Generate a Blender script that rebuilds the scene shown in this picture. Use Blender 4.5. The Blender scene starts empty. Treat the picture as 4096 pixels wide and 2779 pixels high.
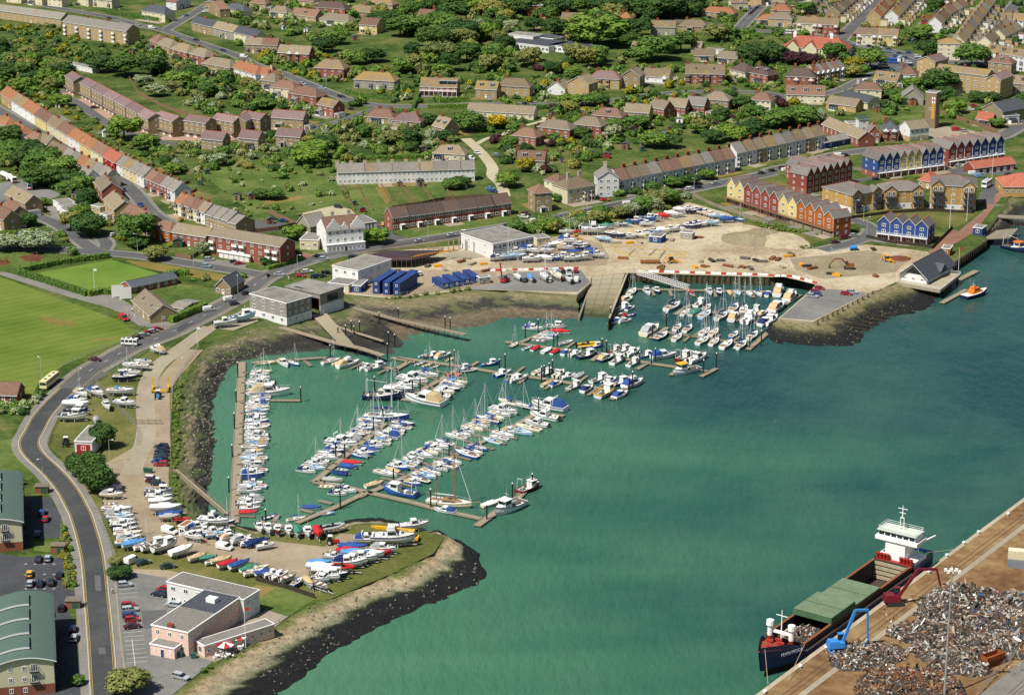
import bpy, math, random
from mathutils import Vector, Matrix
from mathutils.geometry import tessellate_polygon
R = random.Random(11)
sc = bpy.context.scene
COL = sc.collection
rad = math.radians
# ------------------------------------------------------------------ camera, sky, sun, exposure
LAND = 3.5                       # quay and town level above the water (water is z = 0)
CAMH, PITCH, FPX = 238.0 + LAND, rad(17.3), 9000.0
PW, PH = 4096.0, 2779.0
cam = bpy.data.cameras.new('camera'); cam_o = bpy.data.objects.new('camera', cam); COL.objects.link(cam_o)
cam.sensor_width = 36.0; cam.lens = 36.0 * FPX / PW; cam.clip_start = 1.0; cam.clip_end = 30000.0
cam_o.location = (0, 0, CAMH); cam_o.rotation_euler = (math.pi / 2 - PITCH, 0, 0)
sc.camera = cam_o
SUN_EL, SHADOW_DIR = rad(56), rad(40)      # shadows run to +x and a little away from the camera
world = bpy.data.worlds.new('World'); sc.world = world; world.use_nodes = True
wn = world.node_tree.nodes; wl = world.node_tree.links
sky = wn.new('ShaderNodeTexSky'); sky.sky_type = 'NISHITA'; sky.sun_disc = False
sun_vec = Vector((-math.cos(SHADOW_DIR) * math.cos(SUN_EL), -math.sin(SHADOW_DIR) * math.cos(SUN_EL), math.sin(SUN_EL)))
sky.sun_elevation = SUN_EL; sky.sun_rotation = math.atan2(sun_vec.x, sun_vec.y)
sky.air_density = 1.0; sky.dust_density = 1.2; sky.ozone_density = 1.0
wn['Background'].inputs[1].default_value = 0.058
wl.new(sky.outputs[0], wn['Background'].inputs[0])
sun = bpy.data.lights.new('sun', 'SUN'); sun.energy = 5.0; sun.angle = rad(0.5); sun.color = (1.0, 0.955, 0.88)
sun_o = bpy.data.objects.new('sun', sun); COL.objects.link(sun_o)
sun_o.rotation_euler = sun_vec.to_track_quat('Z', 'Y').to_euler(); sun_o.location = sun_vec * 900
sc.view_settings.view_transform = 'Standard'; sc.view_settings.look = 'None'
sc.view_settings.exposure = 0.32; sc.view_settings.gamma = 1.0
sc.render.engine = 'CYCLES'
sc.cycles.max_bounces = 5; sc.cycles.diffuse_bounces = 2; sc.cycles.glossy_bounces = 2; sc.cycles.transmission_bounces = 2
sc.cycles.transparent_max_bounces = 4
sc.cycles.caustics_reflective = False; sc.cycles.caustics_refractive = False
sc.cycles.use_denoising = False

# ------------------------------------------------------------------ pixels to places
TILES = dict(a=(0, 0, 2.253), b=(1024, 0, 2.253), c=(2048, 0, 2.253), d=(3072, 0, 2.253),
        e=(0, 690, 2.253), f=(1024, 690, 2.253), g=(2048, 690, 2.253), h=(3072, 690, 2.253),
        i=(0, 1390, 2.253), j=(1024, 1390, 2.253), k=(2048, 1100, 2.253),
        l=(0, 2079, 2.253), m=(1024, 2000, 2.253), n=(2940, 2040, 2.0104), D=(0, 0, 1 / 1.7625))
def px(t, x, y):
 o = TILES[t]; return (o[0] + x / o[2], o[1] + y / o[2])
CP, SP = math.cos(PITCH), math.sin(PITCH)
def G(p, z=LAND):
 """photo pixel -> the point where its ray meets the level z"""
 x, y = p[0] - PW / 2, p[1] - PH / 2
 F = FPX * CP - y * SP; Dn = FPX * SP + y * CP
 t = (CAMH - z) / Dn
 return Vector((x * t, F * t, z))
def at(t, x, y, z=LAND): return G(px(t, x, y), z)
def pts(t, s, z=LAND):
 out = []
 for w in s.split():
  if ':' in w: t, w = w.split(':')
  a, b = w.split(','); out.append(at(t, float(a), float(b), z))
 return out

# ------------------------------------------------------------------ materials
MATS = {}
KL = [0.58]      # colours of level ground are noted as sunlit; their albedo is lower
def lin(h):
 h = h.lstrip('#'); c = [int(h[i:i + 2], 16) / 255 for i in (0, 2, 4)]
 return [KL[0] * ((x + .055) / 1.055) ** 2.4 if x > .04045 else KL[0] * x / 12.92 for x in c]
class NT:
 def __init__(s, name):
  s.m = bpy.data.materials.new(name); s.m.use_nodes = True; s.t = s.m.node_tree
  s.b = s.t.nodes['Principled BSDF']; s.pos = None
 def n(s, ty, **kw):
  x = s.t.nodes.new(ty)
  for k, v in kw.items(): setattr(x, k, v)
  return x
 def l(s, a, b): s.t.links.new(a, b)
 def P(s):
  if s.pos is None: s.pos = s.n('ShaderNodeNewGeometry').outputs['Position']
  return s.pos
 def noise(s, scale, detail=3, rough=.55, vec=None, dist=0):
  x = s.n('ShaderNodeTexNoise'); x.inputs['Scale'].default_value = scale; x.inputs['Detail'].default_value = detail
  x.inputs['Roughness'].default_value = rough; x.inputs['Distortion'].default_value = dist
  s.l(vec or s.P(), x.inputs['Vector']); return x.outputs['Fac']
 def ramp(s, fac, stops):
  x = s.n('ShaderNodeValToRGB'); e = x.color_ramp.elements
  while len(e) < len(stops): e.new(.5)
  for q, (p, c) in zip(e, stops):
   q.position = p; q.color = (*c, 1) if isinstance(c, (list, tuple)) else (c, c, c, 1)
  s.l(fac, x.inputs[0]); return x.outputs[0]
 def mix(s, fac, a, b, mode='MIX'):
  x = s.n('ShaderNodeMix', data_type='RGBA', blend_type=mode)
  for v, i in ((fac, 0), (a, 6), (b, 7)):
   if hasattr(v, 'is_linked') or hasattr(v, 'links'): s.l(v, x.inputs[i])
   elif i == 0: x.inputs[0].default_value = v
   else: x.inputs[i].default_value = (*v, 1)
  return x.outputs[2]
 def math(s, op, a, b=0.0):
  x = s.n('ShaderNodeMath', operation=op)
  for v, i in ((a, 0), (b, 1)):
   if hasattr(v, 'links'): s.l(v, x.inputs[i])
   else: x.inputs[i].default_value = v
  return x.outputs[0]
 def sep(s, v, axis):
  x = s.n('ShaderNodeSeparateXYZ'); s.l(v, x.inputs[0]); return x.outputs[axis]
 def bump(s, h, strength=.4, dist=.1):
  x = s.n('ShaderNodeBump'); x.inputs['Strength'].default_value = strength; x.inputs['Distance'].default_value = dist
  s.l(h, x.inputs['Height']); s.l(x.outputs[0], s.b.inputs['Normal'])
 def done(s, col, rough=.85, spec=.3, metal=0):
  if hasattr(col, 'links'): s.l(col, s.b.inputs['Base Color'])
  else: s.b.inputs['Base Color'].default_value = (*col, 1)
  s.b.inputs['Roughness'].default_value = rough; s.b.inputs['Specular IOR Level'].default_value = spec
  s.b.inputs['Metallic'].default_value = metal
  return s.m
def sh(c, k): return [min(1, x * k) for x in c]
def surf(name, hexc, var=.25, scale=.5, rough=.85, spec=.25, rand=0.0, fine=3.0):
 """plain weathered surface: two noise scales around one colour, optionally a shift per object"""
 if name in MATS: return MATS[name]
 n = NT(name); c = lin(hexc)
 f = n.math('ADD', n.math('MULTIPLY', n.noise(scale, 4), .6), n.math('MULTIPLY', n.noise(scale * fine * 2.3, 2), .4))
 col = n.ramp(f, [(.25, sh(c, 1 - var)), (.75, sh(c, 1 + var))])
 if rand:
  oi = n.n('ShaderNodeObjectInfo')
  col = n.mix(1.0, col, n.ramp(oi.outputs['Random'], [(0, 1 - rand), (1, 1 + rand * .6)]), 'MULTIPLY')
 MATS[name] = n.done(col, rough, spec); return MATS[name]
def plain(name, hexc, rough=.6, spec=.4, metal=0):
 if name in MATS: return MATS[name]
 n = NT(name); MATS[name] = n.done(lin(hexc), rough, spec, metal); return MATS[name]
def roofmat(name, hexc, lichen='#a06a1e', amount=.5):
 if name in MATS: return MATS[name]
 n = NT(name); c = lin(hexc); oi = n.n('ShaderNodeObjectInfo')
 base = n.ramp(n.noise(1.6, 3), [(.3, sh(c, .75)), (.7, sh(c, 1.25))])
 base = n.mix(1.0, base, n.ramp(oi.outputs['Random'], [(0, .78), (1, 1.15)]), 'MULTIPLY')
 k = n.math('ADD', n.noise(.22, 4, .65), n.math('MULTIPLY', oi.outputs['Random'], .22))
 lo = .78 - amount * .35
 col = n.mix(n.ramp(k, [(lo, 0.0), (lo + .2, .85)]), base, lin(lichen))
 w = n.n('ShaderNodeTexWave'); w.bands_direction = 'Z'; w.inputs['Scale'].default_value = 2.2; w.inputs['Distortion'].default_value = .6
 n.l(n.P(), w.inputs['Vector'])
 col = n.mix(.22, col, n.ramp(w.outputs['Fac'], [(0, .55), (1, 1.1)]), 'MULTIPLY')
 MATS[name] = n.done(col, .9, .15); return MATS[name]
def foliage(name, dark, light, rnd=.35, flower=None):
 n = NT(name); oi = n.n('ShaderNodeObjectInfo')
 f = n.noise(.9, 3, .6)
 col = n.ramp(f, [(.32, lin(dark)), (.68, lin(light))])
 col = n.mix(1.0, col, n.ramp(oi.outputs['Random'], [(0, [.62, .72, .7]), (.5, [1, 1, 1]), (1, [1.35, 1.18, .85])]), 'MULTIPLY')
 if flower: col = n.mix(n.ramp(n.noise(1.7, 3), [(.5, 0.0), (.6, .9)]), col, lin(flower))
 MATS[name] = n.done(col, .75, .2)
 n.b.inputs['Subsurface Weight'].default_value = 0
 return n.m
def ground(name, stops, scale, fine, rough=.95):
 n = NT(name)
 f = n.math('ADD', n.math('MULTIPLY', n.noise(scale, 5, .6), .65), n.math('MULTIPLY', n.noise(fine, 3, .6), .35))
 MATS[name] = n.done(n.ramp(f, [(p, lin(c)) for p, c in stops]), rough, .15); return n
ground('garden', [(.3, '#2c3f18'), (.42, '#435a22'), (.52, '#5f7334'), (.6, '#7c7d48'), (.7, '#93875c')], .06, .5)
ground('meadow', [(.3, '#43592a'), (.45, '#5f7535'), (.57, '#788846'), (.7, '#94935a')], .05, .5)
ground('rough_grass', [(.3, '#4b5828'), (.5, '#74793e'), (.7, '#9c9060')], .06, .9)
ground('dry_grass', [(.3, '#7d7a35'), (.5, '#98854a'), (.7, '#ab9560')], .05, .8)
ground('yard_dirt', [(.3, '#99876d'), (.5, '#b5a388'), (.7, '#c8b89e')], .06, .7)
ground('club_tarmac', [(.3, '#7b7b79'), (.5, '#8f8f8b'), (.7, '#a5a39b')], .05, .5)
ground('tarmac', [(.3, '#5c5d5e'), (.5, '#6e6f6f'), (.7, '#7f7f7c')], .07, .8)
ground('new_tarmac', [(.3, '#484a4d'), (.5, '#56585a'), (.7, '#656665')], .08, .9)
ground('black_tarmac', [(.3, '#4a4c50'), (.5, '#57595d'), (.7, '#65666a')], .08, .9)
ground('pavement_grey', [(.3, '#85837c'), (.5, '#97948b'), (.7, '#a8a49a')], .1, .8)
ground('concrete_pale', [(.3, '#a89c86'), (.5, '#b9ad96'), (.7, '#c6bca6')], .05, .6)
ground('site_sand', [(.3, '#9b8767'), (.43, '#c0ad8c'), (.56, '#dccdae'), (.7, '#e6dcc6')], .045, .5)
ground('chalk', [(.3, '#c2b592'), (.5, '#d4c9a8'), (.7, '#ddd5ba')], .08, .7)
ground('brick_paving', [(.3, '#8c6656'), (.5, '#a37a67'), (.7, '#b58e7b')], .1, .9)
ground('pink_paving', [(.3, '#b98f7d'), (.5, '#c9a28f'), (.7, '#d3b3a2')], .1, .9)
ground('woodchip', [(.3, '#6a3c26'), (.5, '#834d34'), (.7, '#93604a')], .2, 1.2)
ground('quay_dirt', [(.3, '#5c4330'), (.43, '#866643'), (.56, '#a98a60'), (.7, '#c0a57c')], .035, .35)
ground('spoil', [(.3, '#8d8168'), (.5, '#aa9c80'), (.7, '#c2b597')], .07, .8)
def mown(name, c0, c1, ang, width):
 n = NT(name); m = n.n('ShaderNodeMapping'); m.inputs['Rotation'].default_value = (0, 0, ang); n.l(n.P(), m.inputs[0])
 w = n.n('ShaderNodeTexWave'); w.inputs['Scale'].default_value = .314 / width; w.inputs['Distortion'].default_value = .8; n.l(m.outputs[0], w.inputs[0])
 f = n.math('ADD', n.math('MULTIPLY', w.outputs['Fac'], .09), n.math('MULTIPLY', n.noise(.04, 5, .62), .91))
 MATS[name] = n.done(n.ramp(f, [(.3, lin(c0)), (.7, lin(c1))]), .95, .1)
mown('field_grass', '#647c2c', '#8b9a48', .9, 5.0)
mown('green_grass', '#6a8c34', '#88a54a', .65, 2.4)
n = NT('water')
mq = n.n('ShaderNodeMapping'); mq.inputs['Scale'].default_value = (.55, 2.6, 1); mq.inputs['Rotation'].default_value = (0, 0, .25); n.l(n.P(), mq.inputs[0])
cloud_bands = n.noise(.0042, 4, .55, mq.outputs[0], .3)
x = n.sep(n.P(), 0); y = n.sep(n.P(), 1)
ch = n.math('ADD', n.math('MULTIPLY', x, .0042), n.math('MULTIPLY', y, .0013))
depth_shade = n.math('ADD', ch, n.math('MULTIPLY', n.math('SUBTRACT', cloud_bands, .16), 1.65))  # channel gradient plus stretched bands: cloud shadow painted into the water colour
col = n.ramp(n.math('MULTIPLY', depth_shade, .5), [(.36, lin('#669577')), (.6, lin('#4c8467')), (.76, lin('#366e5a')), (.96, lin('#21504f'))])
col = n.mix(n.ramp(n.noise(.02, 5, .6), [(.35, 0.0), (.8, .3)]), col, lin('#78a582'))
mp = n.n('ShaderNodeMapping'); mp.inputs['Scale'].default_value = (1, .35, 1); mp.inputs['Rotation'].default_value = (0, 0, .5); n.l(n.P(), mp.inputs[0])
hgt = n.math('ADD', n.noise(.5, 4, .6, mp.outputs[0]), n.math('MULTIPLY', n.noise(.16, 4, .6, mp.outputs[0]), 2.2))
n.bump(hgt, .75, .6)
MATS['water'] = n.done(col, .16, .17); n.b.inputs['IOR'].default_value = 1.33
def shore(name, stops, wob, fine='#8d8772', finestr=.35, above=.3, weed=None):
 n = NT(name); z = n.sep(n.P(), 2)
 h = n.math('ADD', n.math('MULTIPLY', z, 1 / LAND), n.math('MULTIPLY', n.math('SUBTRACT', n.noise(.12, 4, .65), .5), wob))
 col = n.ramp(h, [(p, lin(c)) for p, c in stops])
 col = n.mix(n.math('MULTIPLY', n.ramp(n.noise(1.3, 4, .7), [(.55, 0.0), (.72, finestr)]), n.ramp(h, [(above - .08, .12), (above + .08, 1.0)])), col, lin(fine))
 col = n.mix(1.0, col, n.ramp(n.noise(.6, 4, .7), [(.3, .55), (.7, 1.3)]), 'MULTIPLY')
 if weed: col = n.mix(n.math('MULTIPLY', n.ramp(n.noise(.09, 4, .6), [(.5, 0.0), (.6, .75)]), n.ramp(h, [(.25, 0.0), (.4, 1.0)])), col, lin(weed))
 n.bump(n.noise(.9, 4, .7), .8, .5)
 MATS[name] = n.done(col, .8, .3)
shore('spit_bank', [(.0, '#131416'), (.42, '#191a1b'), (.47, '#37431f'), (.53, '#8b8d6c'), (.64, '#b8ab8c'), (.82, '#c2ab86'), (.9, '#8f8d52'), (1.0, '#5f752c')], .24, '#cfc6b0', .5, .48)
shore('mud_bank', [(.0, '#4e5248'), (.18, '#34332f'), (.5, '#3b3934'), (.62, '#5f5b46'), (.72, '#9a9070'), (.86, '#7d7f4c'), (1.0, '#5a7026')], .6, '#a39a80', .6, .5, '#5f6e3a')
shore('beach_bank', [(.0, '#6e6550'), (.2, '#8a7a5f'), (.36, '#3d3c36'), (.55, '#45433c'), (.66, '#8d8468'), (.82, '#9c9069'), (1.0, '#63772f')], .45, '#b8ad8e', .6, .3, '#7a8050')
shore('rock_apron', [(.0, '#17191b'), (.35, '#1e201f'), (.5, '#46452f'), (.7, '#8f8a5c'), (1.0, '#a09572')], .35, '#b5ad92', .4)
n = NT('slip_concrete'); z = n.sep(n.P(), 2)
col = n.ramp(n.math('ADD', n.math('MULTIPLY', z, 1 / LAND), n.math('MULTIPLY', n.math('SUBTRACT', n.noise(.25, 3), .5), .3)), [(.05, lin('#4d5636')), (.25, lin('#8d8768')), (.6, lin('#b3a88b')), (1, lin('#c2b79b'))])
MATS['slip_concrete'] = n.done(col, .9, .2)

# ------------------------------------------------------------------ mesh helpers
class MB:
 def __init__(s): s.v = []; s.f = []; s.m = []
 def face(s, ps, m=0):
  b = len(s.v); s.v += [tuple(p) for p in ps]; s.f.append(tuple(range(b, b + len(ps)))); s.m.append(m)
 def box(s, x0, x1, y0, y1, z0, z1, m=0, top=None, T=None):
  p = [Vector((x, y, z)) for z in (z0, z1) for x, y in ((x0, y0), (x1, y0), (x1, y1), (x0, y1))]
  if top:      # taper: (dx, dy) inset of the top
   for q, sx, sy in zip(p[4:], (1, -1, -1, 1), (1, 1, -1, -1)): q.x += sx * top[0]; q.y += sy * top[1]
  if T: p = [T @ q for q in p]
  b = len(s.v); s.v += [tuple(q) for q in p]
  s.f += [tuple(b + k for k in q) for q in ((3, 2, 1, 0), (4, 5, 6, 7), (0, 1, 5, 4), (1, 2, 6, 5), (2, 3, 7, 6), (3, 0, 4, 7))]
  s.m += [m] * 6
 def tube(s, a, b, r0, r1=None, n=6, m=0, cap=True):
  a, b = Vector(a), Vector(b); r1 = r0 if r1 is None else r1
  q = (b - a).to_track_quat('Z', 'Y'); k = len(s.v)
  for c, r in ((a, r0), (b, r1)):
   for i in range(n):
    t = 2 * math.pi * i / n; s.v.append(tuple(c + q @ Vector((r * math.cos(t), r * math.sin(t), 0))))
  for i in range(n): s.f.append((k + i, k + (i + 1) % n, k + n + (i + 1) % n, k + n + i)); s.m.append(m)
  if cap: s.f += [tuple(range(k + n - 1, k - 1, -1)), tuple(range(k + n, k + 2 * n))]; s.m += [m, m]
 def bar(s, a, b, w, h, m=0):
  a, b = Vector(a), Vector(b); d = b - a; L = d.length
  T = Matrix.Translation(a) @ d.to_track_quat('X', 'Z').to_matrix().to_4x4()
  s.box(0, L, -w / 2, w / 2, -h / 2, h / 2, m, T=T)
 def prism(s, poly, z0, z1, m=0, mt=None):
  b = len(s.v); k = len(poly)
  s.v += [(p[0], p[1], z0) for p in poly] + [(p[0], p[1], z1) for p in poly]
  for i in range(k): s.f.append((b + i, b + (i + 1) % k, b + k + (i + 1) % k, b + k + i)); s.m.append(m)
  for tri in tessellate_polygon([[Vector((p[0], p[1], 0)) for p in poly]]):
   t = tuple(b + k + i for i in tri); va, vb, vc = (Vector(s.v[i]) for i in t)
   if (vb - va).cross(vc - va).z < 0: t = t[::-1]
   s.f.append(t); s.m.append(m if mt is None else mt)
 def loft(s, rings, m=0, closed=True, cap0=True, cap1=True):
  b = len(s.v); k = len(rings[0])
  for r in rings: s.v += [tuple(p) for p in r]
  for j in range(len(rings) - 1):
   for i in range(k if closed else k - 1):
    i2 = (i + 1) % k
    s.f.append((b + j * k + i, b + j * k + i2, b + (j + 1) * k + i2, b + (j + 1) * k + i)); s.m.append(m)
  if cap0: s.f.append(tuple(range(b + k - 1, b - 1, -1))); s.m.append(m)
  if cap1: s.f.append(tuple(range(b + (len(rings) - 1) * k, b + len(rings) * k))); s.m.append(m)
 def mesh(s, name, mats, smooth=False):
  me = bpy.data.meshes.new(name); me.from_pydata(s.v, [], s.f)
  for m in (mats if isinstance(mats, (list, tuple)) else [mats]): me.materials.append(MATS[m] if isinstance(m, str) else m)
  if len(me.materials) > 1: me.polygons.foreach_set('material_index', s.m)
  if smooth: me.polygons.foreach_set('use_smooth', [True] * len(me.polygons))
  me.update(); return me
CACHE = {}
def cached(key, fn):
 if key not in CACHE: CACHE[key] = fn()
 return CACHE[key]
def obj(name, mesh, parent=None, loc=(0, 0, 0), rz=0.0, scale=None):
 o = bpy.data.objects.new(name, mesh); COL.objects.link(o); o.location = loc
 if rz: o.rotation_euler = (0, 0, rz)
 if scale: o.scale = scale if isinstance(scale, (tuple, list)) else (scale,) * 3
 if parent: o.parent = parent
 return o
def tag(o, label, cat, group=None):
 o['label'] = label; o['category'] = cat
 if group: o['group'] = group
 return o
def thing(name, label, cat, loc, rz=0.0, group=None): return tag(obj(name, None, None, loc, rz), label, cat, group)
def setting(o, kind='structure', label=None):
 o['kind'] = kind
 if label: o['label'] = label
 return o
def yaw(t, x1, y1, x2, y2, z=LAND):
 d = at(t, x2, y2, z) - at(t, x1, y1, z); return math.atan2(d.y, d.x)

# ------------------------------------------------------------------ where things already stand (for the planting)
CELL = 1.5; BUSY = {}
def inside(p, poly):
 c = False; j = len(poly) - 1
 for i in range(len(poly)):
  a, b = poly[i], poly[j]
  if (a.y > p[1]) != (b.y > p[1]) and p[0] < (b.x - a.x) * (p[1] - a.y) / (b.y - a.y) + a.x: c = not c
  j = i
 return c
def busy_poly(poly, what='x', grow=0):
 x0 = min(p.x for p in poly); x1 = max(p.x for p in poly); y0 = min(p.y for p in poly); y1 = max(p.y for p in poly)
 for i in range(int(x0 // CELL), int(x1 // CELL) + 1):
  for j in range(int(y0 // CELL), int(y1 // CELL) + 1):
   if inside(((i + .5) * CELL, (j + .5) * CELL), poly): BUSY[i, j] = what
def is_busy(x, y, r=0.0):
 i0, i1 = int((x - r) // CELL), int((x + r) // CELL); j0, j1 = int((y - r) // CELL), int((y + r) // CELL)
 return any((i, j) in BUSY for i in range(i0, i1 + 1) for j in range(j0, j1 + 1))

# ------------------------------------------------------------------ sheets, ribbons and banks
LAYER = {}
def layer(dz):
 k = round(dz, 3); LAYER[k] = LAYER.get(k, 0) + 1; return dz + LAYER[k] * .0004
def sheet(name, poly, dz, mat, busy=True, label=None, kind='structure'):
 dz = layer(dz)
 me = bpy.data.meshes.new(name); vs = [Vector((p.x, p.y, LAND + dz)) for p in poly]
 tr = []
 for t in tessellate_polygon([[Vector((p.x, p.y, 0)) for p in poly]]):
  a, b, c = (vs[i] for i in t); tr.append(t if (b - a).cross(c - a).z > 0 else t[::-1])
 me.from_pydata(vs, [], tr); me.materials.append(MATS[mat]); me.update()
 if busy: busy_poly(poly)
 return setting(obj(name, me), kind, label)
def smooth_line(P, n=4):
 out = []
 for i in range(len(P) - 1):
  p0, p1, p2, p3 = P[max(i - 1, 0)], P[i], P[i + 1], P[min(i + 2, len(P) - 1)]
  for k in range(n):
   t = k / n
   out.append(.5 * ((2 * p1) + (p2 - p0) * t + (2 * p0 - 5 * p1 + 4 * p2 - p3) * t * t + (3 * p1 - p0 - 3 * p2 + p3) * t ** 3))
 return out + [P[-1]]
def offset_line(L, off):
 out = []
 for i, p in enumerate(L):
  d = L[min(i + 1, len(L) - 1)] - L[max(i - 1, 0)]; d.z = 0; d.normalize()
  out.append(p + Vector((-d.y, d.x, 0)) * off)
 return out
def ribbon(name, L, width, dz, mat, sm=4, busy=True, off=0.0, z=None):
 L = smooth_line(L, sm) if sm else L
 a, b = offset_line(L, off + width / 2), offset_line(L, off - width / 2)
 zz = LAND + layer(dz) if z is None else z
 vs = [(p.x, p.y, zz) for q in zip(b, a) for p in q]
 me = bpy.data.meshes.new(name); me.from_pydata(vs, [], [(2 * i, 2 * i + 2, 2 * i + 3, 2 * i + 1) for i in range(len(L) - 1)])
 me.materials.append(MATS[mat]); me.update()
 if busy:
  for i in range(len(L) - 1): busy_poly([b[i], b[i + 1], a[i + 1], a[i]])
 return setting(obj(name, me))
def bank(name, crest, toe, mat, rows=7, lump=.35, zc=LAND, zt=-.25, curve=0.0):
 N = len(crest); sub = 3 if N < 30 else 1
 C = smooth_line(crest, sub); T = smooth_line(toe, sub); vs = []; fs = []; rr = random.Random(name); W = rows + 1
 C2, T2 = [], []
 for i in range(len(C) - 1):      # even spacing of about 2 m along the bank
  k = max(1, int(((C[i + 1] - C[i]).length + (T[i + 1] - T[i]).length) / 4))
  for q in range(k): C2.append(C[i].lerp(C[i + 1], q / k)); T2.append(T[i].lerp(T[i + 1], q / k))
 C2.append(C[-1]); T2.append(T[-1])
 for i, (c, t) in enumerate(zip(C2, T2)):
  for r in range(W):
   f = r / rows; p = c.lerp(t, f); z = zc + (zt - zc) * (f + curve * f * (1 - f))
   if 0 < r < rows: z += rr.uniform(-lump, lump); p = p + Vector((rr.uniform(-.4, .4), rr.uniform(-.4, .4), 0))
   elif r == rows: p = p + Vector((rr.uniform(-.7, .7), rr.uniform(-.7, .7), 0))
   vs.append((p.x, p.y, z if r else zc))
 for i in range(len(C2) - 1):
  for r in range(rows): b = i * W + r; fs.append((b, b + 1, b + W + 1, b + W))
 me = bpy.data.meshes.new(name); me.from_pydata(vs, [], fs); me.materials.append(MATS[mat]); me.update()
 nz = sum(p.normal.z for p in me.polygons)
 if nz < 0: me.flip_normals()
 for i in range(len(C2) - 1): busy_poly([C2[i], C2[i + 1], T2[i + 1], T2[i]])
 return setting(obj(name, me))
KL[0] = 1.0

# ================================================================== THE SETTING
TILES['F'] = (0, 0, 1)
def F(s, z=LAND): return pts('F', s, z)
def wv(*xy): return [Vector((x, y, LAND)) for x, y in xy]
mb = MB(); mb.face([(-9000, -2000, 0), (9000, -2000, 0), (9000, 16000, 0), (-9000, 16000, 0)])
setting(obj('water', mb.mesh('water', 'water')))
W1 = "692,2771 870,2647 1021,2558 1153,2466 1290,2399 1415,2337 1539,2297"
crest = ("600,2850 " + W1 + " 1601,2284 1699,2204 1755,2170 1772,2150 1760,2138 1740,2133 1690,2129 1579,2108 1500,2096 1440,2096 1400,2105 "
        "1361,2120 1300,2130 1200,2140 1048,2140 952,2115 868,2095 780,2085 732,2060 712,1990 706,1874 719,1789 715,1701 722,1630 728,1567 "
        "755,1479 790,1412 850,1370 930,1335 1010,1300 1060,1280 1180,1240 1260,1215 1330,1190 1380,1176 1468,1180 1557,1196 1690,1183 1867,1160 "
        "2000,1143 2048,1165 2180,1175 2305,1180 2359,1129 2368,1101 2500,1093 2512,1090 3072,1107 3190,1104 3267,1138 3256,1152 3114,1276 "
        "3250,1289 3330,1246 3400,1210 3460,1180 3498,1160 3540,1150 3590,1135 3650,1110 3740,1075 3804,1058 3946,961 3935,938 3990,868 4020,815 4035,785 4150,768 4700,700 5400,420")
CR = F(crest)
land = CR + wv((2600, 2200), (9000, 15500), (-9000, 15500), (-9000, 60), (-300, 60))
sheet('ground', land, 0, 'garden', busy=False)
C = F("600,2850 " + W1 + " 1601,2284 1699,2204 1755,2170 1772,2150 1760,2138 1740,2133")
Tq = F("1010,2850 1130,2779 1246,2700 1344,2621 1468,2546 1557,2501 1650,2460 1730,2426 1796,2399 1938,2328 1952,2293 1925,2217 1845,2164 1756,2118", 0)
bank('shore_bank', C, Tq, 'spit_bank', 9, .3)
C = F("1740,2133 1690,2129 1579,2108 1500,2096 1440,2096 1400,2105 1361,2120 1300,2130 1200,2140 1048,2140 952,2115 868,2095 780,2085")
Tq = F("1756,2118 1699,2112 1601,2080 1534,2069 1468,2064 1379,2078 1312,2100 1286,2109 1195,2116 1048,2112 952,2095 905,2062 850,2045", 0)
bank('shore_bank', C, Tq, 'spit_bank', 6, .2)
C = F("780,2085 732,2060 712,1990 706,1874 719,1789 715,1701 722,1630 728,1567 755,1479 790,1412 850,1370 930,1335 1010,1300 1060,1280 1180,1240 1260,1215 1330,1190 1380,1176")
Tq = F("850,2045 843,2038 839,1995 850,1900 861,1834 870,1723 857,1656 870,1581 914,1492 960,1450 1024,1436 1120,1424 1201,1417 1366,1404 1420,1425 1468,1434 1579,1428 1640,1380", 0)
bank('shore_bank', C, Tq, 'mud_bank', 10, .35, curve=-.3)
C = F("1380,1176 1468,1180 1557,1196 1690,1183 1867,1160 2000,1143 2048,1165 2180,1175 2305,1180")
Tq = F("1640,1380 1681,1351 1761,1338 1867,1329 1956,1307 2045,1285 2120,1283 2200,1282 2322,1284", 0)
bank('shore_bank', C, Tq, 'beach_bank', 10, .2, curve=.5)
C = F("3114,1276 3114,1276 3160,1281 3250,1289 3330,1246 3400,1210 3460,1180 3498,1160 3540,1150 3590,1135 3650,1110 3740,1075 3804,1058")
Tq = F("3040,1330 3080,1372 3205,1384 3427,1387 3460,1340 3525,1302 3582,1266 3676,1258 3711,1240 3750,1212 3770,1180 3800,1110 3815,1072", 0)
bank('rock_apron', C, Tq, 'rock_apron', 8, .4, curve=.35)
C = F("3946,961 3935,938 3990,868 4020,815 4035,785 4150,768"); Tq = F("3975,962 3992,948 4046,905 4085,872 4110,850 4220,830", 0)
bank('creek_mud', C, Tq, 'mud_bank', 5, .3)
mb = MB()
S = [G((2368, 1101)), G((2500, 1093)), G((2434, 1289), -.3), G((2319, 1280), -.3)]
NS = 9
for q in range(NS):
 for cidx in range(3):
  def pt(u, v): return S[0].lerp(S[1], u).lerp(S[3].lerp(S[2], u), v)
  u0, u1, v0, v1 = cidx / 3 + .004, (cidx + 1) / 3 - .004, q / NS + .003, (q + 1) / NS - .003
  ps = [pt(u0, v1), pt(u1, v1), pt(u1, v0), pt(u0, v0)]
  m2 = MB(); m2.face(ps); low = [p - Vector((0, 0, .3)) for p in ps]
  for a in range(4): m2.face([ps[a], low[a], low[(a + 1) % 4], ps[(a + 1) % 4]])
  if q == 0 and cidx == 0: SLIP = setting(obj('slipway', m2.mesh('slab', 'slip_concrete')))
  else: obj('slab', m2.mesh('slab', 'slip_concrete'), SLIP)
mb = MB(); mb.face([p - Vector((0, 0, .12)) for p in (S[3], S[2], S[1], S[0])]); obj('slab_bed', mb.mesh('slab_bed', 'slip_concrete'), SLIP)
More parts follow.
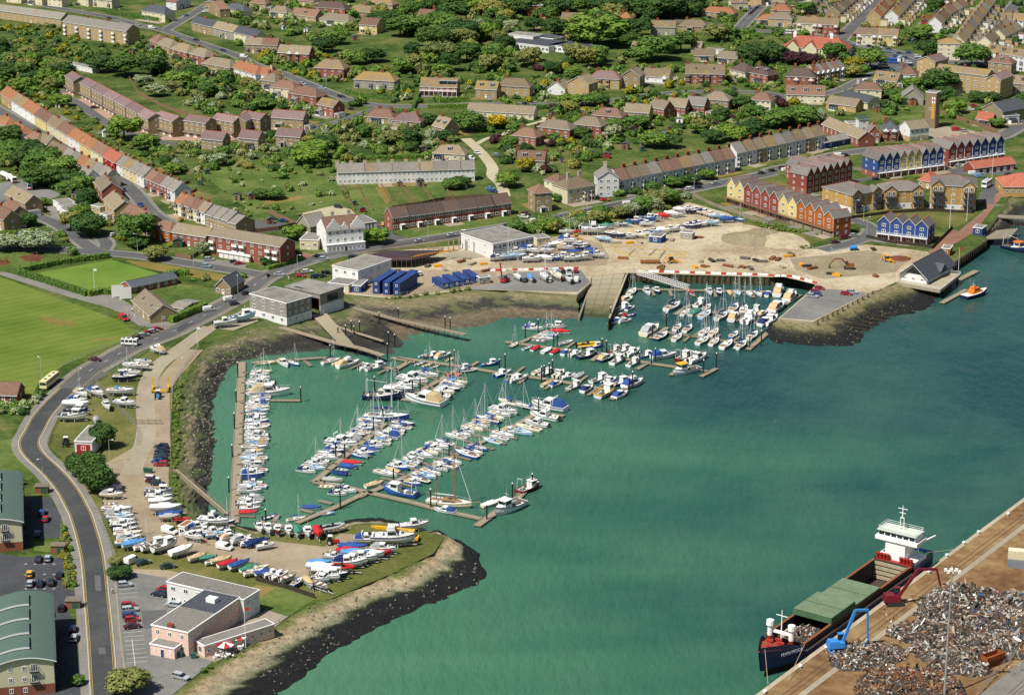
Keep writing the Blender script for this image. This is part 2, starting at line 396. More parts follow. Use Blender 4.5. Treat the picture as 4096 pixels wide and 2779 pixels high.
surf('old_concrete', '#9a917c', .3, .2, .9); surf('wall_concrete', '#857c69', .35, .25, .9)
def wall_along(name, P, z0, z1, t, mat, label=None, cat='wall'):
 mb = MB(); L = offset_line(P, t / 2); Rr = offset_line(P, -t / 2)
 mb.loft([[(a.x, a.y, z0), (b.x, b.y, z0), (b.x, b.y, z1), (a.x, a.y, z1)] for a, b in zip(L, Rr)])
 o = obj(name, mb.mesh(name, mat))
 return tag(o, label, cat) if label else setting(o)
wall_along('quay_wall', F("2030,1160 2048,1163 2180,1173 2307,1181 2362,1130"), 1.0, LAND + .25, .8, 'wall_concrete')
wall_along('slip_wall', [G((2366, 1110)), G((2316, 1284), 0)], -.4, 1.6, .6, 'wall_concrete')
# ---- the town's open ground, roads and hard standings
def patch(name, s, dz, mat, t='D', **k): return sheet(name, pts(t, s), dz, mat, **k)
patch('playing_field', "0,628 150,683 265,725 295,745 330,752 242,789 141,831 86,872 73,897 -60,900 -200,700", .02, 'field_grass')
patch('bowling_green', "325,910 1000,785 1505,935 800,1095", .06, 'green_grass', 'e')
patch('green_path', "0,895 60,900 700,1085 1050,1110 1190,1200 1400,1240 1560,1270 1530,1380 1380,1400 1250,1380 1100,1270 980,1220 600,1115 0,925", .04, 'pavement_grey', 'e')
patch('play_lawn', "0,720 440,740 900,745 950,770 160,880 0,880 -200,860", .02, 'meadow', 'e')
for s in ("170,760 330,735 400,760 350,800 230,800", "510,780 590,765 630,780 560,790", "-10,800 60,780 95,815 40,835 0,835", "250,830 300,825 300,838 255,840"): patch('woodchip_patch', s, .04, 'woodchip', 'e')
patch('dry_lawn', "1120,790 1500,830 2150,945 2080,985 1700,940 1300,860", .03, 'dry_grass', 'e')
patch('park_lawn', "1600,1000 1850,1040 2090,1090 2040,1130 1750,1230 1450,1220 1420,1140 1580,1100", .03, 'meadow', 'e')
patch('park_lawn', "1640,980 1950,1050 2307,960 2307,1060 1850,1235 1600,1160", .02, 'rough_grass', 'e')
patch('meadow', "D:180,960 0,1000 0,1090 70,1090 85,1060 60,1025 40,990", .02, 'meadow')
patch('meadow', "500,440 560,395 700,385 760,400 790,470 640,480 560,470", .02, 'meadow', busy=False)
patch('shed_apron', "e:1860,1395 2240,1215 2307,1250 f:20,1340 e:2100,1425", .09, 'concrete_pale', 'e')
patch('cricket_square', "e:360,1300 470,1305 690,1345 640,1385 500,1375 400,1340", .03, 'dry_grass', 'e')
patch('worn_strip', "e:825,1505 1070,1485 1075,1495 830,1518", .03, 'dry_grass', 'e')
patch('cottage_garden', "790,420 860,410 905,465 850,490 800,480", .02, 'meadow')
patch('lawn_strip', "f:940,130 1010,100 1290,300 1050,360 950,340", .03, 'meadow', 'f')
patch('lawn_strip', "f:1070,130 1170,130 1220,240 1180,290 1130,230", .04, 'dry_grass', 'f')
patch('lawn_strip', "f:1520,110 1720,105 1760,190 1590,200", .04, 'meadow', 'f')
patch('terrace_lawn', "f:1230,540 2307,400 2307,455 1700,560 1420,605", .03, 'meadow', 'f')
patch('tower_lawn', "d:1110,1070 1390,1020 1400,1090 1230,1110", .03, 'meadow', 'd')
patch('tower_lawn', "d:1520,1080 1950,1195 1900,1210 1510,1120", .03, 'meadow', 'd')
patch('flats_lawn', "h:740,380 1060,330 1430,310 1790,340 1900,360 1700,500 1500,490 1100,380 830,460", .03, 'rough_grass', 'h')
patch('compound_grass', "i:1400,0 1700,0 1790,30 1560,330 1500,1577 l:1500,0 2090,100 m:0,300 600,330 800,250 1180,200 1520,280 1700,330 1600,480 1160,690 620,910 l:2307,620 1500,520 1060,480 1000,250 900,0 i:880,1500 690,1100 420,880 470,640 700,400 900,300", .03, 'rough_grass', 'i')
patch('boat_yard', "i:960,1040 1200,900 1270,780 1300,560 1520,560 1520,1577 l:1550,100 1900,130 2307,260 m:0,350 620,420 760,300 1180,330 1150,360 900,420 640,460 480,660 420,720 0,560 l:1560,330 1250,260 1230,60 1010,0 i:930,1500 930,1290 990,1240", .05, 'yard_dirt', 'i')
ribbon('yard_track', pts('e', "1900,1390 i:1640,0 1420,170 1330,330 1310,520 1320,700 1300,860 1230,1000 1180,1150"), 6.2, .08, 'concrete_pale')
ribbon('yard_verge', pts('i', "1750,20 1540,250 1450,400 1440,560 1440,760 1450,900"), 6.5, .06, 'yard_dirt')
patch('club_car_park', "l:1030,540 1180,470 1500,520 1650,700 2000,900 1900,1290 1560,1570 1400,1640 1070,1640 1130,1380", .07, 'club_tarmac', 'l')
patch('sandy_verge', "l:1090,440 1500,450 2150,600 2160,650 1700,560 1150,490", .06, 'yard_dirt', 'l')
patch('club_lawn', "m:0,900 110,790 220,790 540,880 290,1050 100,990", .05, 'meadow', 'm')
patch('club_sandpit', "l:2150,650 2300,590 m:0,760 180,790 0,900", .06, 'dry_grass', 'l')
patch('club_terrace', "l:1800,1240 1940,1280 2307,1100 m:290,1050 100,990 0,1040 l:2200,800 1760,1150", .09, 'concrete_pale', 'l')
patch('flats_car_park', "l:160,330 575,340 600,620 700,640 750,700 600,800 690,950 730,1577 500,1640 0,1640 0,300", .05, 'black_tarmac', 'l')
patch('flats_car_park', "i:215,1345 470,1350 480,1420 540,1480 l:550,0 540,160 300,165 215,300 200,0", .05, 'black_tarmac', 'i')
patch('planting_bed', "l:545,0 620,100 650,330 680,600 590,610 570,340 540,160", .06, 'garden', 'l', busy=False)
patch('flats_grass', "l:300,195 470,195 480,290 310,280", .06, 'meadow', 'l')
patch('tanker_yard', "e:-60,110 200,60 560,200 460,240 280,250 300,370 -60,330", .05, 'club_tarmac', 'e')
patch('garage_drive', "e:390,290 480,300 590,440 500,430", .06, 'pavement_grey', 'e')
patch('forecourt', "e:1740,780 1990,790 2220,830 2210,870 1760,800", .07, 'pavement_grey', 'e')
patch('inn_yard', "f:400,370 700,300 850,330 900,380 700,420 500,430", .05, 'chalk', 'f')
patch('court_car_park', "f:-60,440 120,430 360,480 380,490 0,560 -80,520", .05, 'tarmac', 'f')
patch('court_car_park', "f:1050,460 1180,450 1240,560 1430,605 1180,640 1060,560", .06, 'tarmac', 'f')
patch('building_site', "f:980,730 1900,650 2307,740 g:0,720 500,560 850,500 1300,430 1480,290 1600,270 1950,370 2307,540 h:0,480 300,690 450,690 900,650 1250,690 1480,720 1560,760 1420,860 1000,1060 950,1070 410,1345 95,1318 420,1040 430,1010 100,930 F:3190,1106 3072,1109 2512,1092 2368,1103 2362,1128 2305,1178 2048,1163 1867,1158 1690,1181 1557,1194 1352,1174 f:740,1000 1170,830", .04, 'site_sand', 'f')
patch('boatyard_hard', "g:0,640 500,560 800,640 880,760 850,840 100,860 0,850 f:2100,800", .06, 'yard_dirt', 'g')
patch('boatyard_quay', "g:0,900 620,880 700,985 590,1078 0,1062 f:1780,1050", .06, 'club_tarmac', 'g')
patch('pier_deck', "h:420,1045 650,1060 900,1090 410,1335 100,1310", .07, 'club_tarmac', 'h')
patch('cabin_yard', "f:1170,880 2150,880 2200,1000 1500,1100 1250,1130 760,1080", .06, 'yard_dirt', 'f')
patch('dug_ground', "h:200,780 900,700 1250,800 1150,900 500,960 250,880", .05, 'spoil', 'h')
patch('weedy_strip', "g:1950,370 2307,520 h:440,560 560,590 300,690 g:2307,600 2050,440", .06, 'rough_grass', 'g')
patch('bank_grass', "g:0,490 500,440 1400,270 1640,215 1660,250 1480,300 1290,440 600,520 300,560 0,540 f:1990,600 1200,690 1150,680", .05, 'rough_grass', 'g', busy=False)
patch('fire_station_yard', "d:1440,1160 1600,1140 1960,1200 2000,1260 1450,1290", .05, 'concrete_pale', 'd')
patch('estate_court', "d:760,1620 980,1590 1580,1510 1620,1495 2130,1420 2240,1440 2230,1530 2120,1577 h:2000,20 1500,20 1000,40 750,110", .045, 'tarmac', 'd')
patch('promenade', "h:1440,720 1650,520 1720,530 1960,330 1990,230 2307,60 2307,200 2100,230 1870,530 1490,760", .07, 'brick_paving', 'h')
patch('inn_paving', "f:330,720 400,715 530,750 480,780 380,770", .1, 'brick_paving', 'f')
patch('townhouse_paving', "a:690,900 750,890 1080,1080 1380,1200 1320,1225 1180,1190 850,1010", .06, 'pink_paving', 'a')
patch('townhouse_paving', "a:1370,1260 1400,1220 1640,1240 2307,1210 b:0,1200 0,1240 a:2000,1280", .06, 'pink_paving', 'a')
patch('townhouse_paving', "a:540,850 600,815 680,870 600,880", .06, 'pink_paving', 'a')
patch('allotment', "f:60,250 400,210 420,240 100,290", .03, 'dry_grass', 'f')
patch('scrub_field', "b:-50,1420 500,1450 760,1400 730,1577 f:700,60 740,200 500,340 200,350 0,370 -60,340 e:1900,80 1800,20", .02, 'meadow', 'b', busy=False)
# ---- roads: pavement ribbon below, carriageway above, kerbs and lines on the coast road
def road(name, L, w, mat='tarmac', pave=1.6, dz=.1):
 if pave: ribbon('pavement', L, w + 2 * pave, dz - .02 if dz < .1 else .08, 'pavement_grey')
 return ribbon(name, L, w, dz, mat)
COAST = pts('l', "955,1760 940,1577 905,1080 872,720 830,320 742,0 i:695,1445 610,1290 480,1130 325,985 268,900 268,830 310,755 375,630 485,500 622,368")
COAST2 = pts('i', "622,368 800,215 1000,100 1180,0 e:1480,1470 1700,1360 1950,1230 2200,1090 f:60,960 250,880")
road('coast_road', COAST, 6.2, 'new_tarmac', 2.4)
road('coast_road', COAST2, 8.5, 'tarmac', 1.8)
road('fort_road', pts('e', "-300,640 0,662 400,690 900,722 1300,757 1700,820 2307,915 f:120,930 260,880"), 7)
road('harbour_road', pts('f', "120,920 330,840 600,760 900,700 1300,640 1700,580 2307,480 g:300,430 700,345 1100,262 1500,178 1900,95 2307,10 d:60,1530 300,1480 600,1400 850,1360 1200,1330 2000,1260 2307,1110 2600,960"), 7.5, pave=2)
road('gibbon_road', pts('e', "870,720 760,640 640,545 480,450 300,385 0,310 -200,280"), 6)
road('gibbon_road', pts('e', "930,700 960,640 900,575"), 5)
road('terrace_street', pts('a', "-200,880 0,1000 200,1110 420,1230 620,1350 800,1450 900,1510 e:1000,0 1120,95 1240,215 1330,330 1440,420 1600,500 1850,570 f:-50,680 150,720 330,760"), 6.5, pave=1.8)
road('hill_road', pts('a', "-300,-60 100,0 600,90 1000,160 1300,240 1500,285 1800,390 2100,490 b:0,590 200,650 400,730 700,850 900,920 1150,955 1500,958 2000,940 2307,938 c:300,945 800,925 1000,895 1300,850 1700,828 2100,832 2307,845 d:200,880 500,850 700,790 900,690 1100,640 1400,600"), 6)
road('hill_lane', pts('a', "1480,280 1700,150 1950,0 2300,-160"), 6)
road('bungalow_road', pts('b', "1150,960 1000,1010 800,1080 500,1160 390,1215"), 4.5, pave=.8)
road('close_road', pts('a', "560,860 700,930 800,1000 900,1070 1080,1170 1250,1230 1400,1270 1600,1300 1830,1305"), 5.5, pave=.6)
ribbon('chalk_track', pts('b', "1890,1250 1960,1310 2050,1400 2130,1510 f:2130,30 2210,110 2240,215"), 5.5, .07, 'chalk')
ribbon('chalk_track', pts('b', "1990,1300 2080,1250 2200,1220 c:100,1140 250,1100 300,1075 180,1040 60,1040"), 3, .06, 'chalk')
road('street', pts('d', "640,370 760,250 900,110 1010,0 1200,-170"), 8)
road('street', pts('d', "1760,540 1850,460 1980,320 2100,190 2200,80 2270,0 2400,-140"), 8)
road('cross_street', pts('c', "1300,190 1600,200 2000,255 2307,285 d:300,310 560,340 760,400 1000,440 1250,490 1500,560 1900,560 2307,640"), 7)
road('street', pts('c', "2060,250 2160,140 2270,30 2360,-60"), 7)
patch('street_car_park', "d:780,480 1180,480 1500,560 1900,540 1960,600 1650,620 1330,600 1050,640 760,600", .06, 'tarmac', 'd')
patch('school_yard', "d:740,500 790,480 1180,560 1160,620 960,640 760,590", .07, 'tarmac', 'd')
road('estate_close', pts('h', "720,420 830,450 920,500 930,540 850,600 700,650 480,700"), 6, pave=1.6)
road('quay_road', pts('h', "2307,0 2100,90 1980,200 1960,280"), 7, pave=0)
for k_, s_ in enumerate(("i:700,330 900,190 960,240 770,370", "e:1560,1420 1700,1340 1760,1360 1620,1440", "f:500,800 760,730 790,750 560,815", "l:850,500 905,500 915,640 862,640", "l:885,1150 950,1150 955,1210 890,1210", "e:1290,340 1420,380 1400,420 1310,390", "l:1270,820 1500,810 1520,960 1300,980", "l:1160,1500 1380,1410 1360,1470 1250,1520", "g:900,300 1100,255 1130,275 920,320")): patch('tarmac_patch', s_, .108 if k_ not in (6, 7) else .075, ('tarmac', 'black_tarmac', 'club_tarmac')[k_ % 3] if k_ not in (3, 4) else 'tarmac', 'l', busy=False)
surf('kerb_stone', '#b0ac9f', .15, .6); plain('yellow_line', '#b59c45', .8); plain('white_line', '#cfcfc8', .7)
SL = smooth_line(COAST, 4)
for side in (1, -1):
 E1 = offset_line(SL, side * 3.22); mb = MB()
 A, B = offset_line(SL, side * 3.12), offset_line(SL, side * 3.34)
 mb.loft([[(a.x, a.y, LAND + .05), (b.x, b.y, LAND + .05), (b.x, b.y, LAND + .22), (a.x, a.y, LAND + .22)] for a, b in zip(A, B)])
 setting(obj('kerb', mb.mesh('kerb', 'kerb_stone')))
 for o in (2.6, 2.95): ribbon('yellow_line', COAST, .1, .125, 'yellow_line', busy=False, off=side * o)
 ribbon('yellow_line', COAST2, .15, .125, 'yellow_line', busy=False, off=side * 3.9)
def dashes(L, every=6, ln=2, w=.15):
 L = smooth_line(L, 6); mb = MB(); acc = 0
 for a, b in zip(L, L[1:]):
  acc += (b - a).length
  if acc > every:
   acc = 0; d = (b - a).normalized(); nn = Vector((-d.y, d.x, 0)) * w / 2; z = Vector((0, 0, .13))
   mb.face([a - nn + z, a + d * ln - nn + z, a + d * ln + nn + z, a + nn + z])
 return setting(obj('lane_marking', mb.mesh('lane_marking', 'white_line')))
dashes(COAST2, 9, 3); dashes(pts('c', "2060,250 2160,140 2270,30"), 8, 3); dashes(pts('a', "1250,228 1500,285 1700,355"), 8, 3)
ribbon('white_line', pts('l', "1040,540 1075,960 1100,1180 1130,1380"), .35, .12, 'concrete_pale', busy=False)
for k in range(19):     # parking bay lines of the club
 f = k / 18; a = at('l', 1062 + 85 * f, 590 + 700 * f)
 if 3 < k < 9: continue
 ribbon('bay_line', [a, a + Vector((4.8, 1.0, 0))], .12, .11, 'white_line', 0, busy=False)
for s in ("1125,1085 1190,1080 1222,1340 1140,1340", ): ribbon('bay_line', pts('l', s), .12, .115, 'white_line', 0, busy=False)
for x in (230, 315, 400, 485):
 for y in (400, 493, 622):
  a = at('l', x, y); ribbon('bay_line', [a - Vector((.5, 0, 0)), a + Vector((.5, 0, 0))], .12, .07, 'white_line', 0, busy=False); ribbon('bay_line', [a, a + Vector((0, .8, 0))], .12, .075, 'white_line', 0, busy=False)
# ---- the commercial quay across the channel
Q0, Q1 = at('n', 160, 1486), at('n', 2200, -10)
qd = (Q1 - Q0).normalized(); qn = Vector((qd.y, -qd.x, 0))
def QP(along, across, z=LAND):
 p = Q0 + qd * along + qn * across; return Vector((p.x, p.y, z))
qp = [QP(-120, 0), QP(420, 0), QP(420, 400), QP(-120, 400)]
sheet('quay_ground', qp, 0, 'quay_dirt')
mb = MB(); mb.loft([[QP(a, 0, -.5), QP(a, 1.3, -.5), QP(a, 1.3, LAND + .06), QP(a, 0, LAND + .06)] for a in range(-120, 421, 12)])
surf('quay_cope', '#a29781', .3, .2, .85); setting(obj('quay_edge', mb.mesh('quay_edge', 'quay_cope')))
setting(ribbon('quay_strip', [QP(-120, 9, LAND), QP(420, 9, LAND)], 1.6, .04, 'concrete_pale', 0))
for o in (5.2, 6.7): ribbon('crane_rail', [QP(-120, o), QP(420, o)], .14, .05, 'new_tarmac', 0)
surf('sheet_pile_steel', '#4b4330', .5, .35, .9); surf('timber_dark', '#3a352c', .35, .5, .9); surf('timber_grey', '#7d7666', .3, .5, .9)
def pile_wall(name, P, z0=-1, z1=LAND - .12):
 mb = MB(); d0 = 0; ring = []
 for a, b in zip(P, P[1:]):
  d = (b - a); L = d.length; d.normalize(); nn = Vector((-d.y, d.x, 0)); k = max(1, int(L / .55))
  for q in range(k):
   o = (0, .0, .42, .42)[q % 4]; p = a + d * (L * q / k) + nn * o
   ring.append([(p.x, p.y, z0), (p.x, p.y, z1)])
 for r, s2 in zip(ring, ring[1:]): mb.face([r[0], s2[0], s2[1], r[1]])
 o = setting(obj(name, mb.mesh(name, 'sheet_pile_steel'))); return o
pile_wall('sheet_pile_wall', F("2434,1287 2505,1100 2512,1092")); pile_wall('sheet_pile_wall', F("2512,1092 3072,1109 3190,1106 3266,1140 3254,1154 3112,1278"))
wall_along('wall_cope', F("2438,1270 2506,1098 2514,1090 3072,1107 3190,1104 3268,1139 3256,1153 3114,1277 3250,1290"), LAND - .5, LAND + .12, .7, 'old_concrete')
wall_along('harbour_wall', F("3800,1062 3946,963 3936,940 3992,870"), -1, LAND + .1, .8, 'timber_dark')
for k in range(60):     # timber fender posts of the harbour wall
 f = k / 59; p = F("3803,1066")[0].lerp(F("3948,966")[0], f)
 if k % 3 == 0:
  mb = MB(); mb.box(-.2, .2, -.2, .2, -4.5, .3); o = obj('fender_post', cached('fpost', lambda: mb.mesh('fender_post', 'timber_dark')), None, (p.x, p.y, LAND)); tag(o, 'dark timber fender post against the harbour wall', 'post', 'timber fender posts of the harbour wall')

# ================================================================== BUILDINGS
KL[0] = .85
WALL = {}
for k, hx, wd in (('white', '#e6e6e2', 'white rendered'), ('cream', '#ddd3b0', 'cream rendered'), ('yellow', '#dcc987', 'pale yellow'), ('tan', '#b59c70', 'yellow-brown brick'),
        ('brown', '#9f8a68', 'brown brick'), ('red', '#965d4a', 'red brick'), ('grey', '#a09a8b', 'grey rendered'), ('blue', '#38528c', 'blue weatherboarded'),
        ('dred', '#8e4b42', 'dark red boarded'), ('orange', '#a9622f', 'orange brick'), ('flint', '#8d8468', 'flint stone'), ('pink', '#efccbb', 'pink rendered'), ('redpaint', '#a01d22', 'red painted'),
        ('mustard', '#bd985c', 'yellow brick')):
 WALL[k] = (surf('wall_' + k, hx, .12, .4, .9, .2, rand=.1), wd)
KL[0] = .8
ROOF = {}
for k, hx, li, am, wd in (('brown', '#86695a', '#8a7450', .25, 'brown tiled'), ('tan', '#908370', '#94835a', .4, 'weathered tan tiled'), ('grey', '#8a867e', '#8d825c', .25, 'grey slate'), ('orange', '#9c6a4e', '#8f7048', .35, 'orange tiled'),
        ('lichen', '#897a65', '#a28548', .55, 'lichen-yellow tiled'), ('plum', '#8a7571', '#80655c', .15, 'plum brown tiled'), ('slate', '#585c63', '#6a6a5a', .1, 'dark slate'), ('red', '#b06a55', '#a5765c', .2, 'red tiled'),
        ('felt', '#8e8b84', '#7a786f', .4, 'flat felt'), ('newgrey', '#7d7974', '#77736c', .1, 'grey-brown tiled'), ('green', '#4a5f55', '#4f6458', .05, 'green metal'), ('darkbrown', '#665750', '#7c5a38', .25, 'dark brown tiled')):
 ROOF[k] = (roofmat('roof_' + k, hx, li, am), wd)
KL[0] = 1.0
plain('frame_white', '#e9e9e6', .5); plain('frame_dark', '#2a2b2d', .5)
n = NT('glass_dark'); MATS['glass_dark'] = n.done(n.ramp(n.noise(.35, 1), [(.35, lin('#10151a')), (.7, lin('#39434a'))]), .08, .6)
plain('door_white', '#dedcd6'); plain('door_red', '#9a1f24'); plain('door_blue', '#2a4472'); plain('door_green', '#2a5a48'); plain('door_brown', '#54382a'); plain('timber_fence', '#7a6048', .9)
surf('chimney_brick', '#7f4a36', .2, .8); surf('chimney_render', '#b9b2a0', .2, .8); plain('chimney_pot', '#b4603a', .8); plain('ridge_tile', '#b5553b', .8)
surf('lead', '#8a8d90', .15, .8); plain('rail_white', '#e4e4e0', .5)
def window_mesh(w, h, mull=1, style='frame_white'):
 def mk():
  b = MB(); t = .14
  b.box(-w / 2, w / 2, -.07, .02, -h / 2, -h / 2 + t); b.box(-w / 2, w / 2, -.07, .02, h / 2 - t, h / 2)
  b.box(-w / 2, -w / 2 + t, -.07, .02, -h / 2 + t, h / 2 - t); b.box(w / 2 - t, w / 2, -.07, .02, -h / 2 + t, h / 2 - t)
  for k in range(mull):
   x = -w / 2 + w * (k + 1) / (mull + 1); b.box(x - t / 2, x + t / 2, -.065, .0, -h / 2 + t, h / 2 - t)
  b.face([(-w / 2 + t, -.03, -h / 2 + t), (w / 2 - t, -.03, -h / 2 + t), (w / 2 - t, -.03, h / 2 - t), (-w / 2 + t, -.03, h / 2 - t)], 1)
  return b.mesh('window', [style, 'glass_dark'])
 return cached(('win', round(w, 2), round(h, 2), mull, style), mk)
def door_mesh(w, h, mat):
 def mk():
  b = MB(); t = .1
  b.box(-w / 2 - t, w / 2 + t, -.06, .02, h, h + t, 1); b.box(-w / 2 - t, -w / 2, -.06, .02, 0, h, 1); b.box(w / 2, w / 2 + t, -.06, .02, 0, h, 1)
  b.box(-w / 2, w / 2, -.04, .02, 0, h); b.box(-w * .3, w * .3, -.05, 0, h * .6, h * .88, 2)
  return b.mesh('door', [mat, 'frame_white', 'glass_dark'])
 return cached(('door', w, h, mat), mk)
def garage_mesh(w, h, mat):
 def mk():
  b = MB(); b.box(-w / 2, w / 2, -.05, .02, 0, h)
  for k in range(1, 5): b.box(-w / 2 + .05, w / 2 - .05, -.08, -.05, h * k / 5 - .03, h * k / 5 + .03)
  return b.mesh('garage_door', mat)
 return cached(('gdoor', w, h, mat), mk)
def wall_mesh(w, d, h, rise, rt, mats, gf=0):
 def mk():
  b = MB(); z0 = -.4
  def ring(za, zb, m):
   for p, q in (((0, 0), (w, 0)), ((w, 0), (w, d)), ((w, d), (0, d)), ((0, d), (0, 0))): b.face([(*p, za), (*q, za), (*q, zb), (*p, zb)], m)
  if gf: ring(z0, gf, 1); ring(gf, h, 0)
  else: ring(z0, h, 0)
  if rt == 'g': b.face([(0, d, h), (0, 0, h), (0, d / 2, h + rise)]); b.face([(w, 0, h), (w, d, h), (w, d / 2, h + rise)])
  if rt == 'f': b.face([(0, 0, h), (w, 0, h), (w / 2, 0, h + rise)]); b.face([(w, d, h), (0, d, h), (w / 2, d, h + rise)])
  if rt == 'p': b.face([(0, 0, h), (w, 0, h), (w, d, h), (0, d, h)])
  return b.mesh('wall', mats)
 return cached(('wall', round(w, 2), round(d, 2), h, rise, rt, tuple(mats), gf), mk)
def roof_mesh(w, d, h, rise, rt, mat, ov=.4, t=.2, edge='frame_white'):
 def mk():
  b = MB(); lo = .03
  if rt == 'g':
   k = rise / (d / 2); y0, y1, z = -ov, d + ov, h - k * ov
   sec = [(y0, z + lo), (d / 2, h + rise + lo), (y1, z + lo), (y1, z + lo + t), (d / 2, h + rise + lo + t), (y0, z + lo + t)]
   b.loft([[(x, y, zz) for y, zz in sec] for x in (-ov * .6, w + ov * .6)], 0, cap0=False, cap1=False)
   b.m[2] = 1; b.m[5] = 1
   for x in (-ov * .6, w + ov * .6):
    f1 = [(x, *sec[i]) for i in (0, 1, 4, 5)]; f2 = [(x, *sec[i]) for i in (1, 2, 3, 4)]
    b.face(f1 if x < 0 else f1[::-1], 1); b.face(f2 if x < 0 else f2[::-1], 1)
   b.bar((-ov * .6, d / 2, h + rise + t + lo), (w + ov * .6, d / 2, h + rise + t + lo), .26, .14, 2)
  elif rt == 'f':
   k = rise / (w / 2); x0, x1, z = -ov * .7, w + ov * .7, h - k * ov * .7
   sec = [(x0, z + lo), (w / 2, h + rise + lo), (x1, z + lo), (x1, z + lo + t), (w / 2, h + rise + lo + t), (x0, z + lo + t)]
   b.loft([[(x, y, zz) for x, zz in sec] for y in (d + ov, -ov)], 0, cap0=False, cap1=False)
   for y in (-ov, d + ov):
    f1 = [(sec[i][0], y, sec[i][1]) for i in (0, 1, 4, 5)]; f2 = [(sec[i][0], y, sec[i][1]) for i in (1, 2, 3, 4)]
    b.face(f1 if y > 0 else f1[::-1], 1); b.face(f2 if y > 0 else f2[::-1], 1)
   b.bar((w / 2, -ov, h + rise + t + lo), (w / 2, d + ov, h + rise + t + lo), .26, .14, 2)
  elif rt == 'h':
   a = min(w, d) / 2 * .92
   if w >= d: r0, r1 = (a, d / 2, h + rise), (w - a, d / 2, h + rise)
   else: r0, r1 = (w / 2, a, h + rise), (w / 2, d - a, h + rise)
   e = [(-ov, -ov, h), (w + ov, -ov, h), (w + ov, d + ov, h), (-ov, d + ov, h)]; u = [(x, y, z - .16) for x, y, z in e]
   for i in range(4): j = (i + 1) % 4; b.face([u[i], u[j], e[j], e[i]], 1)
   b.face(u[::-1], 1)
   if w >= d: fs = ([e[0], e[1], r1, r0], [e[1], e[2], r1], [e[2], e[3], r0, r1], [e[3], e[0], r0])
   else: fs = ([e[0], e[1], r0], [e[1], e[2], r1, r0], [e[2], e[3], r1], [e[3], e[0], r0, r1])
   for q in fs: b.face(q)
   for p, q in ((r0, r1), (e[0], r0), (e[3], r0) if w >= d else (e[1], r0), (e[1], r1) if w >= d else (e[3], r1), (e[2], r1)): b.bar(p, q, .22, .12, 2)
  else:
   b.box(-.18, w + .18, -.18, d + .18, h + .01, h + .3, 1); b.box(.12, w - .12, .12, d - .12, h + .3, h + .34, 0)
  return b.mesh('roof', [mat, edge, 'ridge_tile' if mat.name in ('roof_newgrey', 'roof_plum', 'roof_red') else mat])
 return cached(('roof', round(w, 2), round(d, 2), h, rise, rt, mat.name, ov, edge), mk)
def chimney_mesh(tall, mat='chimney_brick', pots=3):
 def mk():
  b = MB(); wd = .35 * pots / 2 + .25
  b.box(-wd, wd, -.35, .35, -1.6, tall); b.box(-wd - .08, wd + .08, -.43, .43, tall, tall + .18)
  for k in range(pots): x = -wd + (k + .5) * 2 * wd / pots; b.tube((x, 0, tall + .18), (x, 0, tall + .62), .15, .12, 6, 1)
  return b.mesh('chimney', [mat, 'chimney_pot'])
 return cached(('chim', tall, mat, pots), mk)
def dormer_mesh(w, h, dp, mat, flat=True):
 def mk():
  b = MB(); b.box(0, w, 0, dp, 0, h, 0)
  if flat: b.box(-.12, w + .12, -.15, dp, h, h + .14, 1)
  else:
   b.loft([[(-.12, y, h - .05), (w / 2, y, h + w * .4), (w + .12, y, h - .05)] for y in (dp, -.15)], 1)
  b.box(.15, w - .15, -.03, 0, .25, h - .15, 2)
  for x in (.15, w / 2 - .04, w - .23): b.box(x, x + .08, -.06, 0, .25, h - .15, 3)
  return b.mesh('dormer', [mat, 'lead' if flat else mat, 'glass_dark', 'frame_white'])
 return cached(('dorm', w, h, dp, mat.name, flat), mk)
def bay_mesh(w, dp, h, wall, gable=None):
 def mk():
  b = MB(); i = w * .22; P = [(0, 0), (i, -dp), (w - i, -dp), (w, 0)]
  b.prism(P, -.3, h)
  for z0 in ([.7] if h < 4 else [.7, 3.3]):
   for p, q in zip(P, P[1:]):
    p, q = Vector(p), Vector(q); d = (q - p); nn = Vector((d.y, -d.x)).normalized() * .03; a, c = p + d * .12 + nn, q - d * .12 + nn
    b.face([(a.x, a.y, z0), (c.x, c.y, z0), (c.x, c.y, z0 + 1.5), (a.x, a.y, z0 + 1.5)], 1)
    for s2, e2 in ((z0 - .12, z0), (z0 + 1.5, z0 + 1.65)): b.face([(a.x, a.y, s2), (c.x, c.y, s2), (c.x, c.y, e2), (a.x, a.y, e2)], 2)
  if gable: b.loft([[(-.2, y, h), (w / 2, y, h + gable), (w + .2, y, h)] for y in (1.6, -dp - .2)], 3)
  else: b.loft([[(-.15, .0, h), (i - .1, -dp - .15, h), (w - i + .1, -dp - .15, h), (w + .15, 0, h)], [(w * .3, 0, h + .7)] * 4], 3, closed=False, cap0=False, cap1=False)
  return b.mesh('bay_window', [wall, 'glass_dark', 'frame_white', MATS['roof_slate'] if not gable else 'frame_white'])
 return cached(('bay', w, dp, h, wall.name, gable), mk)
def balcony_mesh(w, dp=1.3, rail='rail_white', solid=False):
 def mk():
  b = MB(); b.box(-w / 2, w / 2, -dp, 0, -.15, 0)
  if solid: b.box(-w / 2, w / 2, -dp, -dp + .08, 0, 1.0); b.box(-w / 2, -w / 2 + .08, -dp, 0, 0, 1.0); b.box(w / 2 - .08, w / 2, -dp, 0, 0, 1.0)
  else:
   for z in (.5, 1.0): b.box(-w / 2, w / 2, -dp, -dp + .06, z, z + .06)
   k = max(2, int(w / .5))
   for q in range(k + 1): x = -w / 2 + w * q / k; b.box(x - .03, x + .03, -dp, -dp + .06, 0, 1.0)
   for x in (-w / 2, w / 2 - .06): b.box(x, x + .06, -dp, 0, .95, 1.05)
  return b.mesh('balcony', rail)
 return cached(('balc', round(w, 2), dp, rail, solid), mk)
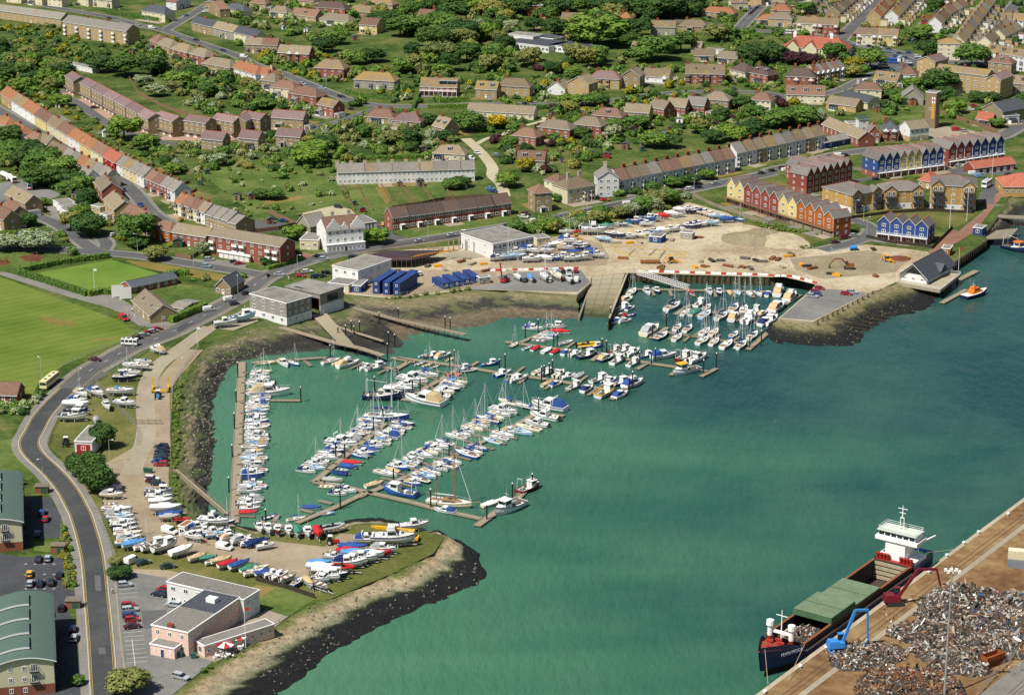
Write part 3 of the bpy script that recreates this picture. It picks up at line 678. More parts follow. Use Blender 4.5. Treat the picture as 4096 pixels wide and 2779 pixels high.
def face_at(root, face, w, d):
 """transform of a wall face: x along the wall, -y outwards"""
 return {'F': (0, 0, 0, w), 'R': (w, 0, math.pi / 2, d), 'L': (0, d, -math.pi / 2, d), 'B': (w, d, math.pi, w)}[face]
def on_face(root, name, mesh, face, w, d, u, z, parent=None):
 x, y, r, L = face_at(root, face, w, d)
 p = Vector((x + math.cos(r) * u, y + math.sin(r) * u, z)); return obj(name, mesh, parent or root, p, r)
def lean_mesh(q):
 b = MB(); W_, D_, z = ((4, 2.6, 2.3), (3.6, 3, 2.6), (2.2, 1.4, 2.3), (3, 5.5, 2.4))[q]
 if q == 3: b.box(0, W_, 0, D_, -.2, z); b.box(-.1, W_ + .1, -.1, D_ + .1, z, z + .12, 2); b.box(.3, W_ - .3, -.04, 0, 0, 2, 3)
 else:
  b.box(0, W_, -D_, 0, -.2, z); b.loft([[(x, -D_ - .15, z), (x, -D_ - .15, z + .1), (x, -.01, z + .8), (x, -.01, z)] for x in (W_ + .1, -.1)], 1 if q == 0 else 2)
  for k in range(4 if q == 0 else 1): x = .15 + k * W_ / 4; b.box(x, x + (W_ / 4 - .15 if q == 0 else W_ - .3), -D_ - .03, -D_, .7 if q < 2 else .1, z - .2, 1)
 return b.mesh('extension', ['frame_white', 'glass_dark', ROOF['felt'][0], 'timber_fence'])
HOUSES = []; KIN = []
def H(t, x1, y1, x2, y2, d=8, h=5, rise=3, rt='g', wall='tan', roof='tan', n=3, st=2, door='door_white', ch=(.25,), E=0, side=1, where='', kind='house', cat='house', gf=None,
        bay=None, dorm=0, dflat=True, wsz=(1.5, 1.25), pot='chimney_brick', pt=None, group=None, extra='', name=None, garages=0, sl=0, edge='frame_white', ov=.4, label=None, cht=1.1, d3=None):
 if pt: A, B = pt
 else:
  zz = LAND + (h if E else 0); A, B = at(t, x1, y1, zz), at(t, x2, y2, zz)
 if A.y > 930 and st < 4 and rt != 'p' and h < 8.1 and rise < 4: h = round(h * 1.1, 2); rise = round(rise * 1.22, 2)
 v = B - A; w = v.length; r = math.atan2(v.y, v.x)
 if not pt: w = round(w * 4) / 4
 if d3:
  q = at(*d3, LAND + (h if E else 0)) - A; d = round((-math.sin(r) * q.x + math.cos(r) * q.y) * 4) / 4
 wm, ww = WALL[wall]; rm, rw = ROOF[roof]
 lab = label or f"{ww} {kind} with {rw} roof{' ' + extra if extra else ''}{' ' + where if where else ''}"
 for wd in (' tiled', ' rendered', ' weathered', ' boarded', ' weatherboarded'):
  if len(lab.split()) > 16: lab = lab.replace(wd, '', 1)
 root = thing(name or kind.replace(' ', '_').replace('-', '_'), lab, cat, (A.x, A.y, LAND), r, group or (f"{kind}s {where}" if where else None))
 mats = [wm] + ([WALL[gf][0]] if gf else [])
 obj('wall', wall_mesh(w, d, h, rise, rt, mats, 2.7 if gf else 0), root)
 ro = obj('roof', roof_mesh(w, d, h, rise, rt, rm, ov, edge=edge), root)
 for c in ch:
  if rt in 'gh': x = w * c; y = d * .5
  else: x = w * .5; y = d * c
  obj('chimney', chimney_mesh(cht, pot), ro, (x, y, h + rise))
 sh_ = h / st
 for q in range(st):
  z = q * sh_ + sh_ * .55
  if garages and q == 0: continue
  cols = n
  for k in range(cols):
   u = w * (k + .5) / cols
   if q == 0 and door and k == (cols // 2 if cols > 1 else 9): on_face(root, 'door', door_mesh(.95, 2.05, door), 'F', w, d, u, 0); continue
   if bay and q < bay[1] and k in bay[0]: continue
   on_face(root, 'window', window_mesh(min(wsz[0], w / cols * .72), wsz[1] if q else wsz[1] + .1), 'F', w, d, u, z)
  for fc in ('L', 'R')[0:2] if side else ():
   for k in range(side): on_face(root, 'window', window_mesh(1.0, 1.1), fc, w, d, d * (k + .5) / side, z)
 if garages:
  for k in range(garages): on_face(root, 'garage_door', garage_mesh(2.2, 2.1, 'door_white'), 'F', w, d, w * (k + .5) / garages, 0)
 if bay:
  for k in bay[0]:
   bw = min(2.6, w / n * .8); o = obj('bay_window', bay_mesh(round(bw, 1), .9, 5.2 if bay[1] == 2 else 2.7, wm, bay[2] if len(bay) > 2 else None), root, (w * (k + .5) / n - bw / 2, 0, 0))
 for k in range(dorm): obj('dormer', dormer_mesh(2.2, 1.5, d * .3, rm if not dflat else wm, dflat), root, (w * (k + .5) / dorm - 1.1, d * .16, h + rise * .32 + .15))
 for k in range(sl):
  f = (k + .6) / (sl + .2); b2 = cached(('skyl',), lambda: (lambda m: (m.box(-.45, .45, -.6, .6, 0, .1), m.mesh('skylight', 'glass_dark'))[1])(MB()))
  o = obj('skylight', b2, ro, (w * f, d * .25, h + rise * .5 + .22)); o.rotation_euler = (math.atan2(rise, d / 2), 0, 0)
 fp = [A, B, B + Vector((-math.sin(r), math.cos(r), 0)) * d, A + Vector((-math.sin(r), math.cos(r), 0)) * d]
 g = 1.0; cen = sum(fp, Vector()) / 4
 busy_poly([cen + (p - cen) * (1 + g / max(4, (p - cen).length)) for p in fp], 'house'); HOUSES.append(root); KIN.append((cen, f"{kind} {where}" if where else kind))
 root['w'] = w; root['d'] = d; root['h'] = h
 if cat == 'house' and 'terrace' not in kind and 'town' not in kind and not bay and w > 7 and R.random() < .6:
  q = R.choice((0, 0, 1, 2)); obj(('conservatory', 'extension', 'porch')[q], cached(('lean', q), lambda: lean_mesh(q)), root, (w * R.uniform(.05, .45), 0, 0))
  if R.random() < .5: tag(obj('car_garage', cached(('gar',), lambda: lean_mesh(3)), None, A + (B - A).normalized() * (w + .6) - Vector((0, 0, .02)), r), f'small flat-roofed white garage beside the {kind}', 'garage', 'small garages beside houses')
 return root
def terrace(t, x1, y1, x2, y2, cnt, walls=('tan',), roofs=('tan',), E=0, h=5, **k):
 zz = LAND + (h if E else 0); A, B = at(t, x1, y1, zz), at(t, x2, y2, zz); A.z = B.z = LAND; out = []
 u = (B - A).normalized(); L = (B - A).length / cnt; L = round(L, 2)
 for q in range(cnt):
  out.append(H(t, 0, 0, 0, 0, pt=(A + u * L * q, A + u * (L * q + L - .02)), wall=walls[q % len(walls)], roof=roofs[q % len(roofs)], h=h, **k))
 return out
# ---- the hillside streets (tile a)
W = 'on the upper hill road'
H('a', -40, 165, 555, 248, d=9, rise=2.6, roof='grey', n=12, wall='tan', kind='long brick terrace block', name='terrace_block', cat='terrace', where='above the hillside gardens', ch=(), sl=0)
fl = H('a', 570, 320, 1145, 412, d=11, h=8, rise=2.8, roof='grey', st=3, n=13, wall='tan', kind='block of flats', cat='flats', where='below the upper road', ch=(.3, .62), door=None, side=0)
for k in range(6):
 for z in (.9, 3.5, 6.1): obj('balcony', balcony_mesh(2.4, 1.2, 'rail_white', True), fl, (fl['w'] * (.02 + .19 * k) + 1.4, 0, z))
H('a', 1280, 172, 1490, 205, d=9, rise=3.4, rt='h', wall='cream', roof='slate', n=3, where='at the upper road junction', kind='detached house')
H('a', 1590, 95, 1720, 60, d=8, rise=3.2, rt='f', wall='white', roof='brown', n=2, where='beside the lane at the upper junction', kind='detached house')
H('a', 1845, 95, 1985, 165, d=7, rise=2.6, rt='f', wall='brown', roof='brown', n=2, where=W, kind='gabled house')
H('a', 2030, 120, 2190, 150, d=8, h=3, rise=3, rt='h', st=1, wall='cream', roof='slate', n=3, where=W, kind='bungalow')
terrace('a', 1728, 278, 2307, 415, 3, walls=('brown', 'grey', 'cream'), roofs=('slate', 'tan'), d=8, rise=2.8, n=4, where=W, kind='semi-detached house', ch=(.5,))
for x1, y1, x2, y2, wl_, rf in ((1350, 440, 1412, 470, 'red', 'brown'), (1415, 470, 1535, 515, 'brown', 'tan'), (1540, 520, 1690, 562, 'red', 'tan'), (1705, 565, 1850, 600, 'red', 'tan'), (1822, 655, 2075, 700, 'brown', 'tan')):
 H('a', x1, y1, x2, y2, d=9, rise=3.2, rt='h', wall=wl_, roof=rf, n=3, where='with its back to the wooded slope', kind='hipped house')
H('a', 2085, 690, 2307, 760, d=9, rise=3.2, rt='h', wall='white', roof='orange', n=4, where='among the brown hipped houses', kind='large house', st=2)
H('a', 700, 40, 800, 65, d=8, rise=2.8, wall='cream', roof='grey', n=3, where='along the top road', kind='house'); H('a', 830, 60, 1010, 80, d=8, rise=2.8, wall='cream', roof='tan', n=3, bay=((0, 2), 1), where='along the top road', kind='house')
for x, y in ((60, 20), (250, 40), (430, 55)): H('a', x, y, x + 130, y + 14, d=8, rise=2.8, wall=R.choice(['tan', 'cream']), roof=R.choice(['tan', 'brown']), n=3, where='behind the long brick terrace', kind='house')
gr = H('a', 450, 582, 835, 662, d=5.5, h=2.5, rise=.1, rt='p', roof='felt', wall='white', st=1, n=1, door=None, ch=(), side=0, garages=13, kind='garage block', cat='garages', where='with a long row of doors below the gardens')
TW = dict(h=8.2, rise=2.2, st=3, wall='brown', roof='plum', ch=(), n=4, door=None, garages=3, kind='townhouse', side=1, wsz=(1.1, 1.2))
def town(x1, y1, x2, y2, t='a', d=8.5, where='in the stepped brown row on the close', **k):
 o = H(t, x1, y1, x2, y2, d=d, where=where, **{**TW, **k}); b = MB(); w = o['w']
 b.box(0, w, -1.1, 0, 2.55, 2.7); b.box(-.02, w + .02, -1.15, -.01, 2.72, 2.8, 1)
 obj('canopy', cached(('canopy', w), lambda: b.mesh('canopy', ['frame_white', ROOF['plum'][0]])), o); return o
town(592, 815, 668, 868)
for k in range(6): town(725 + 104 * k, 878 + 57 * k, 822 + 104 * k, 930 + 57 * k)
town(1395, 1192, 1560, 1242); town(1660, 1228, 1858, 1258); town(1915, 1215, 2110, 1248); town(2160, 1195, 2350, 1222)
for t, x1, y1, x2, y2 in (('a', 1815, 1345, 2010, 1365), ('a', 2150, 1338, 2330, 1355), ('b', 178, 1320, 400, 1335), ('b', 138, 1150, 425, 1170)):
 H(t, x1, y1, x2, y2, d=7.5, rise=2.6, wall='brown', roof='plum', n=4, ch=(), where='below the brown townhouses', kind='gabled house')
town(-90, 1240, 20, 1180, 'b', where='at the end of the brown row')
S1 = dict(d=8, rise=2.8, n=2, ch=(.5,), where='on the long terraced street', kind='terraced house')
terrace('a', 10, 930, 420, 1195, 4, ('tan', 'white', 'white', 'yellow'), ('orange', 'lichen', 'orange', 'brown'), **S1)
terrace('a', 425, 1200, 1040, 1572, 6, ('cream', 'cream', 'white', 'yellow', 'cream', 'redpaint'), ('lichen', 'brown', 'orange', 'orange', 'brown', 'red'), **S1)
terrace('e', 1040, 10, 1300, 140, 4, ('white', 'cream', 'yellow', 'white'), ('grey', 'lichen', 'grey', 'grey'), **S1)
terrace('e', 1310, 155, 1580, 275, 4, ('red', 'red', 'red', 'white'), ('brown', 'brown', 'grey', 'grey'), **{**S1, 'bay': ((0,), 1)})
terrace('e', 1575, 375, 1850, 475, 4, ('cream', 'brown', 'cream', 'white'), ('orange', 'brown', 'brown', 'tan'), **{**S1, 'bay': ((0,), 2)})
terrace('e', 1855, 488, 2130, 570, 4, ('brown',), ('grey',), d=10, rise=2.6, n=2, ch=(), where='in the stepped row with grey roofs', kind='terraced house')
S2 = dict(d=7.5, rise=2.8, n=2, ch=(.5,), where='backing onto the terraced street', kind='house')
H('a', -40, 1185, 60, 1230, rt='h', wall='cream', roof='orange', **S2); H('a', 70, 1250, 190, 1310, rt='h', wall='white', roof='orange', **S2)
H('a', 232, 1335, 330, 1385, rt='h', wall='cream', roof='brown', **S2); H('a', 335, 1370, 430, 1400, rt='g', wall='cream', roof='tan', **S2); H('a', 420, 1440, 560, 1500, rt='g', wall='brown', roof='lichen', **S2)
terrace('a', 560, 1500, 960, 1700, 6, ('grey', 'brown', 'cream'), ('grey', 'grey', 'orange', 'lichen'), d=7, rise=2.6, n=2, ch=(.9,), where='in the grey terrace backing onto the street', kind='terraced house')
H('e', 700, 130, 780, 160, rt='g', wall='white', roof='grey', **S2); H('e', 780, 150, 870, 200, h=5, rt='p', wall='tan', roof='felt', d=5, rise=.1, n=1, ch=(), where='behind the grey-roofed houses', kind='extension')
H('e', 860, 190, 925, 275, d=9, rise=2.8, wall='red', roof='tan', n=3, ch=(.2, .8), where='gable end to the wide road bend', kind='semi-detached house')
H('e', 938, 350, 1035, 450, d=9.5, rise=2.8, wall='tan', roof='tan', n=3, ch=(.2, .8), where='gable end to the wide road bend', kind='semi-detached house')
H('e', 1098, 475, 1290, 560, d=9, rise=2.6, wall='tan', roof='brown', n=3, ch=(.7,), where='hidden behind the round-headed tree', kind='house')
H('e', 1362, 590, 1540, 640, d=9, rise=2.8, rt='h', wall='orange', roof='brown', n=3, where='facing the fort road', kind='detached house', ch=())
H('e', 1548, 640, 1860, 690, d=9, rise=2.8, wall='red', roof='tan', n=5, where='facing the fort road', kind='terrace pair', ch=(), name='terrace_house')
fl = H('e', 1885, 740, 2530, 850, d=10, h=8.2, rise=2.4, st=3, wall='red', roof='tan', n=9, ch=(), where='with garages by the junction', kind='block of flats', cat='flats', door=None)
wq = fl['w']
for u in (.035, .36, .46, .82, .92):
 for z in (2.8, 5.5): obj('balcony', balcony_mesh(2.6, 1.3, 'rail_white', True), fl, (wq * u + .8, 0, z))
for k in range(6): obj('garage_door', garage_mesh(2.3, 2.1, 'door_white'), fl, (wq * .2 + 2.6 * k, -1.2, 0))
b = MB(); b.box(wq * .2 - 1.6, wq * .2 + 15, -1.18, -.02, -.2, 2.4); b.box(wq * .2 - 1.7, wq * .2 + 15.2, -1.6, -1.3, 2.3, 3.3, 1); obj('garage_wall', b.mesh('garage_wall', [WALL['red'][0], 'frame_white']), fl)
H('e', 10, 420, 105, 490, d=8, rise=2.6, wall='brown', roof='brown', n=2, where='by the tanker yard', kind='house'); H('e', 55, 300, 235, 390, d=8, rise=2.6, wall='brown', roof='tan', n=3, where='by the tanker yard', kind='house', ch=(), sl=1)
H('e', -90, 480, 40, 540, d=8, rise=2.8, wall='brown', roof='brown', n=2, where='by the tanker yard', kind='house')
for k in range(3): H('e', 480 + 30 * k, 300 + 35 * k, 540 + 30 * k, 335 + 35 * k, d=7, h=2.4, rise=.1, rt='p', roof='felt', wall='white', st=1, n=1, door=None, ch=(), side=0, garages=1, kind='garage', cat='garage', where='on the drive below the tanker yard')
H('e', 822, 350, 905, 370, d=4, h=2.6, rise=.1, rt='p', wall='tan', roof='felt', st=1, n=2, door=None, ch=(), side=1, kind='garden room', cat='outbuilding', where='with flat roof'); H('e', 897, 425, 965, 440, d=4, h=2.6, rise=.1, rt='p', wall='white', roof='felt', st=1, n=2, door=None, ch=(), kind='garden room', cat='outbuilding', where='with flat roof')
# ---- centre of the hill (tile b)
U = 'along the top of the hill'
for x1, y1, x2, y2, dd, wl_, rf, rt, hh in ((-60, 85, 90, 95, 8, 'tan', 'brown', 'h', 4), (120, 150, 280, 165, 8, 'cream', 'tan', 'h', 3), (320, 175, 540, 200, 9, 'tan', 'brown', 'g', 3), (520, 110, 800, 128, 9, 'red', 'darkbrown', 'h', 3), (570, 215, 840, 245, 9, 'cream', 'tan', 'h', 3),
        (820, 145, 1110, 165, 9, 'brown', 'lichen', 'h', 3), (980, 70, 1230, 90, 9, 'tan', 'lichen', 'h', 3), (280, 40, 520, 60, 8, 'tan', 'brown', 'h', 3)):
 H('b', x1, y1, x2, y2, d=dd, h=hh, rise=3.2, rt=rt, st=1, wall=wl_, roof=rf, n=4, where=U, kind='bungalow', ch=(.5,), dorm=1 if rt == 'g' else 0)
H('b', 930, 300, 1090, 310, d=12, rise=3, rt='g', wall='yellow', roof='brown', n=3, where='at the edge of the wood', kind='large house', bay=((0,), 1, 1.6), ch=())
H('b', 1455, 215, 1590, 225, d=8, rise=3, wall='red', roof='brown', n=3, where='in the wood', kind='house', ch=(.95,), cht=2.5)
terrace('b', -100, 478, 195, 490, 2, ('brown', 'brown'), ('tan', 'brown'), d=8, rise=2.8, n=3, where='beside the hill road', kind='semi-detached house', bay=((0, 2), 1), ch=(.5,))
H('b', 195, 555, 480, 572, d=9, rise=3.2, wall='red', roof='tan', n=4, where='beside the hill road', kind='semi-detached house', extra='and gabled bays', bay=((1, 2), 2, 1.3))
H('b', -40, 740, 125, 770, d=9, rise=3, rt='h', wall='white', roof='orange', n=3, where='beside the hill road', kind='large house', ch=(.8,), pot='chimney_render')
H('b', 525, 695, 790, 710, d=10, rise=3.6, rt='h', wall='red', roof='lichen', n=4, where='beside the hill road', kind='semi-detached house', bay=((0, 3), 1), door=None, ch=(.5,))
H('b', 880, 795, 1245, 815, d=10, rise=4, rt='h', wall='grey', roof='lichen', n=6, where='beside the hill road', kind='semi-detached house', bay=((0, 2, 4), 1), ch=(.65,))
hv = H('b', 1480, 860, 1812, 870, d=9, rise=4.2, wall='red', roof='lichen', n=6, where='on the hill road', extra='and white verandah', kind='semi-detached house', ch=(.5,), wsz=(1.2, 1.5))
obj('verandah', balcony_mesh(hv['w'], 1.6), hv, (hv['w'] / 2, 0, 2.9)); obj('dormer', dormer_mesh(10, 2.2, 4, WALL['red'][0]), hv, (hv['w'] * .5, 1.2, 5.9))
b = MB()
for k in range(9): b.box(hv['w'] * k / 8 - .08, hv['w'] * k / 8 + .08, -1.6, -1.45, 0, 2.8)
obj('verandah_posts', b.mesh('verandah_posts', 'rail_white'), hv)
for x1, y1, x2, y2, wl_, rf in ((45, 800, 175, 820, 'brown', 'tan'), (125, 865, 345, 890, 'cream', 'brown'), (290, 920, 545, 960, 'red', 'brown')): H('b', x1, y1, x2, y2, d=9, h=4.6, rise=3, rt='h', wall=wl_, roof=rf, n=3, where='below the hill road', kind='hipped house')
H('b', 552, 1030, 700, 1060, d=8, rise=2.4, wall='red', roof='lichen', n=3, where='with glazed porch at the lane fork', kind='gabled house', ch=())
for x1, y1, x2, y2, wl_, rf in ((985, 1105, 1235, 1125, 'brown', 'brown'), (1228, 1145, 1480, 1160, 'brown', 'plum')): H('b', x1, y1, x2, y2, d=9, h=3, st=1, rise=3.2, rt='h', wall=wl_, roof=rf, n=4, where='at the corner of the lane', kind='bungalow', ch=(.4, .8))
H('b', 1590, 1215, 1700, 1245, d=9, h=4.5, rise=3.6, wall='brown', roof='tan', n=2, dorm=2, where='above the white cottage row', kind='gabled house')
H('b', 1590, 1440, 1880, 1455, d=9, h=3, st=1, rise=3, rt='h', wall='cream', roof='tan', n=5, dorm=1, where='behind the white cottage row', kind='bungalow')
H('b', 1900, 1050, 2500, 1085, d=9, h=3, st=1, rise=2.6, wall='cream', roof='tan', n=9, where='in hedged grounds', kind='long bungalow', ch=())
H('b', 1975, 880, 2170, 892, d=8, h=4.6, rise=3, wall='brown', roof='lichen', n=3, dorm=2, where='on the hill road', kind='chalet house', ch=())
terrace('f', 737, 112, 1972, 78, 10, ('white',), ('grey', 'grey', 'tan', 'grey'), d=7, h=5.4, rise=2.6, n=3, where='in the long white row above the harbour', kind='cottage', wsz=(1.0, 1.2), ch=(.02,), pot='chimney_render')
terrace('f', 1232, 525, 2300, 385, 7, ('red',), ('darkbrown',), d=8, h=5.2, rise=2.8, n=3, where='in the harbour road terrace', kind='terraced house', extra='and white porch', ch=(), door=None, wsz=(2.2, 1.3))
for hh in HOUSES[-7:]:
 b = MB(); b.box(-.9, .9, -1.3, 0, 0, 2.3); b.box(-.75, .75, -1.34, -1.28, .3, 2.1, 1); b.box(-1.05, 1.05, -1.5, 0, 2.3, 2.5); obj('porch', cached('porchm', lambda: b.mesh('porch', ['frame_white', 'glass_dark'])), hh, (hh['w'] * .55, 0, 0))
# ---- right of centre (tile c)
V = 'along the hill road bend'
for x1, y1, x2, y2, dd, hh, wl_, rf, rt, kw in (
  (-140, 860, 160, 875, 9, 5, 'tan', 'lichen', 'h', dict(n=4)), (320, 850, 475, 865, 10, 3.2, 'white', 'tan', 'f', dict(n=3, st=1)), (500, 860, 690, 880, 11, 6.5, 'tan', 'tan', 'f', dict(n=2, ch=())),
  (690, 795, 965, 810, 9, 5.2, 'tan', 'plum', 'h', dict(n=4, bay=((1, 2), 2))), (985, 790, 1150, 800, 11, 6, 'brown', 'tan', 'f', dict(n=2, ch=())), (1180, 740, 1410, 755, 9, 3.2, 'white', 'lichen', 'g', dict(n=3, st=1, bay=((2,), 1, 2.0))),
  (1960, 700, 2100, 735, 10, 4.5, 'cream', 'darkbrown', 'h', dict(n=3)), (2140, 740, 2300, 770, 9, 5, 'red', 'darkbrown', 'h', dict(n=3, dorm=2))):
 kw = {**dict(n=3), **kw}; H('c', x1, y1, x2, y2, d=dd, h=hh, rise=3.2, rt=rt, wall=wl_, roof=rf, where=V, kind='detached house', **kw)
H('c', 1560, 760, 1915, 765, d=10, h=5.6, rise=3.8, wall='red', roof='lichen', n=6, where=V, kind='double-fronted terrace', name='terrace_house', bay=((0, 2, 3, 5), 2), ch=(.05, .5, .95), sl=2)
b = MB();
for t, x1, y1, x2, y2, dd, hh, wl_, rf, rt, kw in (
  ('c', 230, 1230, 520, 1262, 9, 4.6, 'red', 'tan', 'h', {}), ('c', 545, 1210, 800, 1235, 10, 4.8, 'red', 'tan', 'h', {}), ('c', 0, 1300, 215, 1325, 9, 4.2, 'red', 'brown', 'h', {}), ('c', 718, 1100, 985, 1122, 9, 3.4, 'red', 'brown', 'h', dict(dorm=1)),
  ('c', 1010, 1090, 1235, 1105, 8, 4.6, 'tan', 'tan', 'g', {}), ('c', 1240, 1050, 1370, 1075, 8, 4.8, 'red', 'tan', 'g', {}), ('c', 1390, 1045, 1560, 1060, 8, 5, 'red', 'tan', 'g', {}), ('c', 1565, 1030, 1730, 1045, 8, 5, 'red', 'grey', 'g', {}),
  ('c', 1720, 985, 1950, 1000, 10, 5, 'brown', 'tan', 'h', {}), ('c', 2140, 985, 2330, 1000, 9, 4.8, 'cream', 'brown', 'h', {}), ('c', 45, 1520, 290, 1530, 8, 4, 'brown', 'brown', 'g', dict(dorm=2, ch=(.0, 1.0)))):
 kw = {**dict(n=4), **kw}; H(t, x1, y1, x2, y2, d=dd, h=hh, rise=3, rt=rt, wall=wl_, roof=rf, where='on the slope behind the white terrace', kind='house', **kw)
H('c', -60, 430, 330, 480, d=22, h=3.6, rise=.2, rt='p', st=1, wall='white', roof='slate', n=12, kind='school block', cat='school', where='low among the trees', ch=(), door=None, wsz=(2.4, 1.6))
H('c', 330, 460, 650, 505, d=18, h=3.6, rise=.2, rt='p', st=1, wall='white', roof='slate', n=8, kind='school block', cat='school', where='low among the trees beside a glass canopy', ch=(), door=None, wsz=(2.4, 1.6))
H('c', -40, 390, 190, 415, d=12, h=5.5, rise=.2, rt='p', st=1, wall='white', roof='felt', n=5, kind='school hall', cat='school', where='rising above the low roofs', ch=(), door=None)
H('c', 190, 390, 370, 415, d=12, h=4, rise=.2, rt='p', st=1, wall='white', roof='slate', n=5, kind='school block', cat='school', where='behind the school hall', ch=(), door=None)
H('c', 1250, 320, 1470, 325, d=9, rise=2.8, rt='g', wall='grey', roof='lichen', n=4, where='in the trees by the cross street', kind='house'); H('c', 1500, 280, 1760, 290, d=9, h=3, st=1, rise=3, rt='h', wall='brown', roof='lichen', n=3, where='in the trees by the cross street', kind='bungalow')
H('c', 1710, 150, 1995, 170, d=9, h=3, st=1, rise=2.6, rt='h', wall='brown', roof='orange', n=6, where='at the street corner', kind='bungalow', ch=()); H('c', 1950, 80, 2080, 90, d=9, h=5.4, rise=2.6, rt='h', wall='cream', roof='tan', n=2, where='at the street corner', kind='tall house')
H('c', 150, 150, 280, 145, d=8, h=7, rise=2, rt='p', st=3, wall='orange', roof='felt', n=2, where='in the dark wood', kind='flats', cat='flats', ch=()); H('c', 650, 60, 810, 62, d=8, h=6, rise=2.5, wall='red', roof='brown', n=4, where='in the dark wood', kind='house')
H('c', 440, 215, 620, 222, d=9, h=3, st=1, rise=2.8, wall='tan', roof='lichen', n=3, where='in the dark wood', kind='bungalow'); H('c', 210, 255, 330, 262, d=9, h=3, st=1, rise=3, rt='h', wall='tan', roof='orange', n=3, where='in the dark wood', kind='bungalow'); H('c', 960, 225, 1070, 230, d=8, h=4, rise=3, rt='h', wall='tan', roof='orange', n=2, where='behind the great round tree', kind='house')
for x1, y1, x2, y2, rf in ((1610, 480, 1700, 485, 'tan'), (1640, 550, 1820, 555, 'lichen'), (1850, 570, 2030, 580, 'tan'), (1070, 480, 1150, 485, 'lichen')): H('c', x1, y1, x2, y2, d=10, h=3, st=1, rise=2.6, wall='brown', roof=rf, n=3, where='behind the double-fronted terrace', kind='bungalow', ch=())
H('c', 1745, 485 + 0, 1890, 495, d=6, h=2.5, st=1, rise=.1, rt='p', wall='white', roof='felt', n=1, door=None, garages=2, kind='garage', cat='garage', where='behind the double-fronted terrace', ch=(), side=0)
# ---- the white Victorian terrace above the marina road
VT = dict(d=9, h=6.4, rise=3.4, n=2, wsz=(1.1, 1.6), where='in the long Victorian terrace', kind='bay-fronted house', bay=((0,), 2), ch=(.98,), cht=1.5)
terrace('g', 965, 205, 2010, -5, 11, ('white',) * 6 + ('cream',), ('brown', 'lichen', 'tan', 'grey', 'brown'), **VT)
terrace('d', -282, 1512, 510, 1338, 9, ('white', 'white', 'tan', 'white', 'cream'), ('grey', 'lichen', 'tan', 'lichen', 'grey'), **VT)
H('g', 770, 225, 960, 220, d=11, h=8, rise=2.6, rt='f', st=3, wall='white', roof='grey', n=3, where='ending the Victorian terrace', kind='gabled villa', ch=(.9,), pot='chimney_render', cht=2)
H('g', 500, 290, 750, 250, d=12, h=6.4, rise=3, rt='h', wall='cream', roof='lichen', n=4, where='before the Victorian terrace', kind='large villa', bay=((2, 3), 2), ch=(.3, .7), pot='chimney_render', cht=2)
H('g', 290, 170, 420, 200, d=8, h=5, rise=2.4, rt='h', wall='cream', roof='brown', n=2, where='beside the large villa', kind='wing', name='villa_wing', ch=())
H('g', 205, 365, 360, 352, d=9, h=8, rise=2.4, rt='h', st=3, wall='brown', roof='brown', n=2, where='at the foot of the chalk track', kind='tower house', ch=())

# ---- special buildings
def gabled_row(t, x1, y1, x2, y2, walls, d, where, h=8, rise=2.6, gf='red', balc=None, kind='gabled townhouse', st=3, d3=None):
 out = terrace(t, x1, y1, x2, y2, len(walls), walls, ('newgrey',), h=h, rise=rise, rt='f', gf=gf, d=d, n=1, st=st, ch=(), door=None, side=2, where=where, kind=kind, wsz=(1.7, 1.35), ov=.35)
 for o in out:
  w = o['w']
  if balc:
   obj('balcony', balcony_mesh(w - .1, 1.4, balc), o, (w / 2, 0, 2.75))
   b = MB(); b.box(.02, .16, -1.4, -1.26, 0, 2.7); b.box(w - .2, w - .06, -1.4, -1.26, 0, 2.7)
   obj('balcony_posts', cached(('bposts', round(w, 2), balc), lambda: b.mesh('balcony_posts', balc)), o)
  b = MB(); b.box(-.06, .06, -.12, -.02, 0, h); obj('drainpipe', cached(('pipe', h), lambda: b.mesh('drainpipe', 'frame_white')), o, (w - .1, 0, 0))
 return out
gabled_row('d', 985, 1612, 1575, 1535, ('blue', 'blue', 'blue', 'yellow', 'yellow', 'yellow', 'blue', 'blue', 'blue'), 12, 'in the harbour estate row', balc='rail_white')
gabled_row('d', 1622, 1508, 2120, 1432, ('dred', 'dred', 'dred', 'blue', 'blue', 'blue', 'blue'), 12, 'at the quay end of the estate row', balc='rail_white')
gabled_row('g', 1935, 275, 2307 + 585, 585, ('yellow', 'yellow', 'dred', 'dred', 'dred', 'dred', 'yellow', 'yellow', 'orange', 'orange', 'orange', 'orange'), 9.5, 'overlooking the building site', balc='timber_fence')
gabled_row('h', 345, 200, 755, 98, ('dred',) * 7, 10, 'behind the coloured gables', gf='red')
gabled_row('d', 230, 1640, 700, 1610, ('red',) * 5, 10, 'at the back of the estate court', gf='red', h=6)
for o in gabled_row('h', 982, 600, 1436, 655, ('blue',) * 4, 9, 'in the blue quartet by the promenade', balc='rail_white', h=7.6): pass
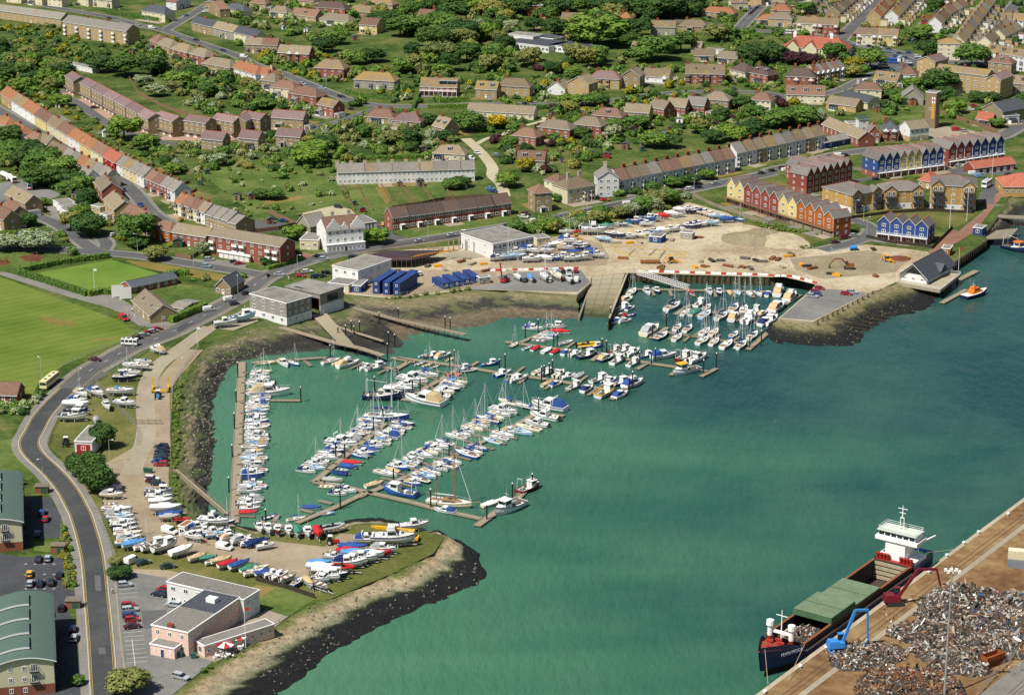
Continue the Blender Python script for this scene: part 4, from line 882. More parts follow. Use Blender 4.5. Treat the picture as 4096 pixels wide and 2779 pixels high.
def flats(t, x1, y1, x2, y2, d3, h, st, where):
 o = H(t, x1, y1, x2, y2, d3=d3, h=h, rise=3, rt='h', st=st, wall='mustard', gf='white', roof='newgrey', n=5, ch=(), door=None, side=3, kind='apartment block', cat='flats', where=where, wsz=(1.2, 1.4)); w = o['w']
 for u in (.16, .84):
  b = MB(); bw = 5.2; b.box(-bw / 2, bw / 2, -.8, 0, -.2, h - .1); b.face([(-bw / 2, -.8, h - .1), (bw / 2, -.8, h - .1), (0, -.8, h + 1.9)])
  b.loft([[(-bw / 2 - .4, y, h - .3), (0, y, h + 2.05), (bw / 2 + .4, y, h - .3), (bw / 2 + .4, y, h - .1), (0, y, h + 2.25), (-bw / 2 - .4, y, h - .1)] for y in (4, -1.1)], 1)
  obj('gabled_bay', cached(('gbay', h), lambda: b.mesh('gabled_bay', [WALL['mustard'][0], ROOF['newgrey'][0]])), o, (w * u, 0, 0))
  for q in range(st):
   for dx in (-1.2, 1.2): obj('window', window_mesh(1.5, 2.0), o, (w * u + dx, -.8, q * h / st + 1.35))
   if q: obj('balcony', balcony_mesh(4.8, 1.5, 'navy_rail'), o, (w * u, -.8, q * h / st + .1))
 return o
plain('navy_rail', '#2c3547', .6)
flats('h', 745, 372, 1015, 325, ('h', 600, 275), 8.4, 3, 'nearest the estate close')
flats('h', 1042, 330, 1402, 322, ('h', 1042, 270), 8.4, 3, 'in the middle of the three')
flats('h', 1458, 335, 1868, 352, ('h', 1480, 255), 11.2, 4, 'tallest of the three by the promenade')
inn = H('f', 637, 718, 970, 684, d=13, h=9, rise=4, wall='white', roof='brown', n=5, st=3, ch=(.3, .75), pot='chimney_render', cht=2, name='harbour_inn', kind='inn', cat='inn', label='white three-storey inn with shaped Dutch gables at the road junction', side=2, door=None, wsz=(1.1, 1.6))
iw = inn['w']
def dutch(w, h):
 b = MB(); pr = [(0, 0), (w, 0), (w, .4 * h), (w * .86, .45 * h), (w * .8, .62 * h), (w * .66, .7 * h), (w * .62, .86 * h), (w * .5, h), (w * .38, .86 * h), (w * .34, .7 * h), (w * .2, .62 * h), (w * .14, .45 * h), (0, .4 * h)]
 f = [(x, 0, z) for x, z in pr]; bk = [(x, .5, z) for x, z in pr]; k = len(pr)
 for tri in tessellate_polygon([[Vector(p) for p in f]]): b.face([f[i] for i in tri]); b.face([bk[i] for i in tri][::-1])
 for i in range(k): j = (i + 1) % k; b.face([f[i], bk[i], bk[j], f[j]])
 return b.mesh('dutch_gable', WALL['white'][0])
for u, gw, gh in ((.02, 6.2, 5.2), (.39, 3.4, 3.4), (.66, 6.2, 5.6)): obj('dutch_gable', dutch(gw, gh), inn, (iw * u, -.12, 8.6))
b = MB(); b.box(-.3, iw + .3, -1.4, -.01, -.2, 3); b.box(-.5, iw + .5, -1.6, -.02, 3, 3.3); obj('shopfront', b.mesh('shopfront', WALL['white'][0]), inn)
for k in range(9):
 if k != 4: obj('window', window_mesh(1.2, 1.7, 1), inn, (iw * (k + .5) / 9, -1.4, 1.5))
obj('door', door_mesh(1.2, 2.2, 'door_brown'), inn, (iw * .5, -1.4, 0))
H('f', 395, 692, 560, 700, d=11, h=4, rise=.2, rt='p', wall='cream', roof='felt', st=1, n=3, ch=(), where='low against the white inn', kind='inn wing', cat='inn', extra='', side=2)
H('f', 370, 520, 490, 560, d=9, h=3, rise=3.4, rt='f', wall='grey', roof='grey', st=1, n=2, ch=(), where='behind the white inn', kind='outbuilding', cat='outbuilding')
H('f', 965, 515, 1085, 500, d=13, h=2.6, rise=.4, rt='p', wall='red', roof='grey', st=1, n=1, door=None, ch=(), side=0, where='beside the inn lane', kind='garage block', cat='garages', garages=4)
H('f', 690, 985, 922, 1032, d3=('f', 930, 870), h=6.4, rise=.2, rt='p', wall='white', roof='felt', st=2, n=3, ch=(), side=4, where='by the harbour road', kind='yard office', cat='office')
H('f', 650, 1062, 838, 1085, d=8, h=3, rise=.2, rt='p', wall='cream', roof='felt', st=1, n=2, ch=(), where='in front of the white office', kind='office annexe', cat='office')
H('f', 868, 1080, 945, 1085, d=9, h=2.6, rise=.2, rt='p', wall='blue', roof='felt', st=1, n=1, ch=(), door='door_brown', where='beside the office annexe', kind='hut', cat='hut')
ws = H('f', 2135, 778, 2307 + 195, 706, d3=('f', 1950, 660), h=6, rise=.3, rt='p', wall='white', roof='felt', st=2, n=9, ch=(), door=None, side=2, where='with blue-glazed front above the boatyard', kind='boat workshop', cat='workshop', wsz=(2.6, 1.6))
surf('clad_grey', '#8c887e', .25, .7, .85)
WALL['clad'] = (MATS['clad_grey'], 'grey clad')
s1 = H('e', 2255, 1282, 2307 + 280, 1372, d3=('f', 490, 1300), h=8, rise=.2, rt='p', wall='clad', roof='felt', gf='white', st=3, n=4, ch=(), door=None, side=4, kind='boat shed', cat='shed', where='standing on piles over the foreshore')
A, B, Cc = at('f', 265, 1205), at('f', 580, 1278), at('f', 742, 1195); r = math.atan2((B - A).y, (B - A).x); w = (B - A).length; q = Cc - A; d = -math.sin(r) * q.x + math.cos(r) * q.y
sh2 = thing('slip_shed', 'grey open-fronted boat shed over the old slip rails', 'shed', A, r)
b = MB(); b.box(0, .2, 0, d, -1, 7.6); b.box(.2, w, d - .2, d, -1, 7.6); obj('wall', b.mesh('wall', 'clad_grey'), sh2)
b = MB(); b.box(w - .2, w, 0, d - .21, 3.4, 7.6); b.box(w - .22, w + .02, 0, d - .2, -1, 3.39, 1); b.box(w - .23, w + .03, d * .3, d * .75, 4, 6.6, 2); obj('side_wall', b.mesh('side_wall', ['clad_grey', WALL['white'][0], 'glass_dark']), sh2)
b = MB(); b.box(0, w, -.02, .2, 6, 7.6); obj('fascia', b.mesh('fascia', 'clad_grey'), sh2)
b = MB(); b.box(-.2, w + .2, -.2, d + .2, 7.6, 7.85); b.box(w * .18, w * .42, d * .1, d * .18, 7.85, 7.95, 1); obj('roof', b.mesh('roof', [ROOF['felt'][0], 'glass_dark']), sh2)
plain('rust', '#7a4a2c', .9)
for u in (.02, .98): b = MB(); b.box(-.15, .15, -.15, .15, -3, 6); obj('post', b.mesh('post', 'rust'), sh2, (w * u, .1, 0))
b = MB(); b.box(.5, w - 1, 1, d - 1, -1.2, -.6); obj('floor', b.mesh('floor', 'wall_concrete'), sh2)
KL[0] = .8; surf('cabin_blue', '#2a457e', .15, .5, .6, .4); KL[0] = 1
def cabin(t, x1, y1, d3, h, where, storeys=1):
 A = at(t, x1, y1); q = at(*d3) - A; L = q.length; r = math.atan2(q.y, q.x) - math.pi / 2; w = 2.9
 o = thing('site_cabin', f"blue {'two-storey stacked' if storeys == 2 else 'single'} steel site cabin {where}", 'cabin', A, r, 'blue site cabins ' + where)
 for s in range(storeys):
  b = MB(); z = s * 2.65; b.box(0, w, 0, L, z, z + 2.6); b.box(-.05, w + .05, -.05, L + .05, z + 2.4, z + 2.62)
  for k in range(int(L / 1.2)): b.box(w, w + .05, k * 1.2 + .2, k * 1.2 + .8, z + .1, z + 2.4)
  obj('cabin_unit', b.mesh('cabin_unit', 'cabin_blue'), o); obj('window', window_mesh(.9, .9, 0), o, (w / 2, -.02, z + 1.5))
for k in range(3): cabin('f', 1052 + 92 * k, 1092 + 9 * k, ('f', 1210 + 92 * k, 990 + 9 * k), 5.3, 'beside the white office', 2)
cabin('f', 1290, 985, ('f', 1400, 930), 2.6, 'beside the white office')
for k in range(4): cabin('f', 1690 + 92 * k, 1056 - 18 * k, ('f', 1585 + 92 * k, 1000 - 22 * k), 2.6, 'in the fenced compound')
for k in range(1):
 o = H('f', 2015, 1010, 2110, 1000, d=3, h=2.6, rise=.1, rt='p', wall='grey', roof='felt', st=1, n=1, ch=(), door=None, side=0, kind='storage container', cat='container', where='at the end of the blue cabins')
pf = [at('h', 1155, 988, LAND + .3), at('h', 1550, 1060, LAND + .3), at('h', 1735, 915, LAND + .3), at('h', 1400, 870, LAND + .3)]
ls = thing('lifeboat_station', 'white lifeboat station with steep slate gable on a piled platform', 'boathouse', (0, 0, 0))
b = MB(); b.prism(pf, LAND - .9, LAND + .3); obj('platform', b.mesh('platform', 'old_concrete'), ls)
for k in range(10):
 u, v = (k % 5) / 4, k // 5; p = pf[0].lerp(pf[1], .25 + .72 * u).lerp(pf[3].lerp(pf[2], .25 + .72 * u), .08 + .84 * v); b = MB(); b.tube((p.x, p.y, -3), (p.x, p.y, LAND - .8), .4, n=8); obj('pile', b.mesh('pile', 'timber_dark'), ls)
b = MB()
for a, c in zip(pf, pf[1:] + pf[:1]):
 for z in (.8, 1.3): b.bar(a + Vector((0, 0, z - .3)), c + Vector((0, 0, z - .3)), .06, .06)
 L = (c - a).length
 for k in range(int(L / 2)): p = a.lerp(c, k / (L / 2)); b.bar(p, p + Vector((0, 0, 1.05)), .06, .06)
obj('railing', b.mesh('railing', 'rail_white'), ls)
st_ = H('h', 1185, 972, 1430, 1012, d=25, h=3.0, rise=4.8, rt='f', wall='white', roof='slate', st=1, n=3, ch=(), door=None, side=4, ov=1.5, kind='boathouse', cat='boathouse', label='steep-roofed white boathouse on the lifeboat platform', wsz=(1.6, .7), name='boathouse')
w, d = st_['w'], st_['d']; b = MB(); b.face([(w * .2, -.06, 3.6), (w * .8, -.06, 3.6), (w * .5, -.06, 6.6)]); obj('gable_glazing', b.mesh('gable_glazing', 'glass_dark'), st_)
b = MB(); b.loft([[(x, d * .42, 2.9), (x, d * .55, 5.6), (x, d * .68, 2.9)] for x in (w * .6, w + 1.3)], 0); obj('cross_gable', b.mesh('cross_gable', [ROOF['slate'][0]]), st_)
WALL['umber'] = (surf('wall_umber', '#84725a', .12, .4, .9), 'dull brown brick')
tw = H('d', 1405, 1152, 1500, 1162, d=6.2, h=18.5, rise=.2, rt='p', wall='umber', roof='felt', st=1, n=1, ch=(), door='door_red', side=0, kind='fire drill tower', cat='tower', where='behind the fire station', name='drill_tower')
plain('banner_yellow', '#e0b21a', .7); plain('banner_red', '#b02a25', .7)
b = MB(); b.box(tw['w'] * .66, tw['w'] * .86, -.06, -.01, 5.2, 13); obj('banner', b.mesh('banner', 'banner_yellow'), tw)
b = MB()
for k in range(13): b.box(tw['w'] * .71, tw['w'] * .81, -.08, -.065, 5.7 + k * .55, 6.0 + k * .55)
obj('banner_lettering', b.mesh('banner_lettering', 'banner_red'), tw)
b = MB(); b.box(tw['w'] * .6, tw['w'] * .92, -.06, -.01, 13.2, 16.4); b.box(tw['w'] * .6, tw['w'] * .92, -.075, -.062, 14.5, 15.1, 1); b.box(tw['w'] * .72, tw['w'] * .8, -.075, -.0625, 13.2, 16.4, 1); obj('flag_board', b.mesh('flag_board', ['frame_white', 'banner_red']), tw)
W4 = 'by the fire station'
H('d', 1275, 1282, 1445, 1262, d=9, h=6, rise=2.6, wall='white', gf='tan', roof='tan', n=4, where=W4, kind='station house', ch=()); H('d', 480, 1195, 815, 1330, d=9, h=4, st=1, rise=2.6, wall='red', roof='tan', n=9, where=W4, kind='long brick hall', cat='hall', ch=(), wsz=(1, 2.2), door=None)
H('d', 905, 1290, 1010, 1290, d=8, rise=2.8, rt='f', wall='red', roof='plum', n=2, where=W4, kind='house'); H('d', 1022, 1275, 1172, 1278, d=9, h=5.4, rise=3.4, rt='h', wall='red', roof='slate', n=2, where=W4, kind='gabled pair', name='house', bay=((0, 1), 2, 1.4))
H('d', 505, 1345, 735, 1300, d=8, h=2.8, st=1, rise=1.4, wall='blue', roof='grey', n=2, where=W4, kind='blue-fronted garage', cat='garage', ch=(), door=None); H('d', 720, 1180, 910, 1175, d=7, h=3.5, st=1, rise=.2, rt='p', wall='white', roof='felt', n=2, where=W4, kind='flat-roofed store', cat='outbuilding', ch=())
H('d', 815, 1190, 905, 1185, d=4, h=6, rise=1.6, rt='h', wall='white', roof='green', n=1, where=W4, kind='copper-topped turret', cat='tower', ch=(), name='turret', door=None)
f3 = H('d', 1500, 805, 1965, 862, d=9, h=11, rise=2.6, st=4, wall='tan', roof='lichen', n=7, ch=(.5,), door=None, where='with two gabled wings above the town', kind='slab of flats', cat='flats')
for k in (1.5, 2.5):
 for q in range(1, 4): obj('balcony', balcony_mesh(2.6, 1.2), f3, (f3['w'] * k / 7, 0, q * 2.75))
H('d', 1335, 712, 1500, 735, d=14, h=11, rise=2.6, rt='f', st=4, wall='tan', roof='plum', n=2, ch=(), door=None, where='ending the tall flats at the street', kind='gabled wing', cat='flats', wsz=(.9, .9)); H('d', 1955, 890, 2085, 905, d=18, h=11, rise=2.6, rt='f', st=4, wall='tan', roof='plum', n=2, ch=(), door=None, where='ending the tall flats by the hall', kind='gabled wing', cat='flats', wsz=(.9, .9), side=4)
sch = H('d', 130, 492, 700, 530, d=16, h=5, rise=6, rt='h', st=1, wall='cream', roof='red', n=9, ch=(.1, .42, .62), door=None, where='with gables and roof turrets', kind='school', cat='school', wsz=(2.2, 2.6), cht=2)
for u in (.06, .34, .62): b = MB(); gw = 8; b.box(0, gw, -1, 0, -.2, 5); b.face([(0, -1, 5), (gw, -1, 5), (gw / 2, -1, 9)]); b.loft([[(-.4, y, 4.7), (gw / 2, y, 9.2), (gw + .4, y, 4.7), (gw + .4, y, 4.9), (gw / 2, y, 9.45), (-.4, y, 4.9)] for y in (7, -1.3)], 1); obj('gable', cached('schgab', lambda: b.mesh('gable', [WALL['cream'][0], ROOF['red'][0]])), sch, (sch['w'] * u, 0, 0))
for u in (.14, .72): b = MB(); b.box(-.9, .9, -.9, .9, 0, 2.4); b.loft([[(-1.1, -1.1, 2.4), (1.1, -1.1, 2.4), (1.1, 1.1, 2.4), (-1.1, 1.1, 2.4)], [(0, 0, 4.2)] * 4], 0, cap1=False); obj('roof_turret', cached('rtur', lambda: b.mesh('roof_turret', 'frame_white')), sch, (sch['w'] * u, 8, 9.6))
X = 'near the red-roofed school'
H('d', 150, 800, 420, 812, d=10, h=6.4, rise=3.6, rt='h', wall='red', roof='darkbrown', n=4, where=X, kind='tall villa', ch=(.3, .9), bay=((1, 3), 2, 1.6), cht=1.8)
terrace('d', 425, 752, 690, 705, 6, ('tan', 'red', 'white'), ('brown', 'grey'), d=10, h=5.6, rise=3, n=1, where=X, kind='gabled terraced house', bay=((0,), 2, 1.3), ch=(.9,), door=None)
H('d', 160, 925, 510, 935, d=9, h=4.2, rise=3.6, wall='cream', roof='brown', n=6, dorm=3, where='with timbered gables', kind='house'); H('d', 520, 985, 790, 1020, d=9, h=3.2, st=1, rise=2.6, wall='mustard', roof='tan', n=4, where='above the fire station', kind='bungalow', ch=()); H('d', 640, 930, 895, 990, d=9, h=3.4, rise=2.4, wall='cream', roof='slate', n=3, where='above the fire station', kind='house', ch=())
H('d', 775, 895, 1020, 905, d=9, h=5, rise=3, rt='h', wall='cream', roof='brown', n=3, where='above the fire station', kind='house', ch=(.1,), pot='chimney_render'); H('d', 945, 760, 1160, 785, d=9, h=3, rise=4.2, rt='g', st=1, wall='cream', roof='lichen', n=3, dorm=2, where='with its yellow gable to the road', kind='house', ch=()); H('d', 1165, 745, 1330, 755, d=9, h=4.5, rise=3, rt='h', wall='white', roof='brown', n=2, where='with its yellow gable to the road', kind='cottage')
H('d', 1205, 945, 1400, 950, d=12, h=4, rise=3.6, rt='f', st=1, wall='grey', roof='grey', n=3, where='by the drill tower', kind='gabled chapel hall', cat='hall', ch=()); H('d', 1922, 1075, 2110, 1115, d=20, h=6, rise=4, rt='f', st=1, wall='flint', roof='slate', n=2, where='with rooflights on the lane', kind='stone hall', cat='hall', ch=(), wsz=(1.4, 2.4)); H('d', 1870, 1125, 2010, 1145, d=6, h=3, st=1, rise=2.6, wall='red', roof='red', n=3, where='against the stone hall', kind='annexe', cat='house', ch=())
H('d', 2125, 1120, 2260, 1110, d=9, h=4, st=1, rise=.2, rt='p', wall='white', roof='slate', n=2, where='against the stone hall', kind='flat annexe', cat='house', ch=()); H('d', 2135, 830, 2330, 850, d=9, h=5, rise=3, wall='flint', roof='tan', n=3, dorm=2, dflat=False, where='beyond the tall flats', kind='house', ch=())
H('d', 1522, 540, 1728, 548, d=10, h=10, rise=2.6, rt='h', st=4, wall='cream', roof='lichen', n=3, where='facing the town junction', kind='tall hotel', cat='hotel', ch=(), door='door_blue'); H('d', 1945, 585, 2345, 655, d=10, h=8.5, rise=3.4, st=3, wall='white', roof='lichen', n=9, dorm=4, dflat=False, where='facing the town junction', kind='long white terrace', cat='terrace', name='terrace_house', pot='chimney_render', ch=(.1, .5), bay=((1, 4, 7), 2)); H('d', 1980, 660, 2190, 680, d=9, h=6, rise=3, rt='h', wall='brown', roof='brown', n=3, dorm=1, where='before the long white terrace', kind='house')
for x1, y1, x2, y2, w2 in ((255, 302, 440, 310, 'cream'), (442, 312, 630, 320, 'red'), (795, 405, 978, 412, 'cream'), (982, 414, 1165, 422, 'yellow')): H('d', x1, y1, x2, y2, d=9, h=6, rise=3, wall=w2, roof='lichen', n=4, where='facing the cross street', kind='bay-gabled pair', name='semi_detached_house', bay=((0, 3), 2, 1.5), ch=(.5, .98))
Y = 'along the upper town streets'
def ext_mesh(c): b = MB(); b.box(0, 2.6, -4.5, 0, -.2, 4.2); b.loft([[(-.15, y, 4.25), (2.75, y, 4.25), (2.75, y, 4.4), (-.15, y, 5.3)] for y in (0, -4.65)], 1); b.box(3.2, 5, -7.5, -5, -.2, 2.4, 0); b.box(3.1, 5.1, -7.6, -4.9, 2.4, 2.5, 2); return b.mesh('rear_extension', [WALL[c][0], ROOF['tan'][0], ROOF['felt'][0]])
def strow(x1, y1, x2, y2, c, walls, roofs, t='d', d=9):
 for o in terrace(t, x1, y1, x2, y2, c, walls, roofs, d=d, h=5.6, rise=3, n=2, ch=(.98,), where=Y, kind='street terraced house', side=1): cx = R.choice(('white', 'cream', 'tan', 'grey')); obj('rear_extension', cached(('ext', cx), lambda: ext_mesh(cx)), o, (.1, -.02, 0))
strow(640, 205, 870, 5, 9, ('brown', 'cream', 'white'), ('lichen', 'tan', 'lichen')); strow(1170, 235, 1370, 20, 8, ('white', 'cream'), ('lichen', 'lichen', 'tan')); strow(1765, 470, 2050, 80, 10, ('cream', 'white', 'grey'), ('lichen', 'tan', 'lichen', 'grey')); strow(1010, 240, 1150, 80, 5, ('tan', 'red'), ('orange', 'lichen'))
strow(2010, 480, 2200, 300, 4, ('cream', 'white'), ('lichen', 'tan')); strow(2090, 260, 2300, 270, 2, ('white',), ('lichen',)); strow(2130, 420, 2290, 340, 3, ('cream',), ('tan', 'lichen'))
strow(420, 120, 560, -20, 5, ('cream', 'white'), ('tan', 'lichen')); strow(1560, 300, 1700, 150, 4, ('white', 'cream'), ('lichen', 'brown')); strow(1580, 60, 1830, 30, 3, ('cream', 'white'), ('lichen', 'tan')); strow(1650, 200, 1800, 120, 3, ('white',), ('brown', 'tan'))
for x1, y1, x2, y2 in ((0, 235, 215, 245), (20, 160, 200, 168), (30, 85, 150, 90), (-330, 90, -180, 90), (-60, 60, 10, 40)): H('d', x1, y1, x2, y2, d=9, h=4.6, rise=2.8, rt='h', wall=R.choice(['cream', 'brown', 'tan']), roof=R.choice(['orange', 'brown', 'tan']), n=4, where='at the head of the cross street', kind='house')
H('c', 2200, 225, 2400, 235, d=9, h=3.2, st=1, rise=2.6, rt='h', wall='tan', roof='orange', n=4, where='at the head of the cross street', kind='bungalow')
H('h', 2120, 215, 2500, 215, d=18, h=4, rise=3.6, rt='h', st=1, wall='mustard', roof='red', n=7, ch=(), where='on a deck over the creek', kind='quayside restaurant', cat='restaurant', door=None); H('h', 1350, 130, 1465, 150, d=9, h=3, rise=3, rt='h', st=1, wall='mustard', roof='red', n=2, ch=(), where='between the apartment blocks', kind='bin store', cat='outbuilding')
H('d', 1855, 1577, 2225, 1530, d=8, h=2.8, rise=2, st=1, wall='dred', roof='red', n=6, ch=(), door=None, side=0, where='beside the estate court', kind='garage block', cat='garages', garages=6)
# ---- the recreation ground
H('e', 1195, 1218, 1355, 1362, d3=('e', 1555, 1292), h=3, rise=3.6, st=1, wall='brown', roof='tan', n=4, ch=(), where='beside the playing field', kind='cricket pavilion', cat='pavilion', sl=2); H('e', 1530, 1270, 1655, 1290, d3=('e', 1750, 1215), h=2.6, rise=.8, st=1, wall='tan', roof='grey', n=2, ch=(), where='behind the pavilion', kind='store hut', cat='hut')
H('e', 1185, 1095, 1600, 1005, d=7, h=2.6, rise=1.6, st=1, wall='red', roof='slate', n=6, ch=(), where='along the bowling green', kind='bowls clubhouse', cat='clubhouse'); H('e', 1942, 1092, 2085, 1108, d3=('e', 2178, 1040), h=3, rise=3.4, rt='f', st=1, wall='brown', roof='slate', n=3, ch=(), where='with white gable by the coast road', kind='public toilet block', cat='toilets')
H('i', -90, 490, 155, 500, d=8, h=2.8, rise=3, st=1, wall='red', roof='brown', n=3, ch=(), where='below the playing field', kind='bungalow', ov=.5)
for k in range(2):
 o = thing('sight_screen', 'white cricket sight screen standing by the bowls clubhouse', 'sight screen', at('e', 1062 + 70 * k, 1128 + 18 * k), rad(10), 'cricket sight screens'); b = MB(); b.box(-2.3, 2.3, -.05, .05, .4, 5); obj('screen', cached('scr', lambda: b.mesh('screen', 'door_white')), o)
 b2 = MB()
 for x in (-2, 2): b2.bar((x, -1, .05), (x, 1.4, .05), .12, .12); b2.bar((x, 1.3, 0), (x, .05, 4), .1, .1)
 obj('stand', cached('scrs', lambda: b2.mesh('stand', 'frame_white')), o)
# ---- compound shed, yacht club and the arched flats
H('i', 678, 968, 835, 975, d3=('i', 1115, 840), h=4.4, rise=.2, rt='p', wall='white', roof='felt', st=1, n=1, ch=(), door=None, side=3, where='among the trees of the compound', kind='boat store', cat='shed', garages=0, name='boat_store')
hs = HOUSES[-1]; b = MB(); b.box(.6, hs['w'] - .6, -.06, 0, 0, 3.6); obj('roller_door', b.mesh('roller_door', 'door_red'), hs)
clb = H('l', 1365, 948, 1690, 1018, E=1, d3=('l', 2175, 705), h=6.2, rise=.2, rt='p', wall='pink', roof='felt', st=2, n=3, ch=(.02,), door=None, side=8, where='on the spit', kind='yacht club', cat='clubhouse', wsz=(1.1, 1.3), cht=.9)
b = MB(); b.box(.13, clb['w'] - .13, clb['d'] * .52, clb['d'] - .13, 6.54, 6.6); b.box(clb['w'] * .45, clb['w'] * .7, clb['d'] * .72, clb['d'] * .8, 6.6, 7.8, 1); obj('dark_roof', b.mesh('dark_roof', [ROOF['slate'][0], 'frame_white']), clb)
H('l', 1502, 560, 2195, 722, E=1, d=7, h=6, rise=.2, rt='p', wall='white', roof='felt', st=2, n=6, ch=(), door=None, side=2, where='behind the pink club', kind='club wing', cat='clubhouse')
H('l', 1764, 1092, 1842, 1140, E=1, d3=('l', 2307, 850), h=3, rise=.2, rt='p', wall='pink', roof='felt', st=1, n=1, ch=(), door=None, side=8, where='facing the terrace', kind='club lounge', cat='clubhouse', wsz=(1.6, 1.6)); H('l', 1357, 1212, 1572, 1256, d=6, h=2.8, rise=.3, rt='p', wall='pink', roof='felt', st=1, n=3, ch=(), door='door_blue', where='at the car park end', kind='club porch', cat='clubhouse', wsz=(.5, .9))
KL[0] = .75; surf('green_roof', '#5a7066', .1, .4, .6); surf('flat_cream', '#ddd6b6', .08, .4); KL[0] = 1
def arched(t, x2, y2, e1, e2, w, h, where):
 v = at(*e2, LAND + h) - at(*e1, LAND + h); d = v.length; r = math.atan2(v.y, v.x) - math.pi / 2; B = at(t, x2, y2); A = B - Vector((math.cos(r), math.sin(r), 0)) * w
 o = thing('arched_flats', f'cream and red brick flats with curved green metal roof {where}', 'flats', A, r, None)
 b = MB()
 for z0, z1, m in ((-.4, 2.6, 1), (2.6, h, 0)):
  for p, q2 in (((0, 0), (w, 0)), ((w, 0), (w, d)), ((w, d), (0, d)), ((0, d), (0, 0))): b.face([(*p, z0), (*q2, z0), (*q2, z1), (*p, z1)], m)
 arc = [(w * k / 12, h + 1.9 * math.sin(math.pi * (.12 + .76 * k / 12)) - .7) for k in range(13)]
 for y, rv in ((0, 0), (d, 1)):
  f = [(x, y, z) for x, z in arc] + [(w, y, h), (0, y, h)]; b.face(f[::-1] if not rv else f, 0)
 obj('wall', b.mesh('wall', ['flat_cream', WALL['red'][0]]), o)
 def vault(x0, x1, y0, y1, up, t2, mats):
  m = MB(); P = [(w * k / 12, z + up) for k, (x, z) in enumerate(arc)]; P = [p for p in P if x0 - .01 <= p[0] / w <= x1 + .01]
  if x0 == 0: P = [(-.7, P[0][1] - .3)] + P
  if x1 == 1: P = P + [(w + .7, P[-1][1] - .3)]
  ring = P + [(x, z - t2) for x, z in P[::-1]]
  m.loft([[(x, y, z) for x, z in ring] for y in (y1, y0)], 0);
  for i in range(len(m.m)):
   if len(m.f[i]) > 4: m.m[i] = 1
  return m.mesh('roof', mats)
 ro = obj('roof', vault(0, 1, -.6, d + .6, .25, .3, ['green_roof', 'frame_white']), o)
 for k in range(4):
  y0 = d * (.1 + .22 * k); obj('raised_roof', vault(0, .58, y0, y0 + d * .17, .95, .5, ['green_roof', 'frame_white']), ro)
 for q2 in range(3):
  z = 1.4 + q2 * 2.8
  for u, ww in ((.22, 1.0), (.47, 1.0)): on_face(o, 'window', window_mesh(ww, 1.3), 'F', w, d, w * u, z)
  if q2: on_face(o, 'window', window_mesh(1.6, 2.0, 2), 'F', w, d, w * .65, z + .1); obj('balcony', balcony_mesh(2.2, .7, 'frame_dark'), o, (w * .65, 0, z - .9))
  for k in range(int(d / 3.6)): on_face(o, 'window', window_mesh(1.2, 1.3), 'R', w, d, 2 + k * 3.6, z)
  for k in range(int(d / 7)):
   bo = obj('balcony', balcony_mesh(2.4, .9, 'frame_dark'), o, (w, 4 + k * 7, z - .9), math.pi / 2)
 busy_poly([A, B, B + Vector((-math.sin(r), math.cos(r), 0)) * d, A + Vector((-math.sin(r), math.cos(r), 0)) * d]); return o
arched('l', 500, 1556, ('l', 515, 1290), ('l', 492, 700), 13, 8.6, 'opposite the yacht club car park')
arched('l', 210, 272, ('l', 216, 105), ('i', 207, 1215), 13, 8.6, 'beside the two small car parks')

# ================================================================== PONTOONS AND BOATS
KL[0] = .72; surf('deck_plank', '#a0937c', .2, 1.2, .9); surf('float_grey', '#6d6a62', .2, 1); KL[0] = 1
def pontoon(label, group, lines, width=2.2):
 """lines: (tile, 'x,y x,y', width) pieces of one floating walkway"""
 root = None
 for t, s, w in lines:
  P = pts(t, s, .45)
  for a, b in zip(P, P[1:]):
   L = (b - a).length; n_ = max(1, round(L / 9)); d = (b - a) / n_
   for k in range(n_):
    p, q = a + d * k, a + d * (k + 1); u = (q - p).normalized() * .06
    m = MB(); m.bar(p + u, q - u, w, .22); nn = Vector((-u.y, u.x, 0)).normalized() * (w / 2 - .25)
    for f in (.2, .8): c = p.lerp(q, f); m.box(c.x - .6, c.x + .6, c.y - .6, c.y + .6, -.4, .33, 1)
    for sgn in (1, -1): m.bar(p + u + nn * sgn + Vector((0, 0, .13)), q - u + nn * sgn + Vector((0, 0, .13)), .14, .08, 1)
    me = m.mesh('deck_section', ['deck_plank', 'float_grey'])
    if root is None: root = thing('pontoon', label, 'pontoon', (0, 0, 0), 0, group)
    obj('deck_section' if w > 1.4 else 'finger', me, root)
 return root
PG = 'floating pontoons of the marina'
def fingers(t, x1, y1, x2, y2, n_, dx, dy, w=1.0):
 out = []
 for k in range(n_):
  f = (k + .5) / n_; x, y = x1 + (x2 - x1) * f, y1 + (y2 - y1) * f; out.append((t, f"{x},{y} {x + dx},{y + dy}", w))
 return out
pontoon('long straight pontoon along the mud bank with short fingers', PG, [('i', "2180,130 2110,1577", 3.0)] + fingers('i', 2180, 180, 2110, 1560, 15, 190, 4) + [('j', "-40,475 405,475", 2.0)])
pontoon('pontoon crossing behind the long straight one to the old shed walkway', PG, [('j', "-40,135 600,90 1020,150 1280,200", 2.2), ('j', "1255,200 1390,120 1220,90", 2.4), ('j', "435,120 500,165", 1.2), ('j', "700,160 770,125", 1.2), ('j', "850,190 940,150", 1.2), ('j', "1100,235 1180,195", 1.2)])
pontoon('pontoon with crowded berths between the two inner arms', PG, [('j', "520,1210 1165,680", 2.4)] + fingers('j', 640, 1130, 1150, 700, 8, -150, -22) + fingers('j', 640, 1140, 1150, 710, 8, 180, 26))
